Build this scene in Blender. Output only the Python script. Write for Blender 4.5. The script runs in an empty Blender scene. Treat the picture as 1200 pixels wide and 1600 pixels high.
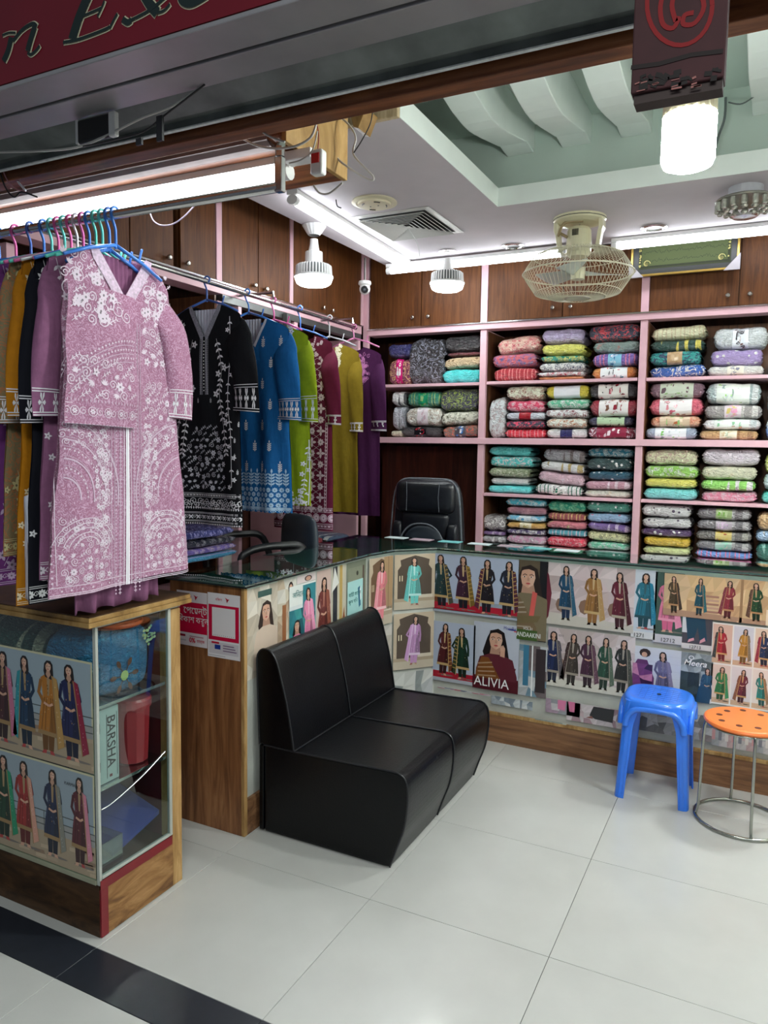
import bpy, math, random
import numpy as np
from mathutils import Vector
random.seed(7); rng = np.random.default_rng(7)
PI = math.pi
SC = bpy.context.scene
COL = SC.collection

# ---------------------------------------------------------------- camera
RW = np.array([[0.89162529, 0.4525299, 0.01486726],      # camera right in world axes
               [0.0525022, -0.07071976, -0.99611356],    # camera down
               [-0.44971976, 0.88894061, -0.08681434]])  # camera forward
EYE = np.array([0, 0, 1.494]); FPX = 1174.44
cd = bpy.data.cameras.new('camera'); cam = bpy.data.objects.new('camera', cd); COL.objects.link(cam)
from mathutils import Matrix
cam.matrix_world = Matrix(((RW[0][0], -RW[1][0], -RW[2][0], 0), (RW[0][1], -RW[1][1], -RW[2][1], 0),
                           (RW[0][2], -RW[1][2], -RW[2][2], EYE[2]), (0, 0, 0, 1)))
cd.sensor_width = 36; cd.lens = FPX / 1600 * 36; cd.clip_start = .05
SC.camera = cam
# ---------------------------------------------------------------- world, exposure
W = bpy.data.worlds.new('world'); SC.world = W; W.use_nodes = True
W.node_tree.nodes['Background'].inputs[0].default_value = (.75, .85, 1, 1)
W.node_tree.nodes['Background'].inputs[1].default_value = .07
SC.view_settings.view_transform = 'Standard'; SC.view_settings.look = 'None'
SC.view_settings.exposure = 1.15; SC.view_settings.gamma = 1; SC.view_settings.use_curve_mapping = False
TUBE_E = 8; BULB_E = 16; BIG_E = 75; SIDE_E = 120
def area(name, loc, sx, sy, power, col=(1, 1, 1), rot=(0, 0, 0)):
    l = bpy.data.lights.new(name, 'AREA'); l.shape = 'RECTANGLE'; l.size = sx; l.size_y = sy; l.energy = power; l.color = col
    o = bpy.data.objects.new(name, l); o.location = loc; o.rotation_euler = rot; COL.objects.link(o); return o
area('corridor_light', (.4, -.9, 3.15), 1.2, 1.2, 38, (.93, 1, .97))     # added, unseen ceiling lamps for the mall corridor behind the viewer
area('corridor_light', (2.4, .3, 3.15), .6, .6, 14, (.93, 1, .97))

# ---------------------------------------------------------------- measuring helpers: photo point -> real plane
def ray(x, y): return RW.T @ np.array([(x - 600) / FPX, (y - 800) / FPX, 1.])
def onX(x, y, X): d = ray(x, y); return EYE + X / d[0] * d
def onY(x, y, Y): d = ray(x, y); return EYE + Y / d[1] * d
def onZ(x, y, Z): d = ray(x, y); return EYE + (Z - EYE[2]) / d[2] * d

# ---------------------------------------------------------------- materials
def lin(c):
    return tuple(((v / 255) / 12.92 if v / 255 <= .04045 else ((v / 255 + .055) / 1.055) ** 2.4) for v in c[:3])
MATS = {}
def newmat(name):
    m = bpy.data.materials.new(name); m.use_nodes = True
    nt = m.node_tree; b = nt.nodes['Principled BSDF']; return m, nt, b
def N(nt, t, **k):
    n = nt.nodes.new('ShaderNode' + t)
    for a, v in k.items():
        if a.startswith('i_'):
            n.inputs[int(a[2:]) if a[2:].isdigit() else a[2:].replace('_', ' ')].default_value = v
        else: setattr(n, a, v)
    return n
def coords(nt, sc=(1, 1, 1), kind='Object'):
    t = N(nt, 'TexCoord'); m = N(nt, 'Mapping'); m.inputs['Scale'].default_value = sc
    nt.links.new(t.outputs[kind], m.inputs[0]); return m.outputs[0]
def ramp(nt, src, stops, interp='LINEAR'):
    r = N(nt, 'ValToRGB'); r.color_ramp.interpolation = interp
    e = r.color_ramp.elements
    while len(e) < len(stops): e.new(.5)
    for i, (p, c) in enumerate(stops): e[i].position = p; e[i].color = (*c, 1) if len(c) == 3 else c
    nt.links.new(src, r.inputs[0]); return r.outputs[0]
def bump(nt, b, src, strength, dist=.01, coat=False):
    n = N(nt, 'Bump'); n.inputs['Strength'].default_value = strength; n.inputs['Distance'].default_value = dist
    nt.links.new(src, n.inputs['Height']); nt.links.new(n.outputs[0], b.inputs['Normal'])
    if coat: nt.links.new(n.outputs[0], b.inputs['Coat Normal'])
def M(name, rgb=(128, 128, 128), rough=.5, metal=0, var=.12, scale=8, bmp=0, bscale=60, coat=0, emit=0, sheen=0, spec=.5):
    if name in MATS: return MATS[name]
    m, nt, b = newmat(name); c = lin(rgb)
    b.inputs['Roughness'].default_value = rough; b.inputs['Metallic'].default_value = metal
    b.inputs['Specular IOR Level'].default_value = spec
    co = coords(nt)
    if var > 0:
        n = N(nt, 'TexNoise', i_Scale=scale, i_Detail=5.); nt.links.new(co, n.inputs['Vector'])
        o = ramp(nt, n.outputs[0], [(.3, tuple(x * (1 - var) for x in c)), (.7, tuple(min(1, x * (1 + var)) for x in c))])
        nt.links.new(o, b.inputs['Base Color'])
    else: b.inputs['Base Color'].default_value = (*c, 1)
    if bmp:
        n = N(nt, 'TexNoise', i_Scale=bscale, i_Detail=3.); nt.links.new(co, n.inputs['Vector']); bump(nt, b, n.outputs[0], bmp, .004)
    if coat: b.inputs['Coat Weight'].default_value = coat; b.inputs['Coat Roughness'].default_value = .1
    if sheen: b.inputs['Sheen Weight'].default_value = sheen; b.inputs['Sheen Roughness'].default_value = .5
    if emit:
        b.inputs['Emission Color'].default_value = (*c, 1); b.inputs['Emission Strength'].default_value = emit
    MATS[name] = m; return m
def wood(name, dark, mid, light, sc=(14, 14, 1.2), rough=.35, coat=.3):
    if name in MATS: return MATS[name]
    m, nt, b = newmat(name); co = coords(nt, sc)
    n = N(nt, 'TexNoise', i_Scale=2.2, i_Detail=7., i_Roughness=.62, i_Distortion=.9); nt.links.new(co, n.inputs['Vector'])
    nt.links.new(ramp(nt, n.outputs[0], [(.32, lin(dark)), (.5, lin(mid)), (.7, lin(light))]), b.inputs['Base Color'])
    b.inputs['Roughness'].default_value = rough; b.inputs['Specular IOR Level'].default_value = .25; b.inputs['Coat Weight'].default_value = coat; b.inputs['Coat Roughness'].default_value = .2
    bump(nt, b, n.outputs[0], .12, .002); MATS[name] = m; return m
def vcol(name='printed paper', rough=.35, coat=.25):
    if name in MATS: return MATS[name]
    m, nt, b = newmat(name); a = N(nt, 'VertexColor'); a.layer_name = 'Col'; nt.links.new(a.outputs[0], b.inputs['Base Color'])
    n = N(nt, 'TexNoise', i_Scale=9., i_Detail=2.); nt.links.new(coords(nt), n.inputs['Vector']); bump(nt, b, n.outputs[0], .25, .01)
    b.inputs['Roughness'].default_value = rough; b.inputs['Coat Weight'].default_value = coat; b.inputs['Coat Roughness'].default_value = .25
    MATS[name] = m; return m
def glass(name, tint=(.9, .97, .95), rough=0.0, thin=True, mix=.12):
    if name in MATS: return MATS[name]
    m = bpy.data.materials.new(name); m.use_nodes = True; nt = m.node_tree; nt.nodes.clear()
    o = N(nt, 'OutputMaterial'); g = N(nt, 'BsdfGlossy', i_Roughness=rough); g.inputs[0].default_value = (1, 1, 1, 1)
    t = N(nt, 'BsdfTransparent'); t.inputs[0].default_value = (*tint, 1)
    f = N(nt, 'Fresnel', i_IOR=1.5); a = N(nt, 'Math', operation='ADD'); a.inputs[1].default_value = mix; a.use_clamp = True
    geo = N(nt, 'NewGeometry'); inv = N(nt, 'Math', operation='SUBTRACT'); inv.inputs[0].default_value = 1
    nt.links.new(geo.outputs['Backfacing'], inv.inputs[1])
    mu = N(nt, 'Math', operation='MULTIPLY'); nt.links.new(f.outputs[0], a.inputs[0]); nt.links.new(a.outputs[0], mu.inputs[0]); nt.links.new(inv.outputs[0], mu.inputs[1])
    x = N(nt, 'MixShader'); nt.links.new(mu.outputs[0], x.inputs[0]); nt.links.new(t.outputs[0], x.inputs[1]); nt.links.new(g.outputs[0], x.inputs[2])
    nt.links.new(x.outputs[0], o.inputs[0]); MATS[name] = m; return m
def packmat(c1, c2, pat):
    c1, c2 = tuple(min(255, int(v * 1.2)) for v in c1), tuple(min(255, int(v * 1.2)) for v in c2); key = 'wrapped cloth %s %s %s' % (c1, c2, pat)
    if key in MATS: return MATS[key]
    m, nt, b = newmat(key); a, d = lin(c1), lin(c2); co = coords(nt)
    br = N(nt, 'TexNoise', i_Scale=48., i_Detail=3., i_Distortion=1.); 
    sq = N(nt, 'Mapping'); sq.inputs['Scale'].default_value = (1, 1.6, 2.2); nt.links.new(co, sq.inputs[0]); nt.links.new(sq.outputs[0], br.inputs['Vector'])
    if pat == 'plain':
        n = N(nt, 'TexNoise', i_Scale=30.); nt.links.new(co, n.inputs['Vector'])
        o = ramp(nt, n.outputs[0], [(.35, tuple(x * .85 for x in a)), (.6, a), (.78, d)])
    elif pat == 'floral':
        v = N(nt, 'TexVoronoi', i_Scale=34.); v.feature = 'F1'; nz = N(nt, 'TexNoise', i_Scale=25., i_Detail=4.)
        ad = N(nt, 'Vector' + 'Math', operation='MULTIPLY_ADD'); ad.inputs[1].default_value = (.05, .05, .05)
        nt.links.new(co, nz.inputs['Vector']); nt.links.new(nz.outputs['Color'], ad.inputs[0]); nt.links.new(co, ad.inputs[2]); nt.links.new(ad.outputs[0], v.inputs['Vector'])
        o = ramp(nt, v.outputs['Distance'], [(.0, tuple(x * .6 for x in d)), (.18, d), (.34, a), (.46, d), (.52, a)])
    elif pat == 'sprig':
        v = N(nt, 'TexVoronoi', i_Scale=26.); nt.links.new(co, v.inputs['Vector'])
        o = ramp(nt, v.outputs['Distance'], [(.0, d), (.22, d), (.27, a), (1., a)])
    elif pat == 'stripe':
        n = N(nt, 'TexWave', i_Scale=6., i_Distortion=.4); nt.links.new(co, n.inputs['Vector'])
        o = ramp(nt, n.outputs[0], [(.4, a), (.5, d), (.75, d), (.85, a)])
    elif pat == 'roll':
        n = N(nt, 'TexNoise', i_Scale=9., i_Detail=1.)
        mp = N(nt, 'Mapping'); mp.inputs['Scale'].default_value = (3, .3, .3); nt.links.new(co, mp.inputs[0]); nt.links.new(mp.outputs[0], n.inputs['Vector'])
        o = ramp(nt, n.outputs[0], [(.4, a), (.62, a), (.66, d)])
    else:  # swirl
        n = N(nt, 'TexNoise', i_Scale=15., i_Detail=2., i_Distortion=1.2); nt.links.new(co, n.inputs['Vector'])
        s = N(nt, 'Math', operation='MULTIPLY'); s.inputs[1].default_value = 6; f = N(nt, 'Math', operation='FRACT')
        nt.links.new(n.outputs[0], s.inputs[0]); nt.links.new(s.outputs[0], f.inputs[0])
        o = ramp(nt, f.outputs[0], [(.0, a), (.55, a), (.63, d), (.86, d), (.94, a)])
    nt.links.new(o, b.inputs['Base Color'])
    b.inputs['Roughness'].default_value = .55; b.inputs['Coat Weight'].default_value = 1; b.inputs['Coat Roughness'].default_value = .13; b.inputs['Coat IOR'].default_value = 1.9
    bp = N(nt, 'Bump'); bp.inputs['Strength'].default_value = 1.; bp.inputs['Distance'].default_value = .03
    nt.links.new(br.outputs[0], bp.inputs['Height']); nt.links.new(bp.outputs[0], b.inputs['Coat Normal']); nt.links.new(bp.outputs[0], b.inputs['Normal'])
    MATS[key] = m; return m
def clothmat(name, rgb, var=.1, rough=.85, scale=40):
    if name in MATS: return MATS[name]
    m, nt, b = newmat(name); c = lin(rgb); co = coords(nt)
    w = N(nt, 'TexNoise', i_Scale=scale, i_Detail=6., i_Roughness=.7); nt.links.new(co, w.inputs['Vector'])
    nt.links.new(ramp(nt, w.outputs[0], [(.3, tuple(x * (1 - var) for x in c)), (.7, tuple(min(1, x * (1 + var)) for x in c))]), b.inputs['Base Color'])
    n = N(nt, 'TexNoise', i_Scale=7., i_Detail=3.); mp = N(nt, 'Mapping'); mp.inputs['Scale'].default_value = (3, 3, 1); nt.links.new(co, mp.inputs[0]); nt.links.new(mp.outputs[0], n.inputs['Vector'])
    bump(nt, b, n.outputs[0], .35, .02)
    b.inputs['Roughness'].default_value = rough; b.inputs['Specular IOR Level'].default_value = .25; MATS[name] = m; return m

def embcloth(name, c1, c2, sc=55, k=5):
    if name in MATS: return MATS[name]
    m, nt, b = newmat(name); co = coords(nt); n = N(nt, 'TexNoise', i_Scale=float(sc), i_Detail=2., i_Distortion=1.5); nt.links.new(co, n.inputs['Vector'])
    s = N(nt, 'Math', operation='MULTIPLY'); s.inputs[1].default_value = k; f = N(nt, 'Math', operation='FRACT'); nt.links.new(n.outputs[0], s.inputs[0]); nt.links.new(s.outputs[0], f.inputs[0])
    nt.links.new(ramp(nt, f.outputs[0], [(.0, lin(c1)), (.5, lin(c1)), (.62, lin(c2)), (.8, lin(c2)), (.92, lin(c1))]), b.inputs['Base Color'])
    bump(nt, b, f.outputs[0], .15, .004); b.inputs['Roughness'].default_value = .85; MATS[name] = m; return m

# ---------------------------------------------------------------- mesh helpers
ORG = {}
def tag(o, label=None, cat=None, group=None, kind=None):
    if label: o['label'] = label
    if cat: o['category'] = cat
    if group: o['group'] = group
    if kind: o['kind'] = kind
    return o
def thing(name, label, cat, loc=(0, 0, 0), rot=0, group=None, local=False):
    o = bpy.data.objects.new(name, None); o.empty_display_size = .05; COL.objects.link(o)
    o.location = loc; o.rotation_euler = (0, 0, rot); tag(o, label, cat, group)
    ORG[o.name] = np.zeros(3) if local else np.array(loc, float); return o
class MB:
    def __init__(s): s.v = []; s.f = []; s.c = []
    def add(s, vs, fs, col=None):
        n = len(s.v); s.v += [tuple(map(float, p)) for p in vs]; s.f += [tuple(i + n for i in f) for f in fs]; s.c += [col] * len(fs); return s
    def box(s, x0, x1, y0, y1, z0, z1, col=None):
        return s.add([(x0, y0, z0), (x1, y0, z0), (x1, y1, z0), (x0, y1, z0), (x0, y0, z1), (x1, y0, z1), (x1, y1, z1), (x0, y1, z1)],
                     [(0, 3, 2, 1), (4, 5, 6, 7), (0, 1, 5, 4), (1, 2, 6, 5), (2, 3, 7, 6), (3, 0, 4, 7)], col)
    def prism(s, prof, axis, a0, a1, col=None):
        n = len(prof)
        def P(p, a): return (a, p[0], p[1]) if axis == 'x' else ((p[0], a, p[1]) if axis == 'y' else (p[0], p[1], a))
        return s.add([P(p, a0) for p in prof] + [P(p, a1) for p in prof],
                     [tuple(range(n))[::-1], tuple(range(n, 2 * n))] + [(i, (i + 1) % n, n + (i + 1) % n, n + i) for i in range(n)], col)
    def tube(s, pts, r, n=8, closed=False, col=None, flat=1.0):
        pts = [np.array(p, float) for p in pts]; m = len(pts); vs = []; rr = r if hasattr(r, '__len__') else [r] * m
        up = None
        for i, p in enumerate(pts):
            a = pts[(i - 1) % m] if (closed or i > 0) else p; b = pts[(i + 1) % m] if (closed or i < m - 1) else p
            t = b - a; t = t / (np.linalg.norm(t) + 1e-9)
            if up is None:
                up = np.array([0, 0, 1.]) if abs(t[2]) < .9 else np.array([0, 1., 0])
            u = np.cross(t, up); u /= np.linalg.norm(u) + 1e-9; w = np.cross(u, t); up = w
            for k in range(n):
                an = 2 * PI * k / n; vs.append(p + rr[i] * (math.cos(an) * u + flat * math.sin(an) * w))
        fs = []
        for i in range(m if closed else m - 1):
            j = (i + 1) % m
            for k in range(n): fs.append((i * n + k, i * n + (k + 1) % n, j * n + (k + 1) % n, j * n + k))
        if not closed: fs += [tuple(range(n))[::-1], tuple((m - 1) * n + k for k in range(n))]
        return s.add(vs, fs, col)
    def lathe(s, prof, cx, cy, n=24, col=None, cap=True):
        vs = [(cx + r * math.cos(2 * PI * k / n), cy + r * math.sin(2 * PI * k / n), z) for r, z in prof for k in range(n)]
        fs = [(i * n + k, i * n + (k + 1) % n, (i + 1) * n + (k + 1) % n, (i + 1) * n + k) for i in range(len(prof) - 1) for k in range(n)]
        if cap: fs += [tuple(range(n))[::-1], tuple((len(prof) - 1) * n + k for k in range(n))]
        return s.add(vs, fs, col)
    def grid(s, fn, nu, nv, closeu=False, col=None):
        vs = [fn(i / nu, j / nv) for j in range(nv + 1) for i in range(nu if closeu else nu + 1)]; w = nu if closeu else nu + 1
        fs = [(j * w + i, j * w + (i + 1) % w, (j + 1) * w + (i + 1) % w, (j + 1) * w + i) for j in range(nv) for i in range(nu)]
        return s.add(vs, fs, col)
    def ball(s, c, r, n=10, col=None, sc=(1, 1, 1)):
        def f(u, v):
            th = 2 * PI * u; ph = PI * v; return (c[0] + sc[0] * r * math.sin(ph) * math.cos(th), c[1] + sc[1] * r * math.sin(ph) * math.sin(th), c[2] - sc[2] * r * math.cos(ph))
        return s.grid(f, n, max(4, n // 2), True, col)
    def build(s, name, mat, parent=None, smooth=False, bevel=0, bseg=2, origin=None, subs=0, solid=0):
        V = np.array(s.v, float); loc = np.zeros(3)
        if parent is not None: V = V - ORG[parent.name]
        elif len(V):
            loc = np.array(origin) if origin is not None else np.array([(V[:, 0].min() + V[:, 0].max()) / 2, (V[:, 1].min() + V[:, 1].max()) / 2, V[:, 2].min()])
            V = V - loc
        me = bpy.data.meshes.new(name); me.from_pydata(V.tolist(), [], s.f)
        if any(c is not None for c in s.c):
            at = me.color_attributes.new('Col', 'FLOAT_COLOR', 'CORNER'); buf = []
            for f, c in zip(s.f, s.c): buf += list((*lin(c or (128, 128, 128)), 1.)) * len(f)
            at.data.foreach_set('color', buf)
        for m_ in (mat if isinstance(mat, (list, tuple)) else [mat]): me.materials.append(m_)
        if smooth:
            me.polygons.foreach_set('use_smooth', [True] * len(me.polygons))
        me.update()
        o = bpy.data.objects.new(name, me); COL.objects.link(o)
        if parent is not None: o.parent = parent; ORG[o.name] = ORG[parent.name]
        else: o.location = loc; ORG[o.name] = loc
        if solid: md = o.modifiers.new('solid', 'SOLIDIFY'); md.thickness = solid; md.offset = 0
        if bevel: md = o.modifiers.new('bevel', 'BEVEL'); md.width = bevel; md.segments = bseg; md.limit_method = 'ANGLE'; md.harden_normals = False
        if subs: md = o.modifiers.new('subsurf', 'SUBSURF'); md.levels = subs; md.render_levels = subs
        return o
def B(name, b, mat, parent=None, bevel=0, **k): return MB().box(*b).build(name, mat, parent, bevel=bevel, **k)
def copyobj(o, parent, name=None, loc=None):
    c = o.copy(); COL.objects.link(c)
    if parent is not None: c.parent = parent
    if loc is not None: c.location = loc
    ORG[c.name] = ORG.get(parent.name if parent else o.name, np.zeros(3)); return c
def spline(pts, n=6):
    pts = [np.array(p, float) for p in pts]; P = [pts[0]] + pts + [pts[-1]]; out = []
    for i in range(1, len(P) - 2):
        for k in range(n):
            t = k / n; a, b, c, d = P[i - 1], P[i], P[i + 1], P[i + 2]
            out.append(.5 * ((2 * b) + (-a + c) * t + (2 * a - 5 * b + 4 * c - d) * t * t + (-a + 3 * b - 3 * c + d) * t ** 3))
    out.append(pts[-1]); return out

# ---------------------------------------------------------------- flat print / embroidery canvas
class CV:
    def __init__(s): s.p = []; s.l = 0
    def poly(s, pts, c, l=None):
        s.p.append((pts, c, s.l if l is None else l))
    def rect(s, x0, y0, x1, y1, c, l=None): s.poly([(x0, y0), (x1, y0), (x1, y1), (x0, y1)], c, l)
    def ell(s, x, y, rx, ry, c, n=10, l=None, rot=0):
        s.poly([(x + rx * math.cos(2 * PI * k / n) * math.cos(rot) - ry * math.sin(2 * PI * k / n) * math.sin(rot),
                 y + rx * math.cos(2 * PI * k / n) * math.sin(rot) + ry * math.sin(2 * PI * k / n) * math.cos(rot)) for k in range(n)], c, l)
    def stroke(s, pts, w, c, l=None, sm=0):
        if sm: pts = [tuple(p) for p in spline([(*p, 0) for p in pts], sm)]
        q = [(p[0], p[1]) for p in pts]
        m = len(q); e = []
        if m < 2: return
        for i in range(m):
            a, b = q[max(0, i - 1)], q[min(m - 1, i + 1)]; d = math.hypot(b[0] - a[0], b[1] - a[1]) or 1e-9
            nx, ny = -(b[1] - a[1]) / d * w / 2, (b[0] - a[0]) / d * w / 2; e.append(((q[i][0] + nx, q[i][1] + ny), (q[i][0] - nx, q[i][1] - ny)))
        for i in range(m - 1): s.poly([e[i][0], e[i + 1][0], e[i + 1][1], e[i][1]], c, l)
    def build(s, name, fn, mat, parent, lift=.00012, sub=0):
        m = MB()
        for pts, c, l in s.p:
            if sub and len(pts) == 4:
                A, B_, C_, D = [np.array(p, float) for p in pts]; nu = int(np.linalg.norm(B_ - A) / sub) + 1; nv = int(np.linalg.norm(D - A) / sub) + 1
                if nu * nv > 1:
                    vs = []
                    for j in range(nv + 1):
                        for i in range(nu + 1):
                            u, v = i / nu, j / nv; p = (A * (1 - u) + B_ * u) * (1 - v) + (D * (1 - u) + C_ * u) * v; vs.append(fn(p[0], p[1], (l + 1) * lift))
                    m.add(vs, [(j * (nu + 1) + i, j * (nu + 1) + i + 1, (j + 1) * (nu + 1) + i + 1, (j + 1) * (nu + 1) + i) for j in range(nv) for i in range(nu)], c); continue
            m.add([fn(a, b, (l + 1) * lift) for a, b in pts], [tuple(range(len(pts)))], c)
        o = m.build(name, mat, parent)
        if 'embroidery' in name or 'print' in name: o['kind'] = 'stuff'
        return o
def clip_poly(pts, W_, H_):
    for ax, lim, sg in ((0, 0, 1), (0, W_, -1), (1, 0, 1), (1, H_, -1)):
        out = []
        for i in range(len(pts)):
            a, b = pts[i - 1], pts[i]; ia, ib = (a[ax] - lim) * sg >= 0, (b[ax] - lim) * sg >= 0
            if ia != ib:
                t = (lim - a[ax]) / (b[ax] - a[ax]); out.append((a[0] + (b[0] - a[0]) * t, a[1] + (b[1] - a[1]) * t))
            if ib: out.append(tuple(b))
        pts = out
        if len(pts) < 3: return []
    res = []
    for p in pts:
        if not res or abs(p[0] - res[-1][0]) + abs(p[1] - res[-1][1]) > 1e-5: res.append(p)
    ar = abs(sum(res[i - 1][0] * res[i][1] - res[i][0] * res[i - 1][1] for i in range(len(res)))) if len(res) > 2 else 0
    return res if ar > 1e-7 else []
def planeY(x0, z0, Y):   # print facing -Y, (a right, b up)
    return lambda a, b, o: (x0 + a, Y - o, z0 + b)
def planeX(y0, z0, X):   # print facing +X, a runs to +Y
    return lambda a, b, o: (X + o, y0 + a, z0 + b)
def text(body, fn, size, c_mat, parent, ax, ay, lift=.0025, name='lettering', align='LEFT', shear=0, bold=0, sx=1):
    cu = bpy.data.curves.new('t', 'FONT'); cu.body = body; cu.size = size; cu.align_x = align; cu.shear = shear; cu.offset = bold; cu.resolution_u = 3
    o = bpy.data.objects.new('t', cu); COL.objects.link(o); dg = bpy.context.evaluated_depsgraph_get()
    me = bpy.data.meshes.new_from_object(o.evaluated_get(dg)); mb = MB()
    mb.add([fn(ax + v.co.x * sx, ay + v.co.y, lift) for v in me.vertices], [tuple(p.vertices) for p in me.polygons])
    bpy.data.objects.remove(o); bpy.data.curves.remove(cu)
    if not mb.v: return None
    return mb.build(name, c_mat, parent)
# ================================================================ THE SETTING
GROUT = M('dark grout', (60, 58, 52), .9, var=.1)
tile_m = M('glazed floor tile', (190, 190, 186), .28, var=.045, scale=5, coat=.15)
blacktile = M('black granite tile', (36, 40, 48), .32, var=.1, scale=30)
fl = MB().box(-4.2, 1.9, -1.6, 5.6, -.06, -.0035).build('floor', GROUT); tag(fl, kind='structure')
TILES = {}
def tile(x0, x1, y0, y1, mt):
    key = (round(x1 - x0, 3), round(y1 - y0, 3), mt.name)
    if key not in TILES:
        w, d = (x1 - x0) / 2 - .0009, (y1 - y0) / 2 - .0009
        TILES[key] = o = MB().box(-w, w, -d, d, -.004, 0).build('tile', mt, fl, bevel=.0006, bseg=1); ORG['z'] = 0
        o.data.transform(Matrix.Translation(Vector(ORG[fl.name])))
    else: o = TILES[key].copy(); COL.objects.link(o)
    o.parent = fl; o.location = (Vector(((x0 + x1) / 2, (y0 + y1) / 2, 0)) - Vector(ORG[fl.name]))
xs = [-4.1 + .0 + i * .6 for i in range(11)]; xs = [-1.095 + .6 * k for k in range(-5, 5)]
ys = [(.16, .76), (.76, 1.36), (1.505, 2.1), (2.1, 2.7), (2.7, 3.3), (3.3, 3.9), (3.9, 4.5), (4.5, 5.1)]
for i in range(len(xs) - 1):
    tile(xs[i], xs[i + 1], 1.36, 1.505, blacktile)
    for y0, y1 in ys: tile(xs[i], xs[i + 1], y0, y1, tile_m)
wl_m = wood('dark brown back panel', (40, 20, 14), (58, 30, 20), (74, 40, 26), rough=.6, coat=0)
plaster = M('cream plaster', (205, 205, 198), .8, var=.04)
tag(B('wall_left', (-3.12, -3.02, 1.9, 5.6, 0, 3.3), wl_m), kind='structure')
tag(B('wall_back', (-3.02, 1.9, 5.3, 5.4, 0, 3.3), wl_m), kind='structure')
tag(B('wall_right', (1.42, 1.52, 1.9, 5.3, 0, 3.3), plaster), kind='structure')
# ceiling: lower slab with a rectangular tray, an upper slab with curved fins
ceil_m = M('pinkish white ceiling paint', (192, 185, 189), .75, var=.03)
fasc_m = M('greenish white trim paint', (236, 244, 238), .6, var=.03)
up_m = M('pale green plaster', (194, 210, 200), .8, var=.05, scale=3)
Zc = 2.717
cm = MB()
cm.box(-2.37, -1.2865, 2.62, 4.70, Zc, Zc + .02); cm.box(-1.2865, 1.42, 3.7685, 4.70, Zc, Zc + .02)
ce = cm.build('ceiling', ceil_m); tag(ce, kind='structure')
t = MB(); t.box(-1.286, -1.283, 2.62, 3.765, Zc - .0005, 2.808); t.box(-1.32, -1.2865, 2.62, 3.80, Zc + .021, 2.808); t.box(-1.286, 1.42, 3.765, 3.768, Zc - .0005, 2.808); t.box(-1.2865, 1.42, 3.7685, 3.80, Zc + .021, 2.808)
t.build('fascia', fasc_m, ce)
u = MB(); u.box(-3.02, 1.42, 1.76, 5.3, 3.12, 3.2); u.build('upper_slab', up_m, ce)
u = MB(); u.box(-1.9, 1.42, 3.85, 3.9, Zc + .02, 3.12); u.box(-1.95, -1.9, 1.76, 3.9, Zc + .02, 3.12); u.build('recess_wall', up_m, ce)
finp = [(3.85, 2.965), (3.72, 2.985), (3.60, 2.965), (3.44, 2.932), (3.30, 2.908), (3.21, 2.904), (3.096, 2.911), (2.988, 2.928), (2.85, 2.965), (2.7, 3.02), (2.55, 3.10), (2.5, 3.12), (3.85, 3.12)]
finp = [(3.85, 2.985), (3.72, 2.992), (3.70, 2.985)] + finp[3:]
for k in range(9):
    x = -1.268 + .283 * k
    MB().prism(finp, 'x', x, x + .141).build('ceiling_fin', M('fin paint', (222, 232, 226), .7, var=.03), ce, bevel=.004)
beige = wood('beige plywood edge', (150, 130, 100), (185, 165, 130), (205, 188, 155), rough=.6, coat=0)
tag(B('trim_1', (-2.37, -1.283, 2.595, 2.62, Zc - .005, 2.83), beige, bevel=.003), kind='structure')
# ceiling perimeter shadow gap trim (dark)
tag(B('trim_2', (-2.38, 1.42, 4.70, 4.712, Zc - .004, Zc + .06), M('dark gap paint', (30, 26, 24), .8)), kind='structure')

vrough = vcol('matt paint', .8, 0)
# ================================================================ SHOPFRONT HEADER
sign_m = M('red sign board', (108, 8, 27), .45, var=.06)
al = M('dull aluminium panel', (165, 162, 165), .42, metal=.5, var=.12, scale=6)
gal = M('grimy galvanised steel', (118, 124, 122), .5, metal=.6, var=.35, scale=9, bmp=.2, bscale=30)
alw = M('chipped white paint edge', (225, 228, 228), .6, var=.15, scale=90)
darkv = M('groove black', (16, 15, 15), .9)
brn = wood('varnished brown timber', (70, 38, 22), (116, 66, 38), (150, 94, 56), sc=(1.2, 14, 14), rough=.45, coat=.2)
ply = wood('pale plywood', (112, 84, 46), (152, 118, 68), (178, 144, 92), sc=(5, 5, 2), rough=.5, coat=.1)
S = thing('shop_sign', 'red shop sign board with dark serif letters outlined in cream, above the shopfront', 'sign', (-2.2, 1.12, 2.25))
B('panel', (-3.6, 1.5, 1.12, 1.16, 2.2505, 3.3), sign_m, S)
cv = CV()
def SP(pts): # crop coordinates (photo x2) to sign plane
    o = []
    for p in pts:
        q = onY(p[0] / 2, p[1] / 2, 1.12); o.append((q[0], q[2]))
    return o
let = [  # width, points
 (17, [(38, 118), (28, 160), (14, 192)]), (5, [(10, 112), (30, 104), (52, 104)]), (9, [(44, 130), (72, 96), (104, 76), (118, 84)]), (17, [(112, 86), (98, 130), (90, 160)]), (7, [(90, 166), (100, 172), (116, 160), (128, 144)]),
 (26, [(300, -60), (252, 50), (228, 124)]), (7, [(200, 134), (250, 124), (330, 94), (346, 84)]), (6, [(346, 90), (360, 62), (370, 44)]), (6, [(262, 52), (300, 36), (322, 26)]), (5, [(308, 54), (324, 20), (330, 4)]),
 (22, [(448, -22), (470, 14), (494, 42)]), (6, [(494, 42), (516, 34), (534, 14)]), (7, [(528, -14), (470, 34), (410, 66)]), (13, [(386, 62), (402, 72), (414, 64)]), (6, [(424, -22), (440, -26), (456, -22)]),
 (16, [(580, -50), (566, -14), (576, 8), (604, 12), (650, -14)])]
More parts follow.
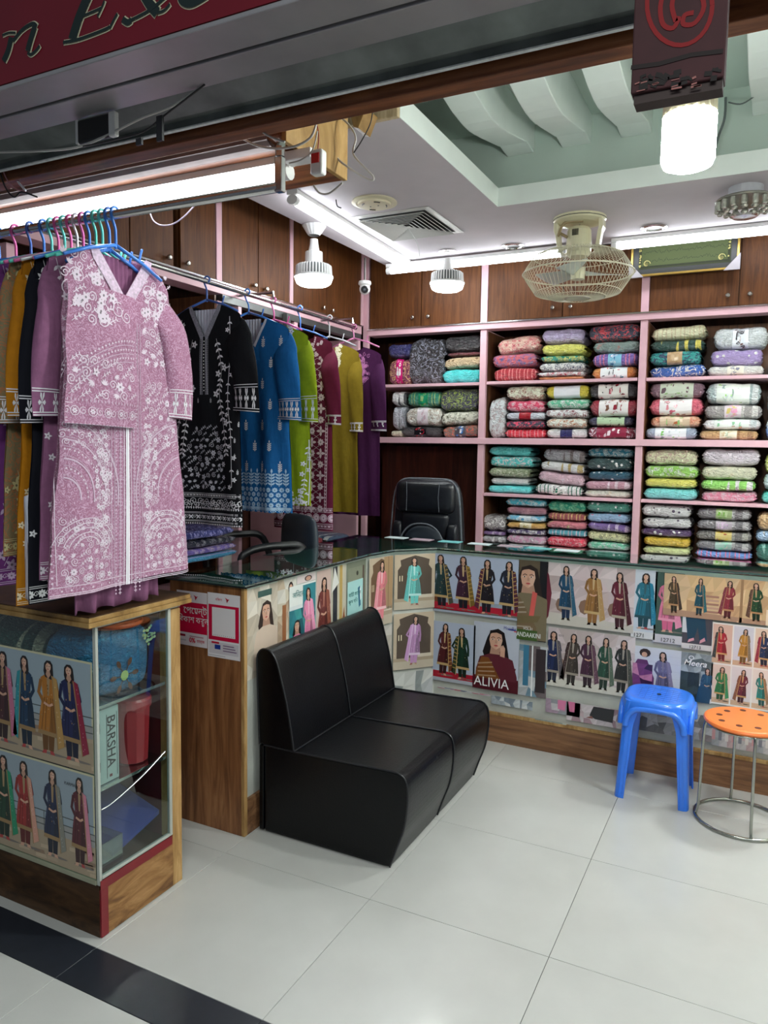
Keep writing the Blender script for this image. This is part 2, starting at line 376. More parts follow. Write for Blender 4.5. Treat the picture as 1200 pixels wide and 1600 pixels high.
for grp in (let[:5], let[5:10], let[10:15], let[15:]):
    cv = CV()
    for i, (w, pts) in enumerate(grp): cv.stroke(SP(pts), (w * 1.3 + 7) * .00066, (206, 200, 170), l=i * .5, sm=5)
    for i, (w, pts) in enumerate(grp): cv.stroke(SP(pts), w * 1.3 * .00066, (16, 34, 34), l=6 + i * .5, sm=5)
    cv.build('letter', lambda a, b, o: (a, 1.12 - o * 3, b), vrough, S)
H = thing('shutter_box', 'long grey metal shutter housing with grimy ridges under the red sign', 'shutter', (-.8, 1.25, 2.2))
m = MB(); m.box(-3.6, 1.5, 1.121, 1.207, 2.240, 2.2495); m.build('soffit_strip', al, H, bevel=.002)
m = MB(); m.box(-3.6, 1.5, 1.213, 1.292, 2.237, 2.2495); m.build('soffit_strip', al, H, bevel=.002)
m = MB(); m.box(-3.6, 1.5, 1.2, 1.22, 2.246, 2.249); m.build('groove', darkv, H)  # flat black strip behind the gap between the two soffit strips
prof = [(1.296, 2.30), (1.296, 2.262), (1.306, 2.256), (1.318, 2.262), (1.330, 2.255), (1.372, 2.232), (1.384, 2.230), (1.384, 2.216), (1.392, 2.212), (1.398, 2.216), (1.398, 2.31)]
MB().prism(prof, 'x', -3.6, -.195).build('roller_cover', gal, H)
MB().box(-3.6, -.2, 1.3825, 1.3925, 2.2115, 2.2145).build('edge_strip', alw, H)
B('top_plate', (-3.6, 1.5, 1.121, 1.398, 2.31, 2.33), gal, H)
Tm = thing('timber_beam', 'varnished brown timber beam spanning the shop entrance below the shutter', 'beam', (-.8, 1.45, 2.19))
x1 = onY(985, 95, 1.42)[0]
B('lower_rail', (-3.6, 1.5, 1.405, 1.455, 2.192, 2.32), brn, Tm, bevel=.003)
Bx = thing('lighting_beam', 'boxed brown beam with a bare plywood end carrying the tube light', 'beam', (-1.9, 1.76, 2.243))
B('casing', (-3.6, -1.115, 1.61, 1.912, 2.257, 2.50), brn, Bx, bevel=.012, bseg=3)
B('end_panel', (-1.1145, -1.1, 1.608, 1.914, 2.243, 2.50), ply, Bx, bevel=.002)
B('bottom_board', (-3.6, -1.115, 1.645, 1.912, 2.244, 2.2565), brn, Bx, bevel=.003)
B('front_board', (-1.6, -1.12, 1.6045, 1.6095, 2.32, 2.42), brn, Bx)
m = MB().prism([(1.6045, 2.318), (1.6045, 2.285), (1.612, 2.262), (1.626, 2.248), (1.6445, 2.243), (1.6445, 2.256), (1.6095, 2.258), (1.6095, 2.318)], 'x', -3.6, -1.16); m.build('rounded_moulding', M('tube lit brown moulding', (126, 112, 108), .5, metal=.2, var=.2, scale=12), Bx, smooth=False)  # silver tone puts the tube's light on the brown beam edge into the colour
dropm = MB(); dropm.box(-3.6, 1.5, 1.12, 1.9, 3.12, 3.2); tag(dropm.build('trim_3', up_m), kind='structure')
tag(B('wall_front', (-4.1, -3.62, 1.12, 1.9, 0, 3.3), plaster), kind='structure')
# small wooden block hanging by the ceiling
pts = [onY(555, 178, 2.55), onY(582, 176, 2.55), onY(570, 208, 2.55), onY(562, 206, 2.55)]
blk = MB().prism([(p[0], p[2]) for p in pts], 'y', 2.50, 2.594); tag(blk.build('timber_offcut', ply, bevel=.002), 'small pointed plywood offcut fixed at the near edge of the ceiling', 'wood block')

# hanging plaque
pl_m = M('old maroon painted plate', (62, 28, 32), .8, var=.3, scale=10)
vrough = vcol('matt paint', .8, 0)
P = thing('hanging_plaque', 'worn maroon box plaque with red oval script emblem, hanging at top right', 'sign', (-.142, 1.18, 1.995))
B('box', (-.2, -.078, 1.155, 1.19, 2.0, 2.249), pl_m, P, bevel=.002)
B('base_strip', (-.196, -.08, 1.16, 1.188, 1.987, 1.9995), M('dark oxide plate', (52, 36, 34), .7, var=.2), P)
def PQ(px, py): q = onY(px, py, 1.155); return (q[0], q[2])
cv = CV(); red = (128, 12, 18)
ring = [PQ(1062 + 51 * math.cos(a), 8 + 63 * math.sin(a)) for a in np.linspace(0, 2 * PI, 30)]
cv.stroke(ring, .0058, red, l=0)
for pts in ([(1040, -20), (1032, 10), (1036, 38), (1052, 44), (1062, 26)], [(1058, -20), (1050, 8), (1056, 34)], [(1090, -22), (1100, 10), (1086, 36), (1068, 38), (1070, 24), (1084, 20)], [(1062, -8), (1068, -22), (1082, -8)]):
    cv.stroke([PQ(*p) for p in pts], .0062, red, l=1, sm=4)
cv.stroke([PQ(*p) for p in [(986, 106), (1030, 100), (1080, 86), (1130, 80)]], .006, (30, 18, 18), l=2)
for k in range(26):
    x = random.uniform(992, 1116); y = 134 - (x - 990) * .1 + random.uniform(-14, 8)
    cv.stroke([PQ(x, y), PQ(x + random.uniform(4, 16), y - random.uniform(-6, 6))], random.uniform(.003, .009), (28, 20, 20), l=k % 5)
for k in range(12):
    x = random.uniform(992, 1100); y = 138 - (x - 990) * .1 + random.uniform(-8, 8)
    cv.stroke([PQ(x, y), PQ(x + random.uniform(6, 18), y - 3)], random.uniform(.001, .003), (150, 96, 92), l=6)
cv.build('painted_emblem', lambda a, b, o: (a, 1.155 - .0006 - o, b), vrough, P)

# ================================================================ CABINETS AND SHELVES
cab = wood('walnut laminate', (74, 41, 18), (95, 55, 25), (110, 66, 32), sc=(20, 20, 1.6), rough=.5, coat=.0)
pink = M('pink painted trim', (222, 178, 188), .45, var=.05)
chrome = M('chrome', (225, 225, 225), .15, metal=1, var=0)
knobs_m = M('brushed nickel', (200, 195, 188), .25, metal=1, var=.05)
inner = wood('brown shelf lining', (70, 44, 28), (98, 63, 40), (120, 80, 52), rough=.5, coat=.1)
GB, GL = 4.90, -2.67
def knob(par, x, y, z, ax):
    m = MB()
    if ax == 'y':
        m.tube([(x, y, z), (x, y - .012, z), (x, y - .014, z), (x, y - .024, z), (x, y - .028, z)], [.005, .005, .013, .013, .008], 10)
    else: m.tube([(x, y, z), (x + .012, y, z), (x + .014, y, z), (x + .024, y, z), (x + .028, y, z)], [.005, .005, .013, .013, .008], 10)
    return m.build('knob', knobs_m, par, smooth=False)
def cabinet_back(x0, x1, seams, label, kn):
    T = thing('wall_cabinet', label, 'cabinet', ((x0 + x1) / 2, GB + .17, 2.336), group='overhead cabinets on the back wall')
    B('body', (x0, x1, GB + .02, 5.295, 2.336, 3.05), inner, T)
    e = [x0] + seams + [x1]
    for i in range(len(e) - 1):
        d = B('door', (e[i] + .003, e[i + 1] - .003, GB, GB + .019, 2.342, 3.03), cab, T, bevel=.002)
        if kn[i] is not None: knob(d, kn[i], GB, 2.40, 'y')
cabinet_back(-2.62, -1.772, [-2.211], 'overhead cabinet in the left corner of the back wall, two plain brown doors', [-2.27, -2.152])
cabinet_back(-1.722, -.728, [-1.216], 'overhead cabinet behind the ceiling fan, two brown doors', [-1.278, -1.163])
cabinet_back(-.688, .31, [-.192], 'overhead cabinet under the framed calligraphy, two brown doors', [-.25, -.133])
def strip(name, b, par=None, m=pink): return B(name, b, m, par, bevel=.002)
SH = thing('back_shelving', 'pink-edged open shelving filled with wrapped cloth along the back wall', 'shelf', (-.9, 5.1, .05))
for xa, xb in ((-1.768, -1.724), (-.732, -.69), (.312, .354)):
    strip('upright', (xa, xb, GB, 5.29, .0, 2.288), SH); 
    MB().box(xa - .004, xa - .0005, GB + .03, 5.28, .1, 2.28).box(xb + .0005, xb + .004, GB + .03, 5.28, .1, 2.28).build('side_lining', inner, SH)
    strip('stile', (xa - .002, xb + .002, GB - .004, 5.29, 2.337, 3.05), SH)
strip('corner_upright', (-2.67, -2.63, GB - .004, GB + .03, 0, 3.05), SH)
strip('lintel', (-2.63, 1.41, GB - .012, GB + .10, 2.29, 2.328), SH)
B('track', (-2.63, 1.41, GB - .022, GB - .002, 2.3285, 2.336), chrome, SH)
B('back_panel', (-2.66, 1.41, 5.2905, 5.2985, .0, 2.29), inner, SH)
secs = [(-2.62, -1.772), (-1.718, -.738), (-.684, .306)]
for (xa, xb), zs in zip(secs, ((1.94,), (1.943, 1.187, .80), (1.940, 1.190, .80))):
    for z in zs: strip('shelf', (xa - .002, xb + .002, GB + .006, 5.29, z - .02, z), SH)
strip('mid_shelf', (-2.63, -1.769, GB - .008, 5.289, 1.521, 1.562), SH)
strip('mid_shelf', (-1.7235, -.7325, GB - .008, 5.289, 1.521, 1.562), SH)
strip('mid_shelf', (-.6895, .3115, GB - .008, 5.289, 1.521, 1.562), SH)
strip('mid_shelf_nosing', (-2.63, .36, GB - .016, GB - .0085, 1.521, 1.562), SH)
B('void_back', (-2.6, -1.8, 5.1, 5.12, 0, 1.5), wood('dark red brown laminate', (44, 20, 16), (62, 28, 20), (80, 38, 26), rough=.4), SH)

# left wall: overhead cabinets and lower shelving
def cabinet_left(y0, y1, seams, label, kn):
    T = thing('wall_cabinet', label, 'cabinet', (GL - .17, (y0 + y1) / 2, 2.366), group='overhead cabinets on the left wall')
    B('body', (-3.015, GL - .02, y0, y1, 2.366, 3.05), inner, T)
    e = [y0] + seams + [y1]
    for i in range(len(e) - 1):
        d = B('door', (GL - .019, GL, e[i] + .003, e[i + 1] - .003, 2.37, 3.03), cab, T, bevel=.002)
        if kn[i] is not None: knob(d, GL, kn[i], 2.40, 'x')
cabinet_left(1.95, 2.93, [2.64], 'overhead cabinet on the left wall nearest the entrance', [None, 2.879])
cabinet_left(2.975, 3.25, [], 'narrow single-door overhead cabinet on the left wall', [3.012])
cabinet_left(3.30, 3.945, [3.625], 'overhead cabinet on the left wall, third from the entrance', [3.572, 3.683])
cabinet_left(3.985, 4.86, [4.385], 'overhead cabinet on the left wall beside the corner camera', [4.325, 4.44])
SL = thing('side_shelving', 'pink-edged open shelving on the left wall behind the hanging dresses', 'shelf', (-2.85, 3.4, 0))
for ya, yb in ((3.252, 3.298), (3.947, 3.983), (4.862, 4.895)): strip('stile', (-3.01, GL + .003, ya, yb, 2.368, 3.05), SL)
strip('lintel', (GL - .1, GL + .008, 1.95, 4.86, 2.30, 2.355), SL)
B('track', (GL + .002, GL + .014, 1.95, 4.86, 2.3555, 2.364), chrome, SL)
B('lower_track', (GL - .05, GL + .004, 3.30, 4.86, 2.262, 2.2995), M('dull grey aluminium', (96, 98, 98), .4, metal=.6), SL)
for ya, yb in ((2.0, 2.04), (3.262, 3.30), (3.44, 3.47), (4.0, 4.04), (4.83, 4.86)): strip('upright', (-3.01, GL, ya, yb, 0, 2.262), SL)
B('side_lining', (-3.0, GL - .01, 3.2485, 3.2612, 0, 2.29), inner, SL)
B('pale_panel', (-2.74, -2.72, 3.3005, 3.4395, 0, 2.26), M('pale grey panel', (190, 192, 185), .6), SL)
for z in (.70, .90, 1.55, 1.9): strip('shelf', (-3.01, GL - .004, 2.041, 3.248, z - .02, z), SL)
for z in (.74, 1.55): strip('shelf', (-3.01, GL - .004, 4.041, 4.829, z - .02, z), SL)
B('metal_post', (-2.66, -2.63, 3.86, 3.90, .0, 2.29), M('dull grey aluminium', (96, 98, 98), .4, metal=.6), SL)

# ---------------------------------------------------------------- wrapped cloth packs
def packshape(cx, y0, z0, w, h, d, seed, tilt=0, puff=.5, jag=1):
    r = np.random.default_rng(seed); ph = r.uniform(0, 6.28, 8); k = r.uniform(2, 5, 8)
    def S(u, th, off=0):      # u in -1..1 across, th 0..1 around
        a = 2 * PI * th; ca, sa = math.cos(a), math.sin(a)
        ey = math.copysign(abs(ca) ** (.5), ca); ez = math.copysign(abs(sa) ** (.5), sa)
        e = (1 - abs(u) ** (8)) ** .45 if abs(u) < 1 else 0
        zz = (.22 + .78 * e); yy = (.86 + .14 * e)
        wob = 1 + .05 * math.sin(k[0] * u * 2 + ph[0]) + .04 * math.sin(k[1] * u * 3 + 2 * a + ph[1])
        edge = .03 * math.sin(9 * a + ph[2]) + .02 * math.sin(5 * a + ph[3])
        x = u * w / 2 * (1 + edge * jag * (abs(u) > .8)); y = -ey * d / 2 * yy * (1 + .012 * math.sin(k[2] * 3 * u + ph[4] + 3 * a) * e); z = ez * h / 2 * zz * min(wob + .02, 1.0) + .05 * h * math.sin(k[3] * 1.3 * u + ph[5]) * (1 - abs(ez) * .5)
        nrm = math.hypot(ey, ez) or 1
        y -= off * ey / nrm; z += off * ez / nrm
        z += tilt * x
        return (cx + x, y0 + d / 2 + y, z0 + h / 2 + z)
    return S
PK = [0]
CN = {'kx': None}
def colname(c):
    import colorsys
    h, s, v = colorsys.rgb_to_hsv(*[x / 255 for x in c])
    if v < .2: return 'black'
    if s < .13: return 'white' if v > .8 else ('grey' if v > .4 else 'charcoal')
    if s < .3 and v > .82: return {0: 'cream', 1: 'cream', 2: 'pale green', 3: 'pale aqua', 4: 'pale blue', 5: 'lilac'}[int(h * 6) % 6]
    n = ['red', 'orange', 'yellow', 'green', 'green', 'teal', 'aqua', 'blue', 'blue', 'purple', 'magenta', 'maroon'][int(h * 12) % 12]
    if n == 'red' and s < .5 and v > .6: n = 'pink'
    if n == 'orange' and v < .65: n = 'brown'
    if n == 'orange' and s < .45: n = 'beige'
    if n == 'maroon' and v > .75: n = 'pink'
    if n == 'magenta' and s < .45: n = 'mauve'
    return ('dark ' if v < .42 else ('pale ' if s < .35 else '')) + n
ordn = ['top', 'second', 'third', 'fourth', 'fifth', 'sixth', 'seventh']
def PL(p):
    for a, b in (('of the leftmost stack on the ', 'in leftmost stack, '), ('of the left stack on the ', 'in left stack, '), ('of the middle stack on the ', 'in middle stack, '), ('of the right stack on the ', 'in right stack, '), ('of the second stack on the ', 'in second stack, '), ('of the third stack on the ', 'in third stack, '), ('of the fourth stack on the ', 'in fourth stack, '),
                 ('at the right edge of the ', 'at right edge, '), ('beside the turquoise pack on the ', 'beside turquoise pack, '), ('standing upright against the left divider', 'upright, second centre shelf'), ('under the fan', ''), ('top shelf', 'top centre shelf'), ('second shelf', 'second centre shelf'), ('third shelf', 'third centre shelf'), ('bottom shelf', 'bottom centre shelf')): p = p.replace(a, b)
    return p.strip()
PATN = {'plain': 'plain', 'floral': 'floral', 'sprig': 'sprigged', 'stripe': 'striped', 'swirl': 'embroidered', 'roll': 'banded'}
def stack(rows, shelf, place, Yf=4.925, d=.27):
    """rows top to bottom: (px0, px1, py_top, py_bot, c1, c2, pattern, insert colours or None)"""
    if shelf == .86:
        shelf = .80; r0 = rows[-1]; rows = rows + [(r0[0], r0[1], r0[3], r0[3] + 13, r0[5], r0[4], "plain", None)]
    n = len(rows); z = shelf + .001
    ztop = onY((rows[0][0] + rows[0][1]) / 2, rows[0][2], Yf)[2]
    hs = [r[3] - r[2] for r in rows]; tot = sum(hs); k = (ztop - z) / tot
    for i in range(n - 1, -1, -1):
        r = rows[i]; x0 = onY(r[0], r[3], Yf)[0]; x1_ = onY(r[1], r[3], Yf)[0]
        w = x1_ - x0; h = hs[i] * k; cx = (x0 + x1_) / 2; PK[0] += 1
        mt = packmat(r[4], r[5], r[6]); tilt = r[8] if len(r) > 8 else 0
        S = packshape(cx, Yf + random.uniform(0, .02), z, w, h * .99, d + random.uniform(-.02, .02), PK[0], tilt)
        c1n, c2n = colname(r[4]), colname(r[5])
        nm = c1n + (' and ' + c2n if c2n != c1n else '')
        lab = '%s %s cloth pack, %s %s' % (nm, PATN[r[6]], 'alone' if n == 1 else ('bottom' if i == n - 1 else ordn[i]), PL(place))
        T = thing('cloth_pack', lab, 'cloth pack', (cx, Yf + d / 2, z), group='wrapped cloth packs on the shelves')
        MB().grid(lambda u, v: S(v * 2 - 1, u), 30, 24, True).build('wrapped_cloth', mt, T, smooth=True)
        if len(r) > 7 and r[7]:
            ins = r[7]; base = ins[0]; a0, a1 = (-.62, .62) if len(ins) > 3 else (-.30, .30)
            cvp = CV(); nb = 10
            f0, f1 = -.165, .165
            for q in range(nb):
                for p_ in range(4):
                    cvp.rect(a0 + (a1 - a0) * p_ / 4, f0 + (f1 - f0) * q / nb, a0 + (a1 - a0) * (p_ + 1) / 4, f0 + (f1 - f0) * (q + 1) / nb, base, 0)
            rr = random.Random(PK[0]); L = 1
            for q in range(len(ins) * 5):
                a = rr.uniform(a0 + .04, a1 - .24); b0 = rr.uniform(f0 + .01, f1 - .07); c = ins[1 + q % (len(ins) - 1)]
                ww = rr.uniform(.03, .2); hh = rr.uniform(.015, .06)
                pts = [(a, b0), (a + ww * .6, b0 - .004), (a + ww, b0 + hh * .4), (a + ww * .8, b0 + hh), (a + ww * .2, b0 + hh * .8)]
                cvp.poly(pts, c, L); L = L % 9 + 1
            for q in range(rr.choice([1, 2, 3])):
                a = rr.uniform(a0 + .05, a1 - .08); cvp.rect(a, f0 + .02, a + .012, f1 - .02, (250, 250, 250), 10)
            cvp.build('paper_band', lambda a, b, o: S(a, b, .0025 + o), vcol('glossy print', .2, .9), T)
        z += h
    return z
# data: one stack per call
Wt, Bk, Nv = (235, 235, 232), (24, 24, 28), (28, 34, 66)
stack([(606, 640, 536, 558, (30, 34, 96), (50, 50, 120), 'plain', None), (606, 640, 559, 599, (120, 40, 70), (200, 150, 110), 'swirl', [(214, 30, 120), (240, 120, 180), (255, 255, 255)])], 1.94, 'of the leftmost stack on the upper corner shelf')
stack([(636, 692, 526, 599, (18, 18, 24), (120, 124, 138), 'swirl', None)], 1.94, 'beside the turquoise pack on the upper corner shelf')
stack([(694, 750, 523, 550, Bk, (60, 60, 66), 'plain', None), (697, 748, 549, 556, (96, 28, 40), (120, 60, 60), 'plain', None), (692, 750, 556, 576, (196, 172, 136), (140, 112, 80), 'sprig', None, .06), (689, 748, 576, 600, (70, 218, 214), (110, 236, 232), 'plain', None)], 1.94, 'of the right stack on the upper corner shelf')
stack([(776, 841, 524, 551, (218, 176, 160), (196, 74, 88), 'floral', None, .08), (768, 835, 551, 574, (190, 90, 104), (70, 92, 150), 'floral', None), (771, 836, 575, 597, (172, 30, 44), (212, 120, 120), 'stripe', None)], 1.943, 'of the left stack on the top shelf under the fan')
stack([(846, 911, 512, 537, (176, 164, 196), (150, 120, 170), 'plain', None), (846, 911, 537, 556, (242, 220, 96), (250, 232, 130), 'plain', None), (844, 910, 556, 567, (24, 140, 118), (220, 200, 90), 'floral', None), (841, 911, 567, 583, (226, 224, 210), (40, 46, 80), 'floral', None), (839, 911, 583, 591, Wt, (190, 60, 80), 'floral', None), (840, 910, 591, 597, (206, 128, 76), (190, 110, 60), 'plain', None)], 1.943, 'of the middle stack on the top shelf under the fan')
stack([(920, 999, 505, 532, (28, 34, 58), (178, 50, 62), 'swirl', None), (926, 998, 532, 551, (128, 148, 140), (170, 90, 80), 'plain', None), (925, 995, 551, 572, (122, 96, 170), (224, 120, 150), 'stripe', [(140, 200, 226), (60, 110, 170), (240, 240, 250)]), (924, 992, 573, 593, (224, 130, 56), (236, 150, 80), 'plain', [(240, 244, 244), (60, 130, 150), (210, 70, 80), (60, 60, 70)])], 1.943, 'of the right stack on the top shelf under the fan')
stack([(1018, 1101, 508, 529, (220, 212, 176), (200, 190, 150), 'stripe', None, .05), (1016, 1099, 530, 548, (22, 66, 58), (220, 200, 90), 'roll', None), (1015, 1093, 548, 570, (24, 146, 140), (20, 60, 90), 'swirl', [(190, 160, 120), (180, 150, 110), (200, 170, 130)]), (1015, 1100, 570, 590, (40, 90, 170), (220, 230, 226), 'swirl', None, .05)], 1.94, 'of the left stack on the top right shelf')
stack([(1115, 1198, 509, 544, (206, 216, 228), (190, 200, 220), 'plain', [(226, 232, 240), (40, 34, 40), (110, 80, 80)]), (1110, 1190, 544, 571, (160, 140, 190), (226, 216, 236), 'sprig', None), (1106, 1192, 571, 588, (232, 228, 206), (180, 180, 190), 'plain', [(224, 220, 204), (120, 120, 140), (150, 150, 160)])], 1.94, 'of the middle stack on the top right shelf')
stack([(1202, 1260, 556, 586, (24, 110, 108), (60, 140, 140), 'plain', None)], 1.94, 'at the right edge of the top right shelf')
stack([(611, 633, 611, 634, Wt, (60, 62, 66), 'roll', None), (612, 632, 634, 672, (176, 178, 186), (120, 124, 130), 'roll', None), (609, 627, 672, 683, (214, 206, 180), (180, 170, 150), 'plain', None)], 1.562, 'of the leftmost stack on the lower corner shelf')
stack([(635, 686, 611, 635, (26, 122, 96), (120, 160, 90), 'stripe', [(30, 140, 100), (20, 180, 60), (130, 170, 110)]), (633, 687, 635, 665, (226, 220, 204), (170, 150, 130), 'floral', [(236, 226, 230), (210, 180, 190), (200, 200, 205)]), (626, 687, 665, 682, (22, 22, 26), (50, 50, 56), 'plain', [(22, 22, 26), (205, 30, 50), (235, 230, 230)])], 1.562, 'of the middle stack on the lower corner shelf')
stack([(686, 745, 606, 642, (48, 50, 62), (130, 150, 70), 'swirl', None), (688, 745, 642, 664, (220, 218, 196), (110, 110, 84), 'floral', None, .06), (690, 746, 664, 684, (120, 96, 84), (190, 90, 70), 'swirl', [(80, 76, 84), (40, 120, 200), (230, 230, 230)], .05)], 1.562, 'of the right stack on the lower corner shelf')
stack([(762, 787, 620, 684, (196, 204, 204), (150, 130, 130), 'floral', None)], 1.562, 'standing upright against the left divider')
stack([(790, 848, 602, 624, (230, 220, 190), (140, 80, 60), 'floral', None), (790, 848, 624, 643, (206, 60, 96), (240, 180, 190), 'floral', None), (790, 850, 643, 656, (196, 202, 210), (160, 170, 180), 'plain', [(160, 24, 40), (180, 40, 50), (150, 20, 30)]), (789, 850, 656, 669, (28, 30, 60), (206, 60, 90), 'swirl', None), (788, 851, 669, 684, (206, 26, 50), (240, 120, 130), 'stripe', None)], 1.562, 'of the left stack on the second shelf under the fan')
stack([(852, 918, 601, 622, (240, 196, 60), (230, 180, 50), 'plain', [(238, 240, 244), (238, 240, 244), (225, 228, 236), (240, 240, 240)]), (853, 918, 622, 638, (90, 180, 140), (230, 236, 230), 'floral', None), (852, 917, 638, 652, (232, 226, 220), (130, 50, 60), 'floral', None), (853, 915, 652, 668, (236, 228, 200), (180, 110, 60), 'floral', None), (853, 915, 668, 684, (236, 232, 216), (220, 210, 190), 'plain', [(40, 40, 90), (60, 60, 120), (30, 30, 70)])], 1.562, 'of the middle stack on the second shelf under the fan')
stack([(920, 995, 598, 622, (34, 34, 40), (60, 60, 70), 'plain', [(226, 222, 216), (40, 50, 40), (150, 30, 50), (70, 40, 40)]), (921, 995, 622, 650, (150, 22, 48), (190, 60, 80), 'plain', [(232, 228, 226), (150, 30, 50), (120, 80, 60), (190, 150, 140)]), (919, 988, 650, 665, (30, 34, 66), (70, 70, 100), 'plain', [(180, 206, 170), (30, 30, 50), (60, 50, 60), (90, 110, 90)]), (917, 992, 665, 685, (122, 20, 52), (230, 200, 210), 'swirl', [(140, 30, 62), (236, 220, 226), (150, 40, 70), (120, 20, 50)])], 1.562, 'of the right stack on the second shelf under the fan')
stack([(1015, 1099, 596, 621, (126, 96, 110), (160, 130, 140), 'plain', [(206, 216, 196), (110, 80, 90), (100, 76, 84), (140, 180, 110)]), (1014, 1096, 621, 648, (214, 96, 116), (230, 140, 150), 'plain', [(240, 236, 236), (214, 110, 130), (230, 150, 160), (160, 90, 90)]), (1016, 1092, 648, 666, (214, 140, 110), (230, 180, 150), 'floral', [(214, 190, 160), (150, 190, 120), (190, 110, 70), (120, 170, 100)]), (1008, 1087, 666, 685, (150, 166, 186), (190, 200, 210), 'plain', [(228, 232, 236), (110, 120, 140), (120, 190, 90), (200, 210, 216)])], 1.562, 'of the left stack on the second right shelf')
stack([(1103, 1187, 597, 631, (160, 176, 176), (200, 206, 206), 'roll', [(226, 234, 226), (140, 200, 90), (190, 206, 200), (150, 170, 170)]), (1101, 1189, 631, 653, (150, 146, 144), (190, 188, 184), 'roll', [(214, 200, 206), (220, 150, 180), (210, 190, 110)]), (1099, 1187, 653, 670, (214, 222, 220), (190, 200, 200), 'roll', [(226, 232, 226), (190, 140, 110), (150, 200, 160), (230, 240, 236)]), (1093, 1183, 670, 686, (186, 150, 104), (160, 124, 84), 'roll', [(220, 214, 190), (200, 180, 140), (170, 190, 160)])], 1.562, 'of the middle stack on the second right shelf')
stack([(1199, 1260, 600, 650, (150, 170, 180), (200, 210, 220), 'roll', None), (1196, 1260, 650, 686, (90, 140, 200), (200, 214, 230), 'roll', None)], 1.562, 'at the right edge of the second right shelf')
Aq = (96, 206, 204)
stack([(762, 826, 697, 713, Aq, (130, 220, 216), 'plain', None), (765, 830, 713, 731, Aq, (216, 236, 230), 'swirl', None), (763, 826, 731, 747, (124, 136, 104), (170, 176, 150), 'swirl', None), (765, 822, 747, 759, (228, 236, 220), (200, 214, 200), 'plain', None), (761, 828, 759, 772, (90, 214, 222), (130, 226, 230), 'plain', None)], 1.187, 'of the left stack on the third shelf')
stack([(848, 912, 702, 722, (150, 148, 154), (110, 100, 100), 'roll', None, -.06), (844, 911, 722, 738, (222, 222, 222), (180, 160, 110), 'roll', None, -.08), (840, 911, 738, 757, (218, 176, 190), (236, 200, 210), 'plain', None, -.1), (836, 908, 757, 774, (232, 232, 226), (20, 110, 84), 'stripe', [(236, 236, 232), (20, 120, 90), (60, 50, 60)], -.05)], 1.187, 'of the middle stack on the third shelf')
stack([(917, 988, 699, 716, (26, 106, 126), (170, 180, 180), 'floral', None), (916, 987, 716, 736, (24, 62, 64), (220, 226, 222), 'sprig', None), (918, 987, 736, 752, (18, 80, 104), (200, 206, 210), 'sprig', None), (914, 986, 752, 767, (188, 140, 156), (220, 190, 200), 'roll', None), (912, 985, 767, 779, (232, 226, 200), (210, 200, 170), 'plain', None)], 1.187, 'of the right stack on the third shelf')
stack([(1007, 1088, 702, 728, (236, 214, 178), (190, 170, 150), 'swirl', None), (1007, 1089, 728, 749, (146, 200, 96), (232, 236, 226), 'floral', None), (1007, 1087, 749, 765, (238, 208, 96), (220, 200, 150), 'plain', None), (1005, 1087, 765, 784, (120, 216, 226), (150, 230, 236), 'plain', None)], 1.190, 'of the left stack on the third right shelf')
stack([(1097, 1186, 701, 729, (220, 204, 220), (200, 184, 200), 'plain', None), (1096, 1181, 729, 752, (238, 220, 186), (220, 200, 170), 'plain', None), (1095, 1179, 752, 770, (140, 206, 100), (216, 226, 210), 'roll', None), (1096, 1181, 770, 788, (224, 130, 156), (236, 190, 200), 'floral', None)], 1.190, 'of the middle stack on the third right shelf')
stack([(1195, 1260, 706, 740, (200, 214, 110), (230, 220, 180), 'plain', None), (1193, 1260, 740, 768, (190, 226, 214), (220, 230, 220), 'plain', None), (1190, 1260, 768, 788, (80, 206, 190), (110, 220, 200), 'plain', None)], 1.190, 'at the right edge of the third right shelf')
stack([(751, 787, 806, 840, (140, 136, 136), (210, 208, 206), 'swirl', None), (751, 787, 840, 850, (110, 80, 130), (160, 140, 170), 'roll', None), (751, 788, 850, 866, (150, 150, 154), (200, 200, 200), 'roll', None)], .86, 'of the leftmost stack on the bottom shelf')
stack([(789, 851, 779, 795, (70, 180, 200), (230, 240, 240), 'floral', None), (790, 851, 795, 811, (170, 116, 130), (200, 150, 160), 'plain', None), (790, 850, 811, 824, (110, 180, 210), (230, 236, 240), 'floral', [(206, 220, 226), (90, 160, 200), (230, 236, 240)]), (791, 851, 824, 837, (206, 160, 84), (230, 200, 140), 'plain', [(226, 214, 180), (190, 170, 110), (230, 230, 210)]), (790, 850, 837, 848, (80, 66, 110), (220, 220, 230), 'floral', None), (790, 851, 848, 866, (226, 160, 190), (240, 220, 230), 'floral', None)], .86, 'of the second stack on the bottom shelf')
stack([(854, 913, 783, 805, (20, 140, 110), (120, 190, 150), 'floral', None), (854, 913, 805, 820, (170, 90, 90), (220, 180, 120), 'stripe', None), (853, 914, 820, 835, (196, 110, 124), (130, 180, 90), 'plain', None), (853, 914, 835, 849, (90, 170, 190), (236, 200, 210), 'stripe', None), (853, 914, 849, 868, (206, 40, 70), (230, 130, 140), 'swirl', None)], .86, 'of the third stack on the bottom shelf')
stack([(916, 985, 784, 805, (70, 140, 124), (210, 226, 220), 'sprig', None), (916, 983, 805, 823, (150, 180, 216), (206, 120, 150), 'sprig', None), (917, 983, 823, 839, (112, 84, 146), (190, 170, 200), 'roll', None, -.05), (916, 982, 839, 857, (222, 214, 166), (160, 160, 120), 'swirl', None, -.06), (916, 982, 857, 872, (110, 190, 160), (200, 226, 210), 'floral', None)], .86, 'of the fourth stack on the bottom shelf')
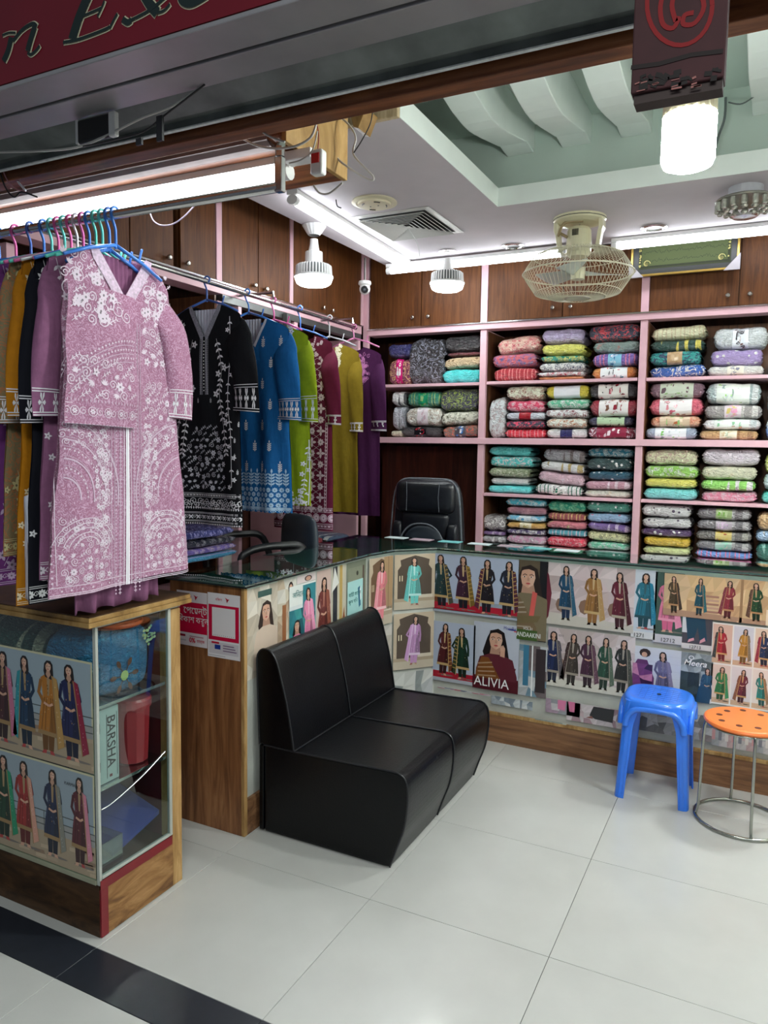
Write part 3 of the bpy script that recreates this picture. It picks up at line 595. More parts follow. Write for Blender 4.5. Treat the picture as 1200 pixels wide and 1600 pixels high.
stack([(1002, 1078, 789, 812, (232, 234, 230), (90, 80, 100), 'sprig', None), (1002, 1078, 812, 832, (230, 234, 232), (90, 80, 100), 'sprig', None), (1001, 1079, 832, 846, (66, 36, 84), (226, 220, 230), 'sprig', None), (1005, 1076, 846, 864, (228, 178, 50), (240, 200, 90), 'plain', None), (1004, 1076, 864, 878, (200, 220, 150), (236, 236, 230), 'plain', None)], .86, 'of the left stack on the bottom right shelf')
stack([(1089, 1173, 795, 815, (128, 124, 126), (170, 168, 170), 'roll', [(160, 180, 130), (120, 180, 70), (190, 210, 160)]), (1089, 1173, 815, 833, (120, 118, 122), (170, 168, 170), 'roll', [(190, 180, 190), (220, 190, 220), (170, 150, 180)]), (1087, 1173, 833, 851, (124, 120, 118), (170, 168, 160), 'roll', [(220, 200, 130), (230, 190, 60), (180, 90, 60)]), (1087, 1173, 851, 867, (120, 120, 124), (170, 170, 170), 'roll', [(160, 190, 180), (120, 200, 170), (200, 190, 180)]), (1086, 1173, 867, 880, (110, 150, 220), (230, 120, 160), 'stripe', None)], .86, 'of the middle stack on the bottom right shelf')
stack([(1183, 1260, 801, 831, (186, 150, 106), (210, 180, 140), 'roll', None), (1181, 1260, 831, 850, (150, 180, 210), (220, 226, 236), 'roll', None), (1181, 1260, 850, 880, (40, 110, 96), (120, 170, 160), 'roll', None)], .86, 'at the right edge of the bottom right shelf')
# folded blue cloths on the low side shelf by the entrance
def leftstack(rows, shelf, X, place):
    z = shelf
    for y0, y1, h, c1, c2, pat in rows[::-1]:
        PK[0] += 1; cy = (y0 + y1) / 2
        S = packshape(0, 0, 0, y1 - y0, h, .30, PK[0])
        def S2(u, v): p = S(v * 2 - 1, u); return (X - p[1], cy + p[0], z + p[2])
        T = thing('folded_cloth', '%s and %s %s folded cloth %s' % (colname(c1), colname(c2), PATN[pat], place), 'cloth pack', (X - .15, cy, z), group='folded cloths on the side shelving')
        MB().grid(S2, 26, 18, True).build('wrapped_cloth', packmat(c1, c2, pat), T, smooth=True); z += h + .001
leftstack([(2.70, 3.2, .05, (70, 76, 150), (150, 150, 210), 'swirl'), (2.68, 3.22, .04, (40, 44, 60), (150, 150, 160), 'floral'), (2.66, 3.22, .035, (130, 110, 190), (210, 190, 230), 'floral'), (2.64, 3.23, .035, (70, 150, 190), (190, 170, 220), 'stripe')], .901, -2.50, 'behind the near counter end')
leftstack([(2.1, 2.6, .05, (50, 60, 130), (200, 206, 230), 'stripe'), (2.08, 2.62, .05, (60, 90, 150), (170, 170, 220), 'floral')], .901, -2.50, 'low, nearest the entrance')
leftstack([(4.08, 4.4, .07, (150, 40, 50), (200, 190, 190), 'roll'), (4.06, 4.42, .06, (60, 90, 60), (190, 180, 150), 'roll')], .741, -2.68, 'low below the mustard dress')
leftstack([(4.46, 4.76, .06, (70, 100, 130), (190, 200, 200), 'roll'), (4.46, 4.78, .06, (200, 200, 190), (90, 120, 110), 'roll')], .741, -2.68, 'low below the purple dress')
# ================================================================ COUNTER
cwood = wood('honey brown laminate', (96, 60, 36), (134, 88, 54), (168, 118, 76), sc=(16, 16, 1.1), rough=.4, coat=.2)
cwoodh = wood('brown laminate, level grain', (92, 62, 44), (128, 90, 62), (156, 114, 80), sc=(1.1, 10, 16), rough=.4, coat=.2)
edge = wood('worn yellow timber edge', (130, 96, 56), (168, 130, 80), (196, 160, 108), sc=(10, 10, 2), rough=.6, coat=0)
CT = thing('shop_counter', 'L-shaped glass-topped shop counter with wood end panel and poster-covered front', 'counter', (-1.5, 3.3, 0))
XF, YF = -1.70, 3.585
pf = [(XF, 3.20), (-1.662, 3.40), (-1.505, YF)]
body = [(XF, 2.24), pf[0], pf[1], pf[2], (1.40, YF), (1.40, 3.98), (-2.06, 3.98), (-2.06, 2.24)]
sh = lambda P, e: [(x + ex, y + ey) for (x, y), (ex, ey) in zip(P, e)]
MB().prism(body, 'z', .0, .14).build('plinth', cwoodh, CT)
ins_ = [(XF - .012, 2.25), (XF - .012, 3.20), (-1.672, 3.405), (-1.51, YF + .012), (1.39, YF + .012), (1.39, 3.60), (-1.52, 3.60), (-1.69, 3.42), (-1.73, 3.21), (-1.73, 2.25)]
MB().prism(ins_, 'z', .1405, .958).build('front_panel', M('off white front board', (190, 192, 184), .5, var=.2, scale=5), CT)
MB().box(-2.06, -1.715, 2.221, 2.2395, 0, .962).build('end_panel', cwood, CT, bevel=.001)
MB().box(-1.7145, -1.699, 2.221, 2.24, 0, .962).build('corner_edging', edge, CT, bevel=.002)
MB().box(-2.055, -2.04, 2.24, 3.85, .141, .958).build('rear_panel', cwood, CT)
MB().box(-2.04, 1.39, 3.95, 3.97, .141, .80).build('inner_panel', cwood, CT)
gt = [(XF + .016, 2.208), (XF + .016, 3.19), (-1.648, 3.385), (-1.495, YF - .016), (1.41, YF - .016), (1.41, 4.0), (-1.36, 4.0), (-1.38, 3.9), (-2.12, 3.9), (-2.07, 2.208)]
gt = [(XF + .016, 2.208), (XF + .016, 3.19), (-1.648, 3.385), (-1.495, YF - .016), (1.41, YF - .016), (1.41, 3.90), (-2.12, 3.90), (-2.07, 2.208)]
dg = M('dark shelf under glass', (84, 120, 114), .5, var=.3, scale=4)
MB().prism(sh(gt, [(-.03, .03), (-.03, 0), (-.03, .02), (-.01, .03), (-.03, .03), (-.03, -.03), (.03, -.03), (.03, .03)]), 'z', .9585, .9625).build('under_board', dg, CT)
m = MB().prism(gt, 'z', .968, .9765); m.build('glass_top', glass('green counter glass', (.62, .80, .76), 0, mix=.30), CT, bevel=.0015)
e_ = MB()
for i in range(len(gt)):
    a, b = gt[i], gt[(i + 1) % len(gt)]; e_.tube([(a[0], a[1], .967), (b[0], b[1], .967)], .0035, 6)
e_.build('glass_edge', M('dark green glass edge', (8, 22, 20), .2, var=0), CT)
# papers and small things lying under the glass by the far edge
for k in range(7):
    x = -1.9 + k * .16 + random.uniform(-.02, .02)
    B('paper_slip', (x, x + .12, 3.80 + random.uniform(-.01, .01), 3.87, .9768, .9785), M('paper slip %d' % (k % 3), [(200, 214, 216), (170, 150, 160), (110, 190, 190)][k % 3], .6), CT)
# wood-coloured lower rail behind the torn posters
MB().box(-1.5, 1.39, YF - .004, YF + .011, .141, .155).build('lower_rail', edge, CT)

# ---------------------------------------------------------------- printed figures
SKIN = (206, 160, 136)
def dk(c, k=.7): return tuple(int(v * k) for v in c)
def lt(c, k=.35): return tuple(int(v + (255 - v) * k) for v in c)
def fig(cv, x, y0, h, dress, dup=None, trou=None, trim=(190, 160, 110), side=1, hands='front', L=2, hair=(30, 20, 18), stripes=False, skin=SKIN):
    w = h * .105; trou = trou or dk(dress, .6); R = random.Random(int(x * 1e4) + int(y0 * 1e4)); n0 = len(cv.p)
    cv.ell(x + w * .6, y0 + h * .01, w * 1.6, h * .014, (120, 112, 106), 10, L - .5)
    for s in (-1, 1):   # feet and trousers
        cv.poly([(x + s * w * .25, y0), (x + s * w * .8, y0 - h * .004), (x + s * w * .6, y0 + h * .04), (x + s * w * .2, y0 + h * .05)], skin if R.random() < .6 else (170, 60, 60), L)
        cv.poly([(x + s * w * .04, y0 + h * .04), (x + s * w * .66, y0 + h * .035), (x + s * w * .8, y0 + h * .26), (x, y0 + h * .26)], trou, L + 1)
    cv.poly([(x - w * 1.3, y0 + h * .2), (x + w * 1.3, y0 + h * .19), (x + w * 1.05, y0 + h * .45), (x + w * .72, y0 + h * .62), (x + w * .98, y0 + h * .80), (x + w * .35, y0 + h * .845), (x - w * .35, y0 + h * .845), (x - w * .98, y0 + h * .80), (x - w * .72, y0 + h * .62), (x - w * 1.05, y0 + h * .45)], dress, L + 2)
    cv.poly([(x + w * .1, y0 + h * .21), (x + w * 1.28, y0 + h * .2), (x + w * 1.0, y0 + h * .46), (x + w * .7, y0 + h * .62), (x + w * .3, y0 + h * .5)], dk(dress, .78), L + 3)
    cv.poly([(x - w * 1.3, y0 + h * .2), (x + w * 1.3, y0 + h * .19), (x + w * 1.26, y0 + h * .235), (x - w * 1.26, y0 + h * .245)], trim, L + 4)
    cv.poly([(x - w * .2, y0 + h * .83), (x + w * .2, y0 + h * .83), (x + w * .1, y0 + h * .62), (x - w * .1, y0 + h * .62)], lt(trim, .1), L + 4)
    for q in range(14):
        xx = x + R.uniform(-.9, .9) * w; yy = y0 + h * R.uniform(.26, .74); cv.ell(xx, yy, w * .06, w * .09, lt(dress, .3) if R.random() < .6 else trim, 5, L + 4)
    for q in (-.75, -.35, .45, .85):
        cv.stroke([(x + q * w * .6, y0 + h * .6), (x + q * w * 1.1, y0 + h * .25)], w * .07, dk(dress, .62), L + 4.3)
    cv.stroke([(x - w * .85, y0 + h * .78), (x - w * .62, y0 + h * .62), (x - w * .95, y0 + h * .44)], w * .09, lt(dress, .18), L + 4.4)
    # head, hair
    hy = y0 + h * .925
    cv.poly([(x - w * .5, hy + h * .03), (x - w * .2, hy + h * .065), (x + w * .25, hy + h * .065), (x + w * .52, hy + h * .03), (x + w * .62, hy - h * .08), (x + w * .45, hy - h * .13), (x - w * .4, hy - h * .11), (x - w * .58, hy - h * .05)], hair, L + 5)
    cv.poly([(x - w * .16, hy - h * .03), (x + w * .16, hy - h * .03), (x + w * .3, y0 + h * .845), (x, y0 + h * .80), (x - w * .3, y0 + h * .845)], dk(skin, .9), L + 6)
    cv.ell(x, hy, w * .33, h * .048, skin, 12, L + 7); cv.ell(x + w * .12, hy - .004 * h, w * .18, h * .035, lt(skin, .15), 8, L + 8)
    cv.poly([(x - w * .36, hy + h * .01), (x - w * .1, hy + h * .045), (x + w * .3, hy + h * .028), (x + w * .36, hy + h * .0), (x + w * .3, hy + h * .055), (x, hy + h * .066), (x - w * .34, hy + h * .045)], hair, L + 9)
    for s in (-1, 1): cv.ell(x + s * w * .14, hy + h * .006, w * .07, h * .005, (40, 24, 20), 6, L + 9)
    cv.ell(x, hy - h * .024, w * .09, h * .005, (160, 50, 56), 6, L + 9)
    # arms
    hx = x + side * w * .1
    if hands == 'hip':
        cv.stroke([(x + side * w * .9, y0 + h * .78), (x + side * w * 1.75, y0 + h * .62), (x + side * w * .8, y0 + h * .53)], w * .38, dk(dress, .9), L + 5)
        cv.stroke([(x - side * w * .9, y0 + h * .78), (x - side * w * 1.15, y0 + h * .6), (x - side * w * 1.1, y0 + h * .46)], w * .38, dk(dress, .9), L + 5)
    else:
        for s in (-1, 1): cv.stroke([(x + s * w * .92, y0 + h * .78), (x + s * w * 1.2, y0 + h * .64), (x + s * w * .55, y0 + h * .54)], w * .38, dk(dress, .88), L + 5)
        for s in (-1, 1): cv.stroke([(x + s * w * .55, y0 + h * .54), (hx, y0 + h * .515)], w * .24, skin, L + 6)
    if dup:
        s = side
        cv.poly([(x + s * w * .4, y0 + h * .84), (x + s * w * 1.05, y0 + h * .81), (x + s * w * 1.45, y0 + h * .5), (x + s * w * 2.0, y0 + h * .12), (x + s * w * 1.15, y0 + h * .07), (x + s * w * .85, y0 + h * .45), (x + s * w * .6, y0 + h * .65)], dup, L + 8)
        cv.stroke([(x + s * w * .5, y0 + h * .83), (x + s * w * .75, y0 + h * .6), (x + s * w * 1.0, y0 + h * .3), (x + s * w * 1.2, y0 + h * .07)], w * .12, trim, L + 9)
        if stripes:
            for q in range(9):
                t = q / 9; yy = y0 + h * (.78 - .66 * t); cv.stroke([(x + s * w * (.7 + .35 * t), yy), (x + s * w * (1.1 + .75 * t), yy + h * .02)], h * .012, (196, 160, 84), L + 9.5)
        for q in range(0 if stripes else 10):
            t = R.random(); cv.ell(x + s * w * (.85 + .6 * t + R.uniform(-.1, .15)), y0 + h * (.75 - .62 * t), w * .05, w * .07, lt(dup, .4), 5, L + 9.5)
    _sway(cv, n0, x, y0, R)
def _sway(cv, n0, x, y0, R):
    sh_, wd = R.uniform(-.06, .06), R.uniform(.92, 1.16)
    for i in range(n0, len(cv.p)):
        pts, c, l = cv.p[i]; cv.p[i] = ([(x + (a - x) * wd + sh_ * (b - y0), b) for a, b in pts], c, l)
def bust(cv, x, y, s, dress, scarf=None, hair=(24, 18, 18), skin=SKIN, turn=1, L=2, hand=True):
    """head-and-shoulders portrait; (x, y) = chin, s = head height"""
    cv.poly([(x - s * .5, y + s * .6), (x - s * .3, y + s * 1.0), (x + s * .1, y + s * 1.14), (x + s * .45, y + s * .95), (x + s * .6, y + s * .3), (x + s * .75, y - s * .5), (x + s * .5, y - s * 1.0), (x - s * .5, y - s * .9), (x - s * .75, y - s * .2)], hair, L)
    cv.poly([(x - s * .25, y + s * .3), (x + s * .25, y + s * .3), (x + s * .4, y - s * .35), (x - s * .35, y - s * .35)], dk(skin, .85), L + 1)
    cv.poly([(x - s * .35, y - s * .28), (x + s * .35, y - s * .28), (x + s * .95, y - s * .5), (x + s * 1.2, y - s * 1.4), (x + s * 1.25, y - s * 2.6), (x - s * 1.2, y - s * 2.6), (x - s * 1.1, y - s * 1.2), (x - s * .9, y - s * .5)], dress, L + 2)
    cv.poly([(x - s * .38, y + s * .5), (x - s * .3, y + s * .15), (x, y - s * .03), (x + s * .26, y + s * .15), (x + s * .36, y + s * .5), (x + s * .3, y + s * .85), (x, y + s * .98), (x - s * .32, y + s * .82)], skin, L + 3)
    cv.poly([(x + s * .02, y + s * .0), (x + s * .26, y + s * .15), (x + s * .36, y + s * .5), (x + s * .3, y + s * .8), (x + s * .12, y + s * .5)], lt(skin, .15), L + 4)
    for q in (-1, 1):
        cv.ell(x + q * s * .17 - .02 * s, y + s * .53, s * .085, s * .03, (240, 232, 226), 8, L + 5); cv.ell(x + q * s * .17 - .02 * s, y + s * .53, s * .04, s * .033, (30, 18, 16), 8, L + 6)
        cv.stroke([(x + q * s * .28, y + s * .60), (x + q * s * .17, y + s * .67), (x + q * s * .06, y + s * .62)], s * .035, (50, 32, 28), L + 6)
    cv.poly([(x - s * .03, y + s * .5), (x + s * .03, y + s * .5), (x + s * .06, y + s * .33), (x - s * .06, y + s * .33)], dk(skin, .88), L + 5)
    cv.ell(x, y + s * .2, s * .12, s * .04, (176, 60, 66), 8, L + 6)
    cv.poly([(x - s * .42, y + s * .45), (x - s * .3, y + s * .86), (x + s * .02, y + s * .92), (x + s * .3, y + s * .84), (x + s * .42, y + s * .4), (x + s * .46, y + s * .9), (x + s * .1, y + s * 1.12), (x - s * .34, y + s * 1.0)], hair, L + 7)
    if scarf:
        cv.poly([(x - s * .8, y - s * .5), (x - s * .4, y - s * .5), (x + s * .5, y - s * 2.0), (x + s * .3, y - s * 2.6), (x - s * 1.2, y - s * 2.6), (x - s * 1.1, y - s * 1.3)], scarf, L + 4)
        for q in range(7): cv.stroke([(x - s * 1.0, y - s * (.9 + q * .22)), (x - s * .2 + s * .08 * q, y - s * (.75 + q * .24))], s * .07, lt(scarf, .35), L + 5)
    if hand:
        cv.stroke([(x + s * 1.0, y - s * .9), (x + s * .8, y - s * 1.9), (x + s * .42, y - s * .8), (x + s * .36, y - s * .1)], s * .3, dress, L + 6)
        cv.poly([(x + s * .24, y - s * .35), (x + s * .5, y - s * .4), (x + s * .52, y + s * .1), (x + s * .4, y + s * .28), (x + s * .26, y + s * .1)], skin, L + 8)
        for q in range(4): cv.stroke([(x + s * (.28 + q * .06), y - s * .05), (x + s * (.24 + q * .07), y + s * (.26 - .03 * q))], s * .045, lt(skin, .1), L + 9)
prt = vcol()
def mottled(cv, w, h, cols, n, L=1, seed=1, big=.2):
    R = random.Random(seed); ny = max(2, int(math.sqrt(n * h / w) + .5)); nx = max(2, int(n / ny + .5))
    g = [[((i + (R.uniform(-.38, .38) if 0 < i < nx else 0)) * w / nx, (j + (R.uniform(-.38, .38) if 0 < j < ny else 0)) * h / ny) for i in range(nx + 1)] for j in range(ny + 1)]
    for j in range(ny):
        for i in range(nx): c = R.choice(cols); cv.poly([g[j][i], g[j][i + 1], g[j + 1][i + 1]], c, L); cv.poly([g[j][i], g[j + 1][i + 1], g[j + 1][i]], tuple(int(v * .94) for v in c), L)
def poster(label, p0, p1, bg, draw, off=.0, border=.0, bcol=(226, 226, 220), group=None, ground=None, th=.0009, plane='y', X=XF, Y=YF, fnraw=None, size=None):
    """sheet of paper glued on a face; p0 top-left pixel, p1 bottom-right pixel of it in the photograph"""
    if fnraw: W_, H_ = size; base = fnraw; org = base(W_ / 2, 0, 0)
    elif plane == 'y':
        a = onY(*p0, Y); b = onY(*p1, Y); W_, H_ = b[0] - a[0], a[2] - b[2]; base = planeY(a[0], b[2], Y - .0006 - off); org = (a[0] + W_ / 2, Y - off, b[2])
    else:
        a = onX(*p0, X); b = onX(*p1, X); W_, H_ = b[1] - a[1], a[2] - b[2]; base = planeX(a[1], b[2], X + .0006 + off); org = (X + off, a[1] + W_ / 2, b[2])
    T = thing('poster', label, 'poster', org, group=group)
    m = MB(); n = 8
    vs = [base(x, z, o) for o in (0, th) for x, z in ((0, 0), (W_, 0), (W_, H_), (0, H_))]
    m.add(vs, [(0, 3, 2, 1), (4, 5, 6, 7), (0, 1, 5, 4), (1, 2, 6, 5), (2, 3, 7, 6), (3, 0, 4, 7)], bcol); m.build('sheet', prt, T)
    cv = CV(); cv.rect(border, border, W_ - border, H_ - border, bg, 0)
    if ground: cv.poly([(border, border), (W_ - border, border), (W_ - border, H_ * ground[0]), (border, H_ * ground[0] * 1.1)], ground[1], 1)
    draw(cv, W_, H_); cv.p = [(q, c, l) for q, c, l in ((clip_poly(p_, W_, H_), c, l) for p_, c, l in cv.p) if q]; fn = lambda a, b, o: base(a, b, th + o)
    cv.build('print', fn, prt, T); return T, fn, W_, H_
inkd = M('dark ink', (28, 28, 32), .5, var=0); inkw = M('white ink', (240, 240, 240), .5, var=0); inkt = M('teal ink', (20, 110, 110), .5, var=0)
# --- back counter face
def dA(cv, W_, H_):
    cv.rect(0, H_ * .04, W_, H_ * .17, (170, 24, 48), 1); cv.rect(0, 0, W_, H_ * .05, (168, 176, 190), 1); cv.rect(0, H_ * .17, W_, H_ * .24, (150, 160, 176), 1)
    cv.rect(W_ * .3, H_ * .17, W_ * .48, H_ * .36, (150, 90, 44), 1.2); cv.rect(0, H_ * .17, W_ * .05, H_ * .34, (120, 70, 40), 1.2)
    for i, (px, d, u) in enumerate(((.10, (24, 56, 60), (70, 70, 60)), (.36, (62, 30, 52), (120, 96, 40)), (.635, (30, 26, 34), (90, 40, 60)), (.87, (28, 32, 50), (80, 36, 54)))):
        fig(cv, W_ * px, H_ * .07 - H_ * .02 * (i // 2), H_ * .92, d, u, (22, 24, 34), side=(1, 1, -1, 1)[i], hands='hip' if i == 0 else 'front', stripes=True)
poster('red-carpet poster of four women in dark suits', (680, 864), (809, 970), (176, 188, 210), dA)
def dB(cv, W_, H_):
    cv.rect(0, H_ * .06, W_, H_ * .17, (170, 24, 48), 1); cv.rect(0, 0, W_, H_ * .06, (176, 180, 190), 1)
    fig(cv, W_ * .25, H_ * .1, H_ * .88, (84, 30, 34), (110, 60, 40), side=1, stripes=True); fig(cv, W_ * .72, H_ * .08, H_ * .86, (20, 52, 36), (50, 60, 40), side=-1, hands='hip', stripes=True)
poster('poster of two women in maroon and dark green suits on a red carpet', (677, 969), (741, 1072), (178, 188, 208), dB)
def dC(cv, W_, H_):
    cv.rect(0, 0, W_, H_ * .20, (84, 22, 34), 1)
    bust(cv, W_ * .50, H_ * .62, H_ * .27, (92, 34, 46), (120, 72, 30), L=2)
    cv.rect(0, 0, W_, H_ * .17, (80, 20, 32), 13); cv.ell(W_ * .84, H_ * .935, W_ * .1, H_ * .012, (60, 70, 150), 8, 2); cv.ell(W_ * .92, H_ * .915, W_ * .05, H_ * .008, (200, 40, 60), 8, 3)
T, fn, W_, H_ = poster('poster of a seated woman in maroon above large white capital lettering', (741, 970), (809, 1085), (186, 192, 206), dC)
text('ALIVIA', fn, H_ * .20, inkw, T, W_ * .03, H_ * .05, sx=.92); text('MoreRa', fn, H_ * .07, M('navy ink', (50, 60, 140), .5, var=0), T, W_ * .66, H_ * .93, sx=.8)
def dD(cv, W_, H_):
    cv.rect(W_ * .72, 0, W_, H_, (16, 16, 22), 1); cv.rect(0, 0, W_ * .75, H_ * .32, (74, 84, 44), 1)
    bust(cv, W_ * .34, H_ * .66, H_ * .25, (120, 108, 84), (116, 96, 70), hair=(40, 28, 24), L=2, hand=False)
    cv.poly([(W_ * .5, H_ * .62), (W_ * .66, H_ * .6), (W_ * .56, H_ * .3), (W_ * .4, H_ * .3)], (206, 90, 84), 10); cv.poly([(0, H_ * .3), (W_ * .8, H_ * .32), (W_ * .7, H_ * .24), (0, H_ * .2)], (110, 96, 66), 11)
    cv.rect(0, H_ * .0, W_ * .7, H_ * .13, (64, 90, 40), 12)
T, fn, W_, H_ = poster('poster of a woman with an olive and coral scarf beside a black band', (811, 874), (853, 1004), (92, 80, 62), dD, off=.0)
text('ANDAAKINI', fn, H_ * .085, inkw, T, W_ * .0, H_ * .04, sx=.66); text('VOL.01', fn, H_ * .05, inkw, T, W_ * .22, H_ * .13, sx=.8)
def dE(cv, W_, H_):
    mottled(cv, W_, H_, [(204, 186, 188), (214, 200, 200), (190, 172, 170)], 30, 1, 4); cv.poly([(0, 0), (W_, 0), (W_, H_ * .12), (0, H_ * .2)], (196, 190, 180), 2)
    for x in (.18, .45, .78): cv.ell(W_ * x, H_ * .33, W_ * .07, H_ * .12, (130, 100, 84), 8, 2)
    cv.poly([(0, H_ * .05), (W_ * .03, H_ * .12), (W_ * .06, H_ * .5), (W_ * .02, H_ * .8), (0, H_ * .84)], (100, 30, 48), 3)
    fig(cv, W_ * .235, H_ * .09, H_ * .88, (24, 72, 104), (40, 90, 116), (20, 40, 70), trim=(150, 140, 130)); fig(cv, W_ * .54, H_ * .06, H_ * .90, (150, 106, 56), (176, 140, 90), (140, 96, 50), trim=(190, 160, 110)); fig(cv, W_ * .85, H_ * .04, H_ * .90, (96, 24, 44), (70, 20, 34), trim=(170, 160, 140), side=1)
poster('wide poster of three women in blue, mustard and maroon suits, pink hazy background', (856, 878), (989, 990), (208, 196, 198), dE)
def dF(cv, W_, H_):
    mottled(cv, W_, H_, [(206, 190, 192), (216, 204, 204), (196, 180, 178)], 30, 1, 9); cv.poly([(0, 0), (W_, 0), (W_, H_ * .12), (0, H_ * .18)], (206, 202, 192), 2)
    for x in (.15, .47, .7): cv.ell(W_ * x, H_ * .38, W_ * .06, H_ * .13, (140, 112, 96), 8, 2)
    for x, d, u in ((.0, (24, 40, 84), (90, 84, 90)), (.285, (66, 56, 50), (60, 40, 40)), (.48, (66, 26, 56), (96, 60, 80)), (.66, (24, 70, 54), (80, 100, 84)), (.86, (26, 30, 32), (70, 74, 66))):
        fig(cv, W_ * max(x, .06), H_ * .06, H_ * .88, d, u, trim=(150, 140, 128), side=-1 if x == .285 else 1)
T, fn, W_, H_ = poster('wide poster of five women in dark suits, below the blue and mustard trio', (857, 979), (989, 1091), (212, 202, 204), dF)
text('1011', fn, H_ * .05, inkd, T, W_ * .12, H_ * .86)
def one(d, u, **k):
    def f(cv, W_, H_): fig(cv, W_ * .5, H_ * .05, H_ * .88, d, u, **k)
    return f
T, fn, W_, H_ = poster('narrow poster of a long-haired woman in a teal suit against a white wall', (990, 889), (1023, 1000), (196, 204, 214), lambda cv, W_, H_: (cv.rect(0, 0, W_, H_ * .1, (214, 214, 214), 1), fig(cv, W_ * .48, H_ * .14, H_ * .82, (36, 110, 130), (30, 120, 150), trim=(30, 70, 80))))
text('1271', fn, H_ * .08, inkd, T, W_ * .1, H_ * .02)
T, fn, W_, H_ = poster('poster of a woman in a pink suit partly behind the orange-toned poster', (1025, 893), (1065, 1008), (60, 84, 76), lambda cv, W_, H_: (cv.rect(0, 0, W_, H_ * .12, (206, 202, 206), 1), fig(cv, W_ * .48, H_ * .16, H_ * .80, (214, 118, 150), (224, 140, 170), (206, 96, 134), trim=(226, 150, 176))))
text('12712', fn, H_ * .08, inkd, T, W_ * .25, H_ * .02)
def dI(cv, W_, H_):
    cv.rect(0, 0, W_, H_ * .17, (212, 206, 204), 1); cv.rect(0, H_ * .5, W_ * .22, H_, (210, 212, 216), 1)
    cv.poly([(W_ * .1, H_), (W_ * .75, H_), (W_ * .85, H_ * .3), (W_ * .6, H_ * .28), (W_ * .52, H_ * .7), (W_ * .4, H_ * .25), (W_ * .2, H_ * .28)], (24, 62, 84), 2)
    cv.poly([(W_ * .2, H_ * .2), (W_ * .42, H_ * .28), (W_ * .4, H_ * .36), (W_ * .24, H_ * .3)], (216, 150, 160), 3); cv.poly([(W_ * .6, H_ * .2), (W_ * .8, H_ * .3), (W_ * .76, H_ * .4), (W_ * .62, H_ * .3)], (216, 150, 160), 3)
T, fn, W_, H_ = poster('cropped poster showing navy trousers and pink heeled shoes', (1067, 962), (1111, 1018), (70, 66, 76), dI)
text('12713', fn, H_ * .14, inkd, T, W_ * .25, H_ * .03)
def dH(cv, W_, H_):
    mottled(cv, W_, H_, [(214, 180, 136), (222, 192, 150), (198, 160, 120), (206, 176, 140)], 26, 1, 3, .3)
    cv.poly([(0, 0), (W_, 0), (W_, H_ * .1), (0, H_ * .16)], (170, 134, 110), 2)
    for q in range(5): cv.rect(W_ * .40, H_ * (.15 + q * .09), W_ * .52, H_ * (.2 + q * .09), (190, 150, 130) if q % 2 else (160, 116, 100), 2)
    cv.rect(W_ * .71, 0, W_ * .735, H_, (150, 116, 84), 2); cv.rect(W_ * .945, H_ * .0, W_ * .985, H_ * .36, (226, 206, 180), 3)
    for x, d, u in ((.105, (74, 60, 40), (60, 44, 36)), (.34, (24, 80, 96), (34, 96, 104)), (.60, (140, 44, 58), (120, 50, 60)), (.86, (34, 74, 44), (92, 62, 50))):
        fig(cv, W_ * x, H_ * .07, H_ * .88, d, u, trim=(176, 130, 90), side=-1 if x > .5 else 1)
poster('wide tan-toned poster of four women in dark brown, teal, red and green suits', (1039, 895), (1206, 978), (214, 184, 146), dH, off=.0035)
def dJ(cv, W_, H_):
    for q in range(6): cv.rect(0, H_ * q / 6, W_, H_ * q / 6 + .002, (196, 198, 206), 1)
    cv.poly([(0, 0), (W_ * .45, 0), (W_ * .46, H_ * .3), (W_ * .3, H_ * .7), (W_ * .1, H_ * .7), (0, H_ * .5)], (96, 44, 96), 2); mottled(cv, W_ * .42, H_ * .6, [(120, 60, 120), (60, 30, 70), (200, 130, 170)], 16, 3, 5)
    cv.ell(W_ * .25, H_ * .86, W_ * .12, H_ * .1, (46, 28, 28), 10, 4); cv.ell(W_ * .24, H_ * .82, W_ * .06, H_ * .06, SKIN, 10, 5)
    fig(cv, W_ * .66, -H_ * .3, H_ * 1.24, (110, 104, 136), (134, 124, 150), trim=(120, 110, 130))
poster('poster of a woman in a grey lavender suit beside a purple floral one', (990, 1008), (1062, 1086), (206, 208, 216), dJ)
def dK(cv, W_, H_):
    mottled(cv, W_, H_, [(140, 148, 152), (170, 178, 182), (90, 100, 104), (120, 128, 132)], 40, 1, 8, .25); cv.rect(0, 0, W_, H_ * .38, (210, 210, 214), 2)
    mottled(cv, W_ * .6, H_ * .6, [(40, 50, 52), (60, 72, 70)], 12, 2.5, 6, .2)
    fig(cv, W_ * .84, -H_ * .05, H_ * .78, (30, 78, 110), (26, 70, 104), (24, 60, 96), trim=(40, 80, 110), side=-1)
    cv.poly([(W_ * .5, 0), (W_ * .95, 0), (W_ * .98, H_ * .3), (W_ * .6, H_ * .34)], (24, 66, 98), 12)
    cv.ell(W_ * .32, H_ * .9, W_ * .09, H_ * .045, (226, 230, 232), 12, 4); cv.ell(W_ * .32, H_ * .9, W_ * .06, H_ * .03, (130, 138, 142), 12, 5)
T, fn, W_, H_ = poster('grey garden poster with white script lettering and a seated woman in teal', (1065, 1018), (1111, 1100), (150, 156, 160), dK)
text('Meera', fn, H_ * .17, inkw, T, W_ * .08, H_ * .74, shear=.3, bold=.0006)
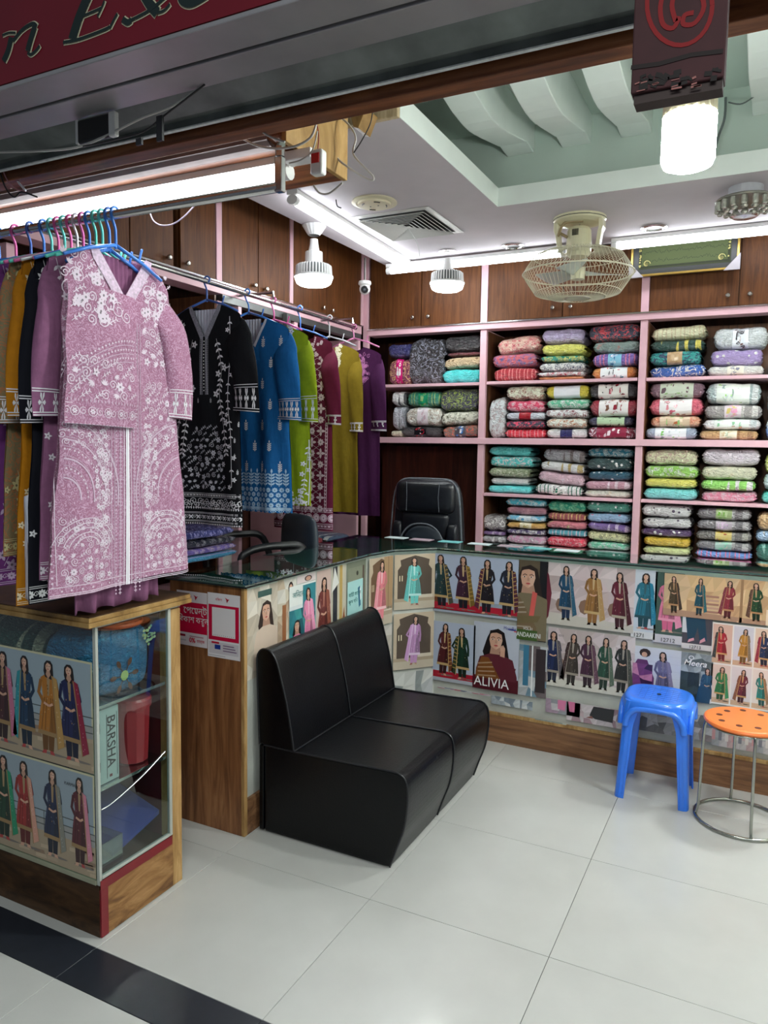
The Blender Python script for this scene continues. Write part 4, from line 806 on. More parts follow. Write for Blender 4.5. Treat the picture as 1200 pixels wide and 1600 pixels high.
def dL(cv, W_, H_):
    cols = [((176, 34, 50), (60, 60, 60)), ((190, 134, 50), (130, 110, 90)), ((26, 44, 84), (150, 40, 60)), ((40, 120, 70), (50, 140, 90)), ((104, 32, 56), (130, 80, 60)), ((30, 130, 124), (150, 110, 80))]
    for i, (d, u) in enumerate(cols):
        c, r = i % 3, i // 3; x0, x1 = W_ * c / 3 + .003, W_ * (c + 1) / 3 - .003; z0, z1 = (H_ * .51, H_ * .985) if r == 0 else (H_ * .02, H_ * .49)
        cv.rect(x0, z0, x1, z1, [(214, 176, 160), (208, 204, 214), (222, 196, 176), (224, 198, 186), (218, 208, 210), (226, 212, 206)][i], 1); cv.rect(x0, z0, x1, z0 + H_ * .06, (204, 168, 140), 1.5)
        fig(cv, (x0 + x1) / 2, z0 + H_ * .025, (z1 - z0) * .9, d, u, trim=(196, 150, 96), side=1 if i % 2 else -1)
poster('catalogue poster of six women in two rows of red, mustard, navy, green, maroon and teal', (1114, 972), (1206, 1113), (232, 226, 222), dL)
# remnants along the lower edge
def rem(cols, n, seed, big=.35):
    def f(cv, W_, H_): mottled(cv, W_, H_, [tuple(int(v * .6 + 190 * .4) for v in c) for c in cols], n, 1, seed, big)
    return f
poster('torn strip of white and teal posters beside the seated-woman poster', (812, 1006), (853, 1092), (188, 196, 204), lambda cv, W_, H_: (rem([(206, 212, 216), (60, 110, 140), (60, 40, 44), (170, 176, 182)], 18, 3)(cv, W_, H_), cv.rect(W_ * .45, 0, W_ * .5, H_, (236, 236, 236), 5), cv.rect(W_ * .15, H_ * .2, W_ * .35, H_, (60, 120, 150), 4), cv.rect(W_ * .6, H_ * .1, W_ * .95, H_ * .95, (50, 40, 44), 4)))
poster('silvery white poster remnant under the capital-lettered poster', (768, 1086), (832, 1110), (190, 200, 210), rem([(214, 222, 228), (150, 166, 180), (90, 110, 130), (230, 234, 236)], 18, 5))
poster('strip of blue and red scraps behind the sofa seat', (684, 1072), (766, 1088), (150, 150, 170), rem([(40, 50, 90), (190, 60, 80), (200, 200, 210), (210, 130, 170)], 18, 6))
poster('remnant with pink trouser hems below the row of five women', (853, 1090), (906, 1121), (190, 176, 186), lambda cv, W_, H_: (rem([(150, 110, 140), (210, 200, 206), (120, 124, 134)], 16, 7)(cv, W_, H_), cv.poly([(W_ * .35, H_), (W_ * .6, H_), (W_ * .56, H_ * .3), (W_ * .36, H_ * .35)], (212, 120, 160), 5), cv.poly([(W_ * .65, H_), (W_ * .85, H_), (W_ * .84, H_ * .3), (W_ * .7, H_ * .3)], (206, 110, 150), 5)))
poster('remnant with a black skirt on a pink and white chequered floor', (886, 1096), (986, 1142), (206, 180, 190), lambda cv, W_, H_: (rem([(226, 206, 212), (150, 100, 116), (214, 196, 200), (190, 150, 160)], 30, 8, .25)(cv, W_, H_), cv.poly([(W_ * .42, H_ * .97), (W_ * .74, H_ * .97), (W_ * .72, H_ * .25), (W_ * .45, H_ * .3), (W_ * .36, H_ * .45)], (32, 32, 38), 5), cv.poly([(W_ * .3, H_ * .3), (W_ * .4, H_ * .45), (W_ * .42, H_ * .3)], (130, 80, 70), 6)))
poster('grey and white torn catalogue remnants behind the blue stool', (990, 1100), (1112, 1160), (150, 146, 146), rem([(70, 64, 66), (190, 186, 186), (110, 90, 90), (40, 40, 42), (160, 156, 150)], 46, 11, .25))
poster('pale pink striped catalogue remnant behind the orange stool', (1114, 1118), (1206, 1180), (190, 176, 176), lambda cv, W_, H_: (rem([(206, 196, 196), (150, 150, 156), (200, 150, 150)], 30, 12, .25)(cv, W_, H_), [cv.rect(W_ * q / 9, H_ * .2, W_ * (q + .5) / 9, H_, [(206, 150, 150), (120, 120, 130), (220, 212, 206)][q % 3], 5) for q in range(9)]))
poster('torn clear-taped paper edge along the counter base', (836, 1122), (885, 1136), (150, 170, 160), rem([(190, 206, 196), (110, 130, 120)], 12, 13))
# --- chamfered corner faces
def seg(p, q, px0, px1, zt, zb):
    """face frame on the segment p->q"""
    p = np.array(p); q = np.array(q); L = np.linalg.norm(q - p); t = (q - p) / L; n = np.array([t[1], -t[0]])
    return p, t, n, L
def facefn(p, t, n, s0, z0, off=.0006): return lambda a, b, o: (p[0] + t[0] * (s0 + a) + n[0] * (off + o), p[1] + t[1] * (s0 + a) + n[1] * (off + o), z0 + b)
def arch(cv, W_, H_, d, u, hands='front', wall=(74, 60, 48)):
    cv.rect(0, 0, W_, H_, (190, 172, 148), 1); cv.poly([(W_ * .08, H_ * .2), (W_ * .92, H_ * .2), (W_ * .92, H_ * .72), (W_ * .84, H_ * .8), (W_ * .86, H_ * .9), (W_ * .7, H_ * .94), (W_ * .5, H_ * .98), (W_ * .3, H_ * .94), (W_ * .14, H_ * .9), (W_ * .16, H_ * .8), (W_ * .08, H_ * .72)], wall, 1.5)
    cv.rect(0, 0, W_, H_ * .14, (188, 176, 156), 2); cv.rect(0, H_ * .14, W_, H_ * .2, (168, 150, 126), 2); cv.rect(W_ * .6, H_ * .2, W_ * .95, H_ * .26, (206, 194, 174), 2)
    for x in (.12, .18): cv.rect(W_ * x, H_ * .52, W_ * x + W_ * .02, H_ * .62, (240, 226, 190), 3)
    fig(cv, W_ * .5, H_ * .07, H_ * .88, d, u, d, trim=lt(d, .5), side=-1, hands=hands)
p, t_, n_, L_ = seg(pf[1], pf[2], 0, 0, 0, 0)
poster('arch picture of a woman in a mint green suit, upper one at the counter corner', None, None, (210, 206, 196), lambda cv, W_, H_: arch(cv, W_, H_, (100, 190, 184), (90, 180, 176)), fnraw=facefn(p, t_, n_, .006, .66), size=(L_ - .012, .285))
poster('arch picture of a woman in a lilac suit, lower one at the counter corner', None, None, (210, 206, 196), lambda cv, W_, H_: arch(cv, W_, H_, (190, 140, 190), (200, 150, 200), 'hip'), fnraw=facefn(p, t_, n_, .006, .345), size=(L_ - .012, .295))
poster('pale scrap pasted low at the counter corner behind the sofa', None, None, (206, 206, 200), rem([(220, 220, 214), (180, 186, 190), (110, 120, 120)], 12, 21), fnraw=facefn(p, t_, n_, .006, .16), size=(L_ - .012, .17))
p, t_, n_, L_ = seg(pf[0], pf[1], 0, 0, 0, 0)
poster('arch picture of a woman in a pink gown beside carved doors', None, None, (206, 196, 180), lambda cv, W_, H_: (arch(cv, W_, H_, (226, 130, 140), (230, 150, 160), wall=(110, 84, 62)), cv.rect(W_ * .62, H_ * .22, W_, H_, (170, 140, 104), 2), cv.rect(W_ * .8, H_ * .22, W_ * .82, H_, (120, 96, 70), 3)), fnraw=facefn(p, t_, n_, .006, .60), size=(L_ - .012, .345))
poster('pale stone-step picture under the pink gown picture', None, None, (180, 168, 150), rem([(190, 178, 158), (150, 136, 116), (206, 198, 184)], 12, 22), fnraw=facefn(p, t_, n_, .006, .26), size=(L_ - .012, .33))
# --- left counter face (above and beside the sofa)
def dl1(cv, W_, H_):
    mottled(cv, W_, H_, [(206, 196, 180), (222, 214, 200), (190, 178, 160)], 22, 1, 31, .3)
    bust(cv, W_ * .62, H_ * .60, H_ * .20, (206, 186, 168), None, hair=(50, 36, 30), L=3, hand=False); cv.rect(W_ * .35, H_ * .88, W_ * .8, H_ * .95, (60, 90, 84), 12)
poster('faded poster of a woman in a cream blouse at the near end of the counter', None, None, (214, 204, 190), dl1, fnraw=planeX(2.25, .60, XF - .0114), size=(.20, .35))
poster('torn cream papers with half a woman, second along the left counter', None, None, (206, 190, 160), lambda cv, W_, H_: (rem([(222, 206, 170), (170, 130, 90), (190, 160, 120), (230, 224, 206)], 22, 32, .3)(cv, W_, H_), cv.ell(W_ * .7, H_ * .88, W_ * .13, H_ * .07, (40, 28, 26), 10, 3), cv.ell(W_ * .7, H_ * .87, W_ * .09, H_ * .05, SKIN, 10, 4), cv.rect(W_ * .25, H_ * .2, W_ * .45, H_ * .7, (150, 96, 60), 3)), fnraw=planeX(2.4505, .60, XF - .0114), size=(.135, .355))
def dl3(cv, W_, H_):
    cv.rect(0, H_ * .75, W_, H_, (226, 230, 226), 1); mottled(cv, W_, H_ * .7, [(40, 120, 130), (60, 150, 150), (30, 90, 100)], 16, 1.5, 33); cv.rect(W_ * .5, H_ * .6, W_, H_ * .98, (50, 130, 140), 1.8)
    bust(cv, W_ * .28, H_ * .42, H_ * .13, (226, 130, 170), None, L=3, hand=False); fig(cv, W_ * .78, H_ * .02, H_ * .92, (230, 140, 176), (236, 150, 186), trim=(240, 180, 200), L=3)
T, fn, W_, H_ = poster('pink and teal collage poster of two women in pink on the left counter', None, None, (214, 220, 220), dl3, fnraw=planeX(2.53, .58, XF - .008), size=(.20, .335))
text('লিনেন', fn, H_ * .10, inkt, T, W_ * .1, H_ * .85)
poster('strip of a second woman face peeking above the pink collage', None, None, (220, 206, 204), lambda cv, W_, H_: (cv.ell(W_ * .6, H_ * .4, W_ * .2, H_ * .34, (40, 28, 26), 10, 2), cv.ell(W_ * .6, H_ * .38, W_ * .14, H_ * .26, SKIN, 10, 3)), fnraw=planeX(2.59, .918, XF - .0114), size=(.145, .036))
poster('tall narrow poster of a woman in a maroon patterned suit on the left counter', None, None, (206, 180, 170), lambda cv, W_, H_: fig(cv, W_ * .45, H_ * .02, H_ * .9, (110, 48, 44), (140, 76, 60), trim=(160, 100, 80)), fnraw=planeX(2.745, .56, XF - .0114), size=(.12, .39))
poster('torn grey and yellow strips pasted on the left counter', None, None, (196, 190, 170), lambda cv, W_, H_: (cv.rect(W_ * .1, 0, W_ * .4, H_, (50, 52, 58), 1), cv.rect(W_ * .55, 0, W_ * .75, H_, (190, 160, 90), 1), cv.poly([(W_ * .55, H_ * .1), (W_, H_ * .12), (W_ * .9, H_ * .5)], (150, 90, 50), 2), cv.poly([(0, H_ * .7), (W_ * .5, H_ * .8), (W_ * .2, H_)], (226, 226, 220), 3)), fnraw=planeX(2.87, .56, XF - .0114), size=(.13, .39))
poster('faded poster of a grey green door with round knockers', None, None, (120, 126, 108), lambda cv, W_, H_: (cv.rect(W_ * .1, 0, W_ * .9, H_ * .93, (134, 138, 118), 1), [cv.ell(W_ * .55, H_ * z, W_ * .06, H_ * .03, (60, 62, 50), 8, 2) for z in (.85, .68)], cv.rect(W_ * .82, 0, W_ * .9, H_ * .93, (90, 70, 60), 2)), fnraw=planeX(3.005, .56, XF - .0114), size=(.19, .39))
T, fn, W_, H_ = poster('small mint notice with a phone drawing on the left counter', None, None, (170, 216, 214), lambda cv, W_, H_: (cv.poly([(W_ * .74, H_ * .15), (W_ * .86, H_ * .2), (W_ * .8, H_ * .8), (W_ * .66, H_ * .75)], (40, 110, 140), 2), cv.poly([(W_ * .82, H_ * .35), (W_ * .9, H_ * .4), (W_ * .86, H_ * .8), (W_ * .78, H_ * .7)], (226, 236, 236), 3)), fnraw=planeX(3.01, .70, XF - .008), size=(.15, .16))
text('বাইট ফোন', fn, H_ * .16, inkt, T, W_ * .06, H_ * .55); text('কুল দিন', fn, H_ * .16, inkt, T, W_ * .06, H_ * .34)

# ---------------------------------------------------------------- payment signs on the wooden end panel
crim = (206, 20, 66)
def bird(cv, x, y, s, c=(206, 30, 60)):
    cv.poly([(x - s * .5, y + s * .5), (x + s * .2, y + s * .2), (x, y - s * .1)], c, 3); cv.poly([(x, y + s * .2), (x + s * .5, y + s * .05), (x + s * .05, y - s * .6), (x - s * .1, y - s * .1)], dk(c, .8), 4); cv.poly([(x + s * .15, y + s * .15), (x + s * .7, y + s * .25), (x + s * .45, y + s * .0)], lt(c, .1), 5)
def pay1(cv, W_, H_):
    cv.rect(0, H_ * .24, W_, H_ * .80, crim, 1); bird(cv, W_ * .62, H_ * .9, H_ * .09); cv.rect(W_ * .04, H_ * .16, W_ * .28, H_ * .2, (150, 20, 50), 2); cv.rect(W_ * .05, H_ * .08, W_ * .3, H_ * .1, (190, 190, 196), 2)
    cv.rect(W_ * .42, H_ * .17, W_ * .88, H_ * .185, (190, 120, 140), 2)
Z1, Z2 = .712, .684
T, fn, W_, H_ = poster('crimson and white payment notice, left of the pair on the wood panel', None, None, (232, 228, 232), pay1, fnraw=planeY(-2.024, Z1, 2.2204), size=(.15, .214), bcol=(230, 228, 230))
text('েপেমন্ট', fn, .036, inkw, T, W_ * .24, H_ * .60, bold=.0003); text('িবকাশ করুন', fn, .034, inkw, T, W_ * .06, H_ * .43, bold=.0003, sx=.9)
text('0%', fn, .026, M('crimson ink', crim, .5, var=0), T, W_ * .42, H_ * .07, bold=.0006); text('চার্জ', fn, .016, M('crimson ink', crim, .5, var=0), T, W_ * .68, H_ * .08)
text('বিকাশ', fn, .012, M('crimson ink', crim, .5, var=0), T, W_ * .30, H_ * .88)
def pay2(cv, W_, H_):
    cv.rect(W_ * .03, H_ * .27, W_ * .97, H_ * .82, crim, 1); cv.rect(W_ * .14, H_ * .33, W_ * .86, H_ * .78, (236, 234, 236), 3); bird(cv, W_ * .6, H_ * .91, H_ * .075)
    cv.rect(W_ * .04, H_ * .06, W_ * .96, H_ * .24, (214, 210, 216), 1); cv.rect(W_ * .12, H_ * .215, W_ * .36, H_ * .245, (190, 30, 60), 3); cv.rect(W_ * .22, H_ * .13, W_ * .4, H_ * .2, (30, 60, 150), 3); cv.rect(W_ * .02, H_ * .025, W_ * .55, H_ * .032, (150, 150, 156), 2)
    for q in range(11): cv.ell(W_ * (.2 + q * .06), H_ * .35, W_ * .008, H_ * .006, (90, 90, 96), 6, 5)
    for q in range(3): cv.rect(W_ * .48, H_ * (.11 + .04 * q), W_ * (.9 - .04 * q), H_ * (.125 + .04 * q), (120, 90, 130), 3)
T, fn, W_, H_ = poster('payment card with blank white square in crimson frame on the wood end panel', None, None, (236, 234, 238), pay2, fnraw=planeY(-1.871, Z2, 2.2204), size=(.153, .248), bcol=(232, 230, 232))
text('বিকাশ', fn, .012, M('crimson ink', crim, .5, var=0), T, W_ * .26, H_ * .89)
# ================================================================ NEAR SHOWCASE
sx, sy = -1.72, 1.54
oldw = wood('worn honey plywood', (92, 60, 32), (138, 98, 56), (172, 130, 82), sc=(3, 3, 12), rough=.5, coat=.1)
dkw = wood('dark worn plywood', (38, 25, 14), (62, 41, 23), (84, 58, 34), sc=(3, 3, 12), rough=.5, coat=.1)
redt = M('dark red tape', (120, 14, 26), .4, var=.1)
alf = M('pale aluminium edging', (190, 194, 186), .4, metal=.3, var=.08)
SCs = thing('glass_showcase', 'glass-fronted showcase with worn wooden base standing nearest on the left', 'showcase', (-2.4, 1.7, 0))
B('base', (-3.5, sx, sy, 1.85, 0, .165), dkw, SCs, bevel=.002)
B('base_side_panel', (sx + .0005, sx + .006, sy + .03, 1.849, 0.003, .163), oldw, SCs)
B('red_tape', (sx + .0065, sx + .008, sy, 1.845, .152, .182), redt, SCs)
B('red_tape', (sx + .0005, sx + .0075, sy + .001, sy + .029, 0.002, .1515), redt, SCs, bevel=.001)
B('post', (-1.765, sx + .004, 1.851, 1.897, 0, .95), edge, SCs, bevel=.002)
B('rear_panel', (-3.5, -1.766, 1.86, 1.88, .0, .95), M('maroon back board', (92, 14, 26), .5), SCs)
for b in ((sx - .008, sx + .004, sy, sy + .01, .166, .955), (sx - .006, sx + .006, 1.838, 1.85, .183, .955), (sx - .006, sx + .006, sy + .0105, 1.8375, .183, .192)): B('metal_edge', b, alf, SCs, bevel=.001)
B('metal_edge', (-3.5, sx - .0085, sy - .004, sy + .008, .166, .180), M('dull ivory rail', (150, 150, 128), .5), SCs, bevel=.001)
sg = glass('clear showcase glass', (.80, .88, .86), 0, mix=.05)
B('side_glass', (sx - .003, sx + .002, sy + .0105, 1.8375, .193, .95), sg, SCs)
B('front_glass', (-3.5, sx - .009, sy, sy + .005, .181, .952), sg, SCs)
shg = glass('pale shelf glass', (.70, .82, .80), .05, mix=.25)
for z in (.450, .703): 
    B('glass_shelf', (-3.4, sx - .012, sy + .012, 1.836, z, z + .007), shg, SCs); B('shelf_edge', (sx - .0115, sx - .008, sy + .012, 1.836, z - .001, z + .009), chrome, SCs)
B('top_rail', (-2.6, sx + .004, sy + .0, 1.897, .9535, .962), alf, SCs)
B('inner_floor', (-3.4, sx - .012, sy + .012, 1.85, .1655, .17), dkw, SCs)
PB = thing('plywood_board', 'double sheet of dark plywood lying on top of the glass showcase', 'board', (-2.2, 1.7, .963))
B('sheet', (-2.62, -1.695, 1.50, 1.93, .963, .977), ply, PB, bevel=.001); B('sheet', (-2.62, -1.70, 1.505, 1.93, .9775, .991), ply, PB, bevel=.001)
B('brown_face', (-2.62, -1.702, 1.507, 1.928, .9915, .994), dkw, PB)
# posters on the showcase front
def showrow(cols, seed, drk):
    def f(cv, W_, H_):
        cv.rect(0, 0, W_, H_ * .3, (166, 148, 124), 1); cv.rect(0, H_ * .3, W_, H_ * .42, (150, 150, 148), 1)
        R = random.Random(seed)
        for q in range(26): x, y = R.uniform(0, W_), R.uniform(0, H_ * .3); cv.poly([(x, y), (min(W_, x + .05), y + .002), (min(W_, x + .045), y + .014), (x - .0, y + .012)], R.choice([(186, 166, 140), (140, 116, 96), (176, 156, 132)]), 1.5)
        for q in range(12): cv.rect(W_ * q / 12, H_ * .26, W_ * q / 12 + .003, H_ * .5, (70, 76, 76), 2)
        for z in (.5, .42, .36): cv.rect(0, H_ * z, W_, H_ * z + .003, (70, 76, 76), 2)
        for x, d, u, s in cols: fig(cv, x, H_ * .07, H_ * .88, d, u, trim=(150, 120, 80), side=s, L=3)
    return f
w = -1.728 + 2.9
def XX(px): return onY(px, 1100, sy)[0] + 2.62
poster('upper showcase poster of women in maroon, teal, mustard and navy suits by a railing', None, None, (150, 166, 176), showrow([(XX(-80), (40, 80, 60), (60, 110, 80), 1), (XX(-38), (90, 40, 50), (120, 60, 80), -1), (XX(3), (70, 34, 40), (190, 110, 140), 1), (XX(42), (22, 54, 84), (40, 140, 150), -1), (XX(75), (170, 108, 36), (180, 140, 80), 1), (XX(113), (24, 30, 76), (140, 30, 60), 1)], 3, 0), fnraw=planeY(-2.62, .512, sy - .0008), size=(.890, .338), bcol=(196, 192, 160), border=.006)
T, fn, W_, H_ = poster('lower showcase poster of women in green, red, navy and maroon suits by a railing', None, None, (146, 160, 170), showrow([(XX(-76), (80, 40, 90), (90, 60, 110), 1), (XX(-36), (50, 50, 60), (90, 100, 110), -1), (XX(2), (20, 60, 40), (30, 140, 100), 1), (XX(35), (150, 38, 36), (206, 150, 130), 1), (XX(78), (26, 38, 70), (130, 130, 120), 1), (XX(121), (84, 24, 38), (206, 130, 150), 1)], 5, 0), fnraw=planeY(-2.62, .185, sy - .0008), size=(.890, .322), bcol=(196, 192, 160), border=.006)
text('KARMA', fn, .014, inkd, T, W_ * .86, H_ * .84)
# contents
def bag(cx, cy, z0, w, d, h, seed, n=20):
    R = np.random.default_rng(seed); ph = R.uniform(0, 6, 6)
    def f(u, v):
        a = 2 * PI * u; t = v * PI; ex = math.copysign(abs(math.cos(a)) ** .5, math.cos(a)); ey = math.copysign(abs(math.sin(a)) ** .5, math.sin(a)); s = math.sin(t) ** .35 if 0 < t < PI else 0
        wob = 1 + .04 * math.sin(3 * a + ph[0] + 4 * v) + .03 * math.sin(7 * a + ph[1] - 6 * v)
        return (cx + ex * w / 2 * s * wob, cy + ey * d / 2 * s * wob, z0 + h / 2 - math.copysign(abs(math.cos(t)) ** .6, math.cos(t)) * h / 2)
    return f
T = thing('wrapped_bedding', 'sky blue bedding pack in clear plastic on the top shelf of the showcase', 'bedding', (-1.90, 1.70, .712))
MB().grid(bag(-1.86, 1.688, .712, .23, .27, .205, 3), 32, 20, True).build('blue_cloth', packmat((30, 120, 176), (50, 150, 200), 'plain'), T, smooth=True)
cvb = CV(); 
for k in range(6):
    a = k * PI / 3; cvb.stroke([(.12, .06), (.12 + .035 * math.cos(a), .06 + .035 * math.sin(a))], .004, (70, 60, 60), 1); cvb.ell(.12 + .045 * math.cos(a), .06 + .045 * math.sin(a), .014, .008, (110, 70, 60), 8, 2, rot=a)
cvb.ell(.12, .06, .016, .016, (190, 206, 130), 10, 3)
for k in range(30):
    a = random.uniform(0, 6.3); r = random.uniform(0, .03); cvb.ell(.225 + r * math.cos(a), .165 + r * math.sin(a), .006, .005, random.choice([(200, 206, 150), (150, 170, 120), (180, 190, 140)]), 6, 1 + k % 4)
cvb.build('printed_motif', lambda a, b, o: (-1.742 + o, 1.555 + a, .714 + b), vcol(), T)
T = thing('round_tray', 'round orange tray lying on top of the blue bedding pack in the showcase', 'tray', (-1.84, 1.72, .918))
MB().lathe([(.001, .918), (.10, .918), (.104, .924), (.1, .931), (.001, .933)], -1.845, 1.715, 28).build('disc', M('orange plastic', (216, 84, 44), .4, var=.05), T, smooth=False)
T = thing('paper_box', 'white box with dark vertical lettering standing on the middle showcase shelf', 'box', (-1.79, 1.615, .458))
B('carton', (-1.86, -1.745, 1.56, 1.65, .458, .69), M('silvery white card', (190, 200, 200), .5, var=.06), T, bevel=.001)
B('slot', (-1.7445, -1.7435, 1.572, 1.576, .50, .53), inkd, T); B('slot', (-1.7445, -1.7435, 1.572, 1.576, .62, .65), inkd, T)
text('BARSHA', lambda a, b, o: (-1.7448 + o, 1.605 + b, .665 - a), .045, inkd, T, 0, 0, lift=.0008, bold=.0004, sx=.98)
B('red_mark', (-1.7448, -1.7438, 1.612, 1.622, .472, .480), redt, T)
for y in (1.602, 1.642): B('ruled_line', (-1.7448, -1.7442, y, y + .0015, .47, .67), inkd, T)
T = thing('plastic_canister', 'faceted red plastic canister with lid on the middle showcase shelf', 'canister', (-1.80, 1.765, .458))
rp = M('translucent red plastic', (190, 44, 58), .3, var=.06, coat=.4)
MB().lathe([(.045, .458), (.05, .462), (.058, .64)], -1.806, 1.765, 12).build('jar', rp, T); MB().lathe([(.062, .6405), (.063, .665), (.058, .672), (.02, .675)], -1.806, 1.765, 24).build('lid', rp, T)
T = thing('blue_folder', 'tilted royal blue folder leaning at the bottom of the showcase', 'folder', (-1.9, 1.72, .171))
MB().add([(-2.15, 1.67, .30), (-1.80, 1.67, .185), (-1.76, 1.835, .265), (-2.15, 1.835, .38), (-2.15, 1.67, .286), (-1.80, 1.67, .171), (-1.76, 1.835, .251), (-2.15, 1.835, .366)], [(0, 1, 2, 3), (4, 7, 6, 5), (0, 4, 5, 1), (1, 5, 6, 2), (2, 6, 7, 3), (3, 7, 4, 0)]).build('cover', M('royal blue card', (40, 66, 160), .5), T)
T = thing('clear_tub', 'low clear plastic tub at the bottom of the showcase', 'tub', (-1.8, 1.60, .171))
MB().box(-1.90, -1.745, 1.56, 1.66, .171, .174).box(-1.90, -1.745, 1.56, 1.562, .1745, .27).box(-1.747, -1.745, 1.5625, 1.6575, .1745, .27).box(-1.90, -1.745, 1.658, 1.66, .1745, .27).box(-1.90, -1.898, 1.5625, 1.6575, .1745, .27).build('wall', shg, T)
T = thing('cloth_roll', 'dark green and cream rolled cloth in the top of the showcase', 'cloth', (-2.15, 1.68, .712))
MB().tube([(-2.6, 1.68, .82), (-2.32, 1.68, .82), (-2.05, 1.66, .82), (-1.99, 1.66, .80)], [.095, .10, .09, .03], 20).build('roll', packmat((24, 74, 66), (206, 190, 170), 'roll'), T, smooth=True)
cm_ = M('clear shiny tape', (226, 232, 232), .15, var=0)
T = MB().tube(spline([(sx + .004, 1.552, .40), (sx + .0045, 1.60, .405), (sx + .0045, 1.72, .44), (sx + .004, 1.82, .482)]), .0016, 5).build('clear_string', cm_); tag(T, 'thin clear plastic string across the lower side glass of the showcase', 'string')

# ================================================================ SOFA
lea = M('black leatherette', (2, 3, 6), .32, var=.1, scale=20, bmp=.2, bscale=160, spec=.3)
pipem = M('black piping', (24, 25, 30), .35, var=0)
SF = thing('sofa', 'armless two-seat black leatherette sofa against the left counter', 'sofa', (-1.38, 2.72, 0))
seatp = [(-1.66, .006), (-1.115, .006), (-1.09, .08), (-1.062, .16), (-1.05, .25), (-1.052, .31), (-1.062, .34), (-1.082, .354), (-1.12, .358), (-1.30, .352), (-1.52, .346), (-1.66, .346)]
backp = [(-1.682, .3465), (-1.692, .60), (-1.694, .675), (-1.688, .702), (-1.672, .719), (-1.648, .722), (-1.622, .708), (-1.600, .672), (-1.578, .60), (-1.556, .52), (-1.536, .42), (-1.524, .3465)]
lowb = [(-1.682, .006), (-1.6605, .006), (-1.6605, .346), (-1.682, .346)]
Y0, YM, Y1 = 2.29, 2.725, 3.15
def puffed(prof, y0, y1, name, n=14):
    m = MB(); c = np.mean(prof, 0); P = []
    for k in range(n + 1):
        v = k / n; e = abs(2 * v - 1) ** 10; s = 1 - .012 * e
        P += [(c[0] + (p[0] - c[0]) * s, y0 + (y1 - y0) * v, max(.006, c[1] + (p[1] - c[1]) * s)) for p in prof]
    k = len(prof); fs = [(j * k + i, j * k + (i + 1) % k, (j + 1) * k + (i + 1) % k, (j + 1) * k + i) for j in range(n) for i in range(k)] + [tuple(range(k))[::-1], tuple(n * k + i for i in range(k))]
    m.add(P, fs); return m.build(name, lea, SF, bevel=.004, bseg=2)
def fine(prof, n=3):
    q = [tuple(p) for p in spline([(p[0], p[1], 0) for p in prof], n)]; return [(a[0], a[1]) for a in q]
sp = seatp[:2] + fine(seatp[1:], 4)[1:]; bp_ = [backp[0]] + fine(backp[1:], 4)
for a, b in ((Y0, YM - .001), (YM + .001, Y1)):
    puffed(sp, a, b, 'seat'); puffed(bp_, a, b, 'backrest'); puffed(lowb, a, b, 'rear_board', 2)
for y in (Y0 + .001, YM, Y1 - .001):
    MB().tube([(p[0], y, p[1] + .001) for p in sp[1:]], .0035, 6).tube([(p[0] + .001, y, p[1]) for p in bp_], .0035, 6).build('piping', pipem, SF)
MB().tube([(-1.523, Y0, .349), (-1.523, Y1, .349)], .003, 6).build('piping', pipem, SF)

# ================================================================ STOOLS
blu = M('glossy royal blue plastic', (50, 124, 240), .28, var=.03, coat=.5)
BS = thing('blue_stool', 'royal blue moulded plastic stool beside the counter', 'stool', (-.362, 3.395, 0), rot=.0, local=True)
hs, zt = .142, .440
m = MB()
def top(u, v):
    a = 2 * PI * u; ex = math.copysign(abs(math.cos(a)) ** .62, math.cos(a)); ey = math.copysign(abs(math.sin(a)) ** .62, math.sin(a))
    prof_ = [(0, zt - .004), (.55, zt - .003), (.80, zt - .003), (.82, zt + .001), (.93, zt + .0), (1.0, zt - .010), (1.03, zt - .03), (1.03, zt - .055), (1.0, zt - .055), (.98, zt - .012), (.6, zt - .010), (0, zt - .011)]
    r, z = prof_[int(round(v * (len(prof_) - 1)))]
    if v > 0 and .9 < r and z < zt - .02:  # apron rises between the legs
        z = z if z > zt - .02 else zt - .03 - .022 * (abs(math.sin(2 * a)) ** 1.5)
    return (ex * r * hs, ey * r * hs * .96, z)
m.grid(top, 48, 11, True); m.build('seat', blu, BS, smooth=True, subs=1)
for q in range(-3, 4):
    l = .105 * math.sqrt(max(0, 1 - (q / 4) ** 2)); 
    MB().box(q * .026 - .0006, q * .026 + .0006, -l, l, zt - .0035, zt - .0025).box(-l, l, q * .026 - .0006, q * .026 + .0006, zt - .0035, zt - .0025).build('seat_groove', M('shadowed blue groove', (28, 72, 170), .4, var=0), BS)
MB().lathe([(.009, zt - .004), (.009, zt - .001)], 0, 0, 14).build('seat_hole', M('dark hole', (20, 24, 50), .6, var=0), BS)
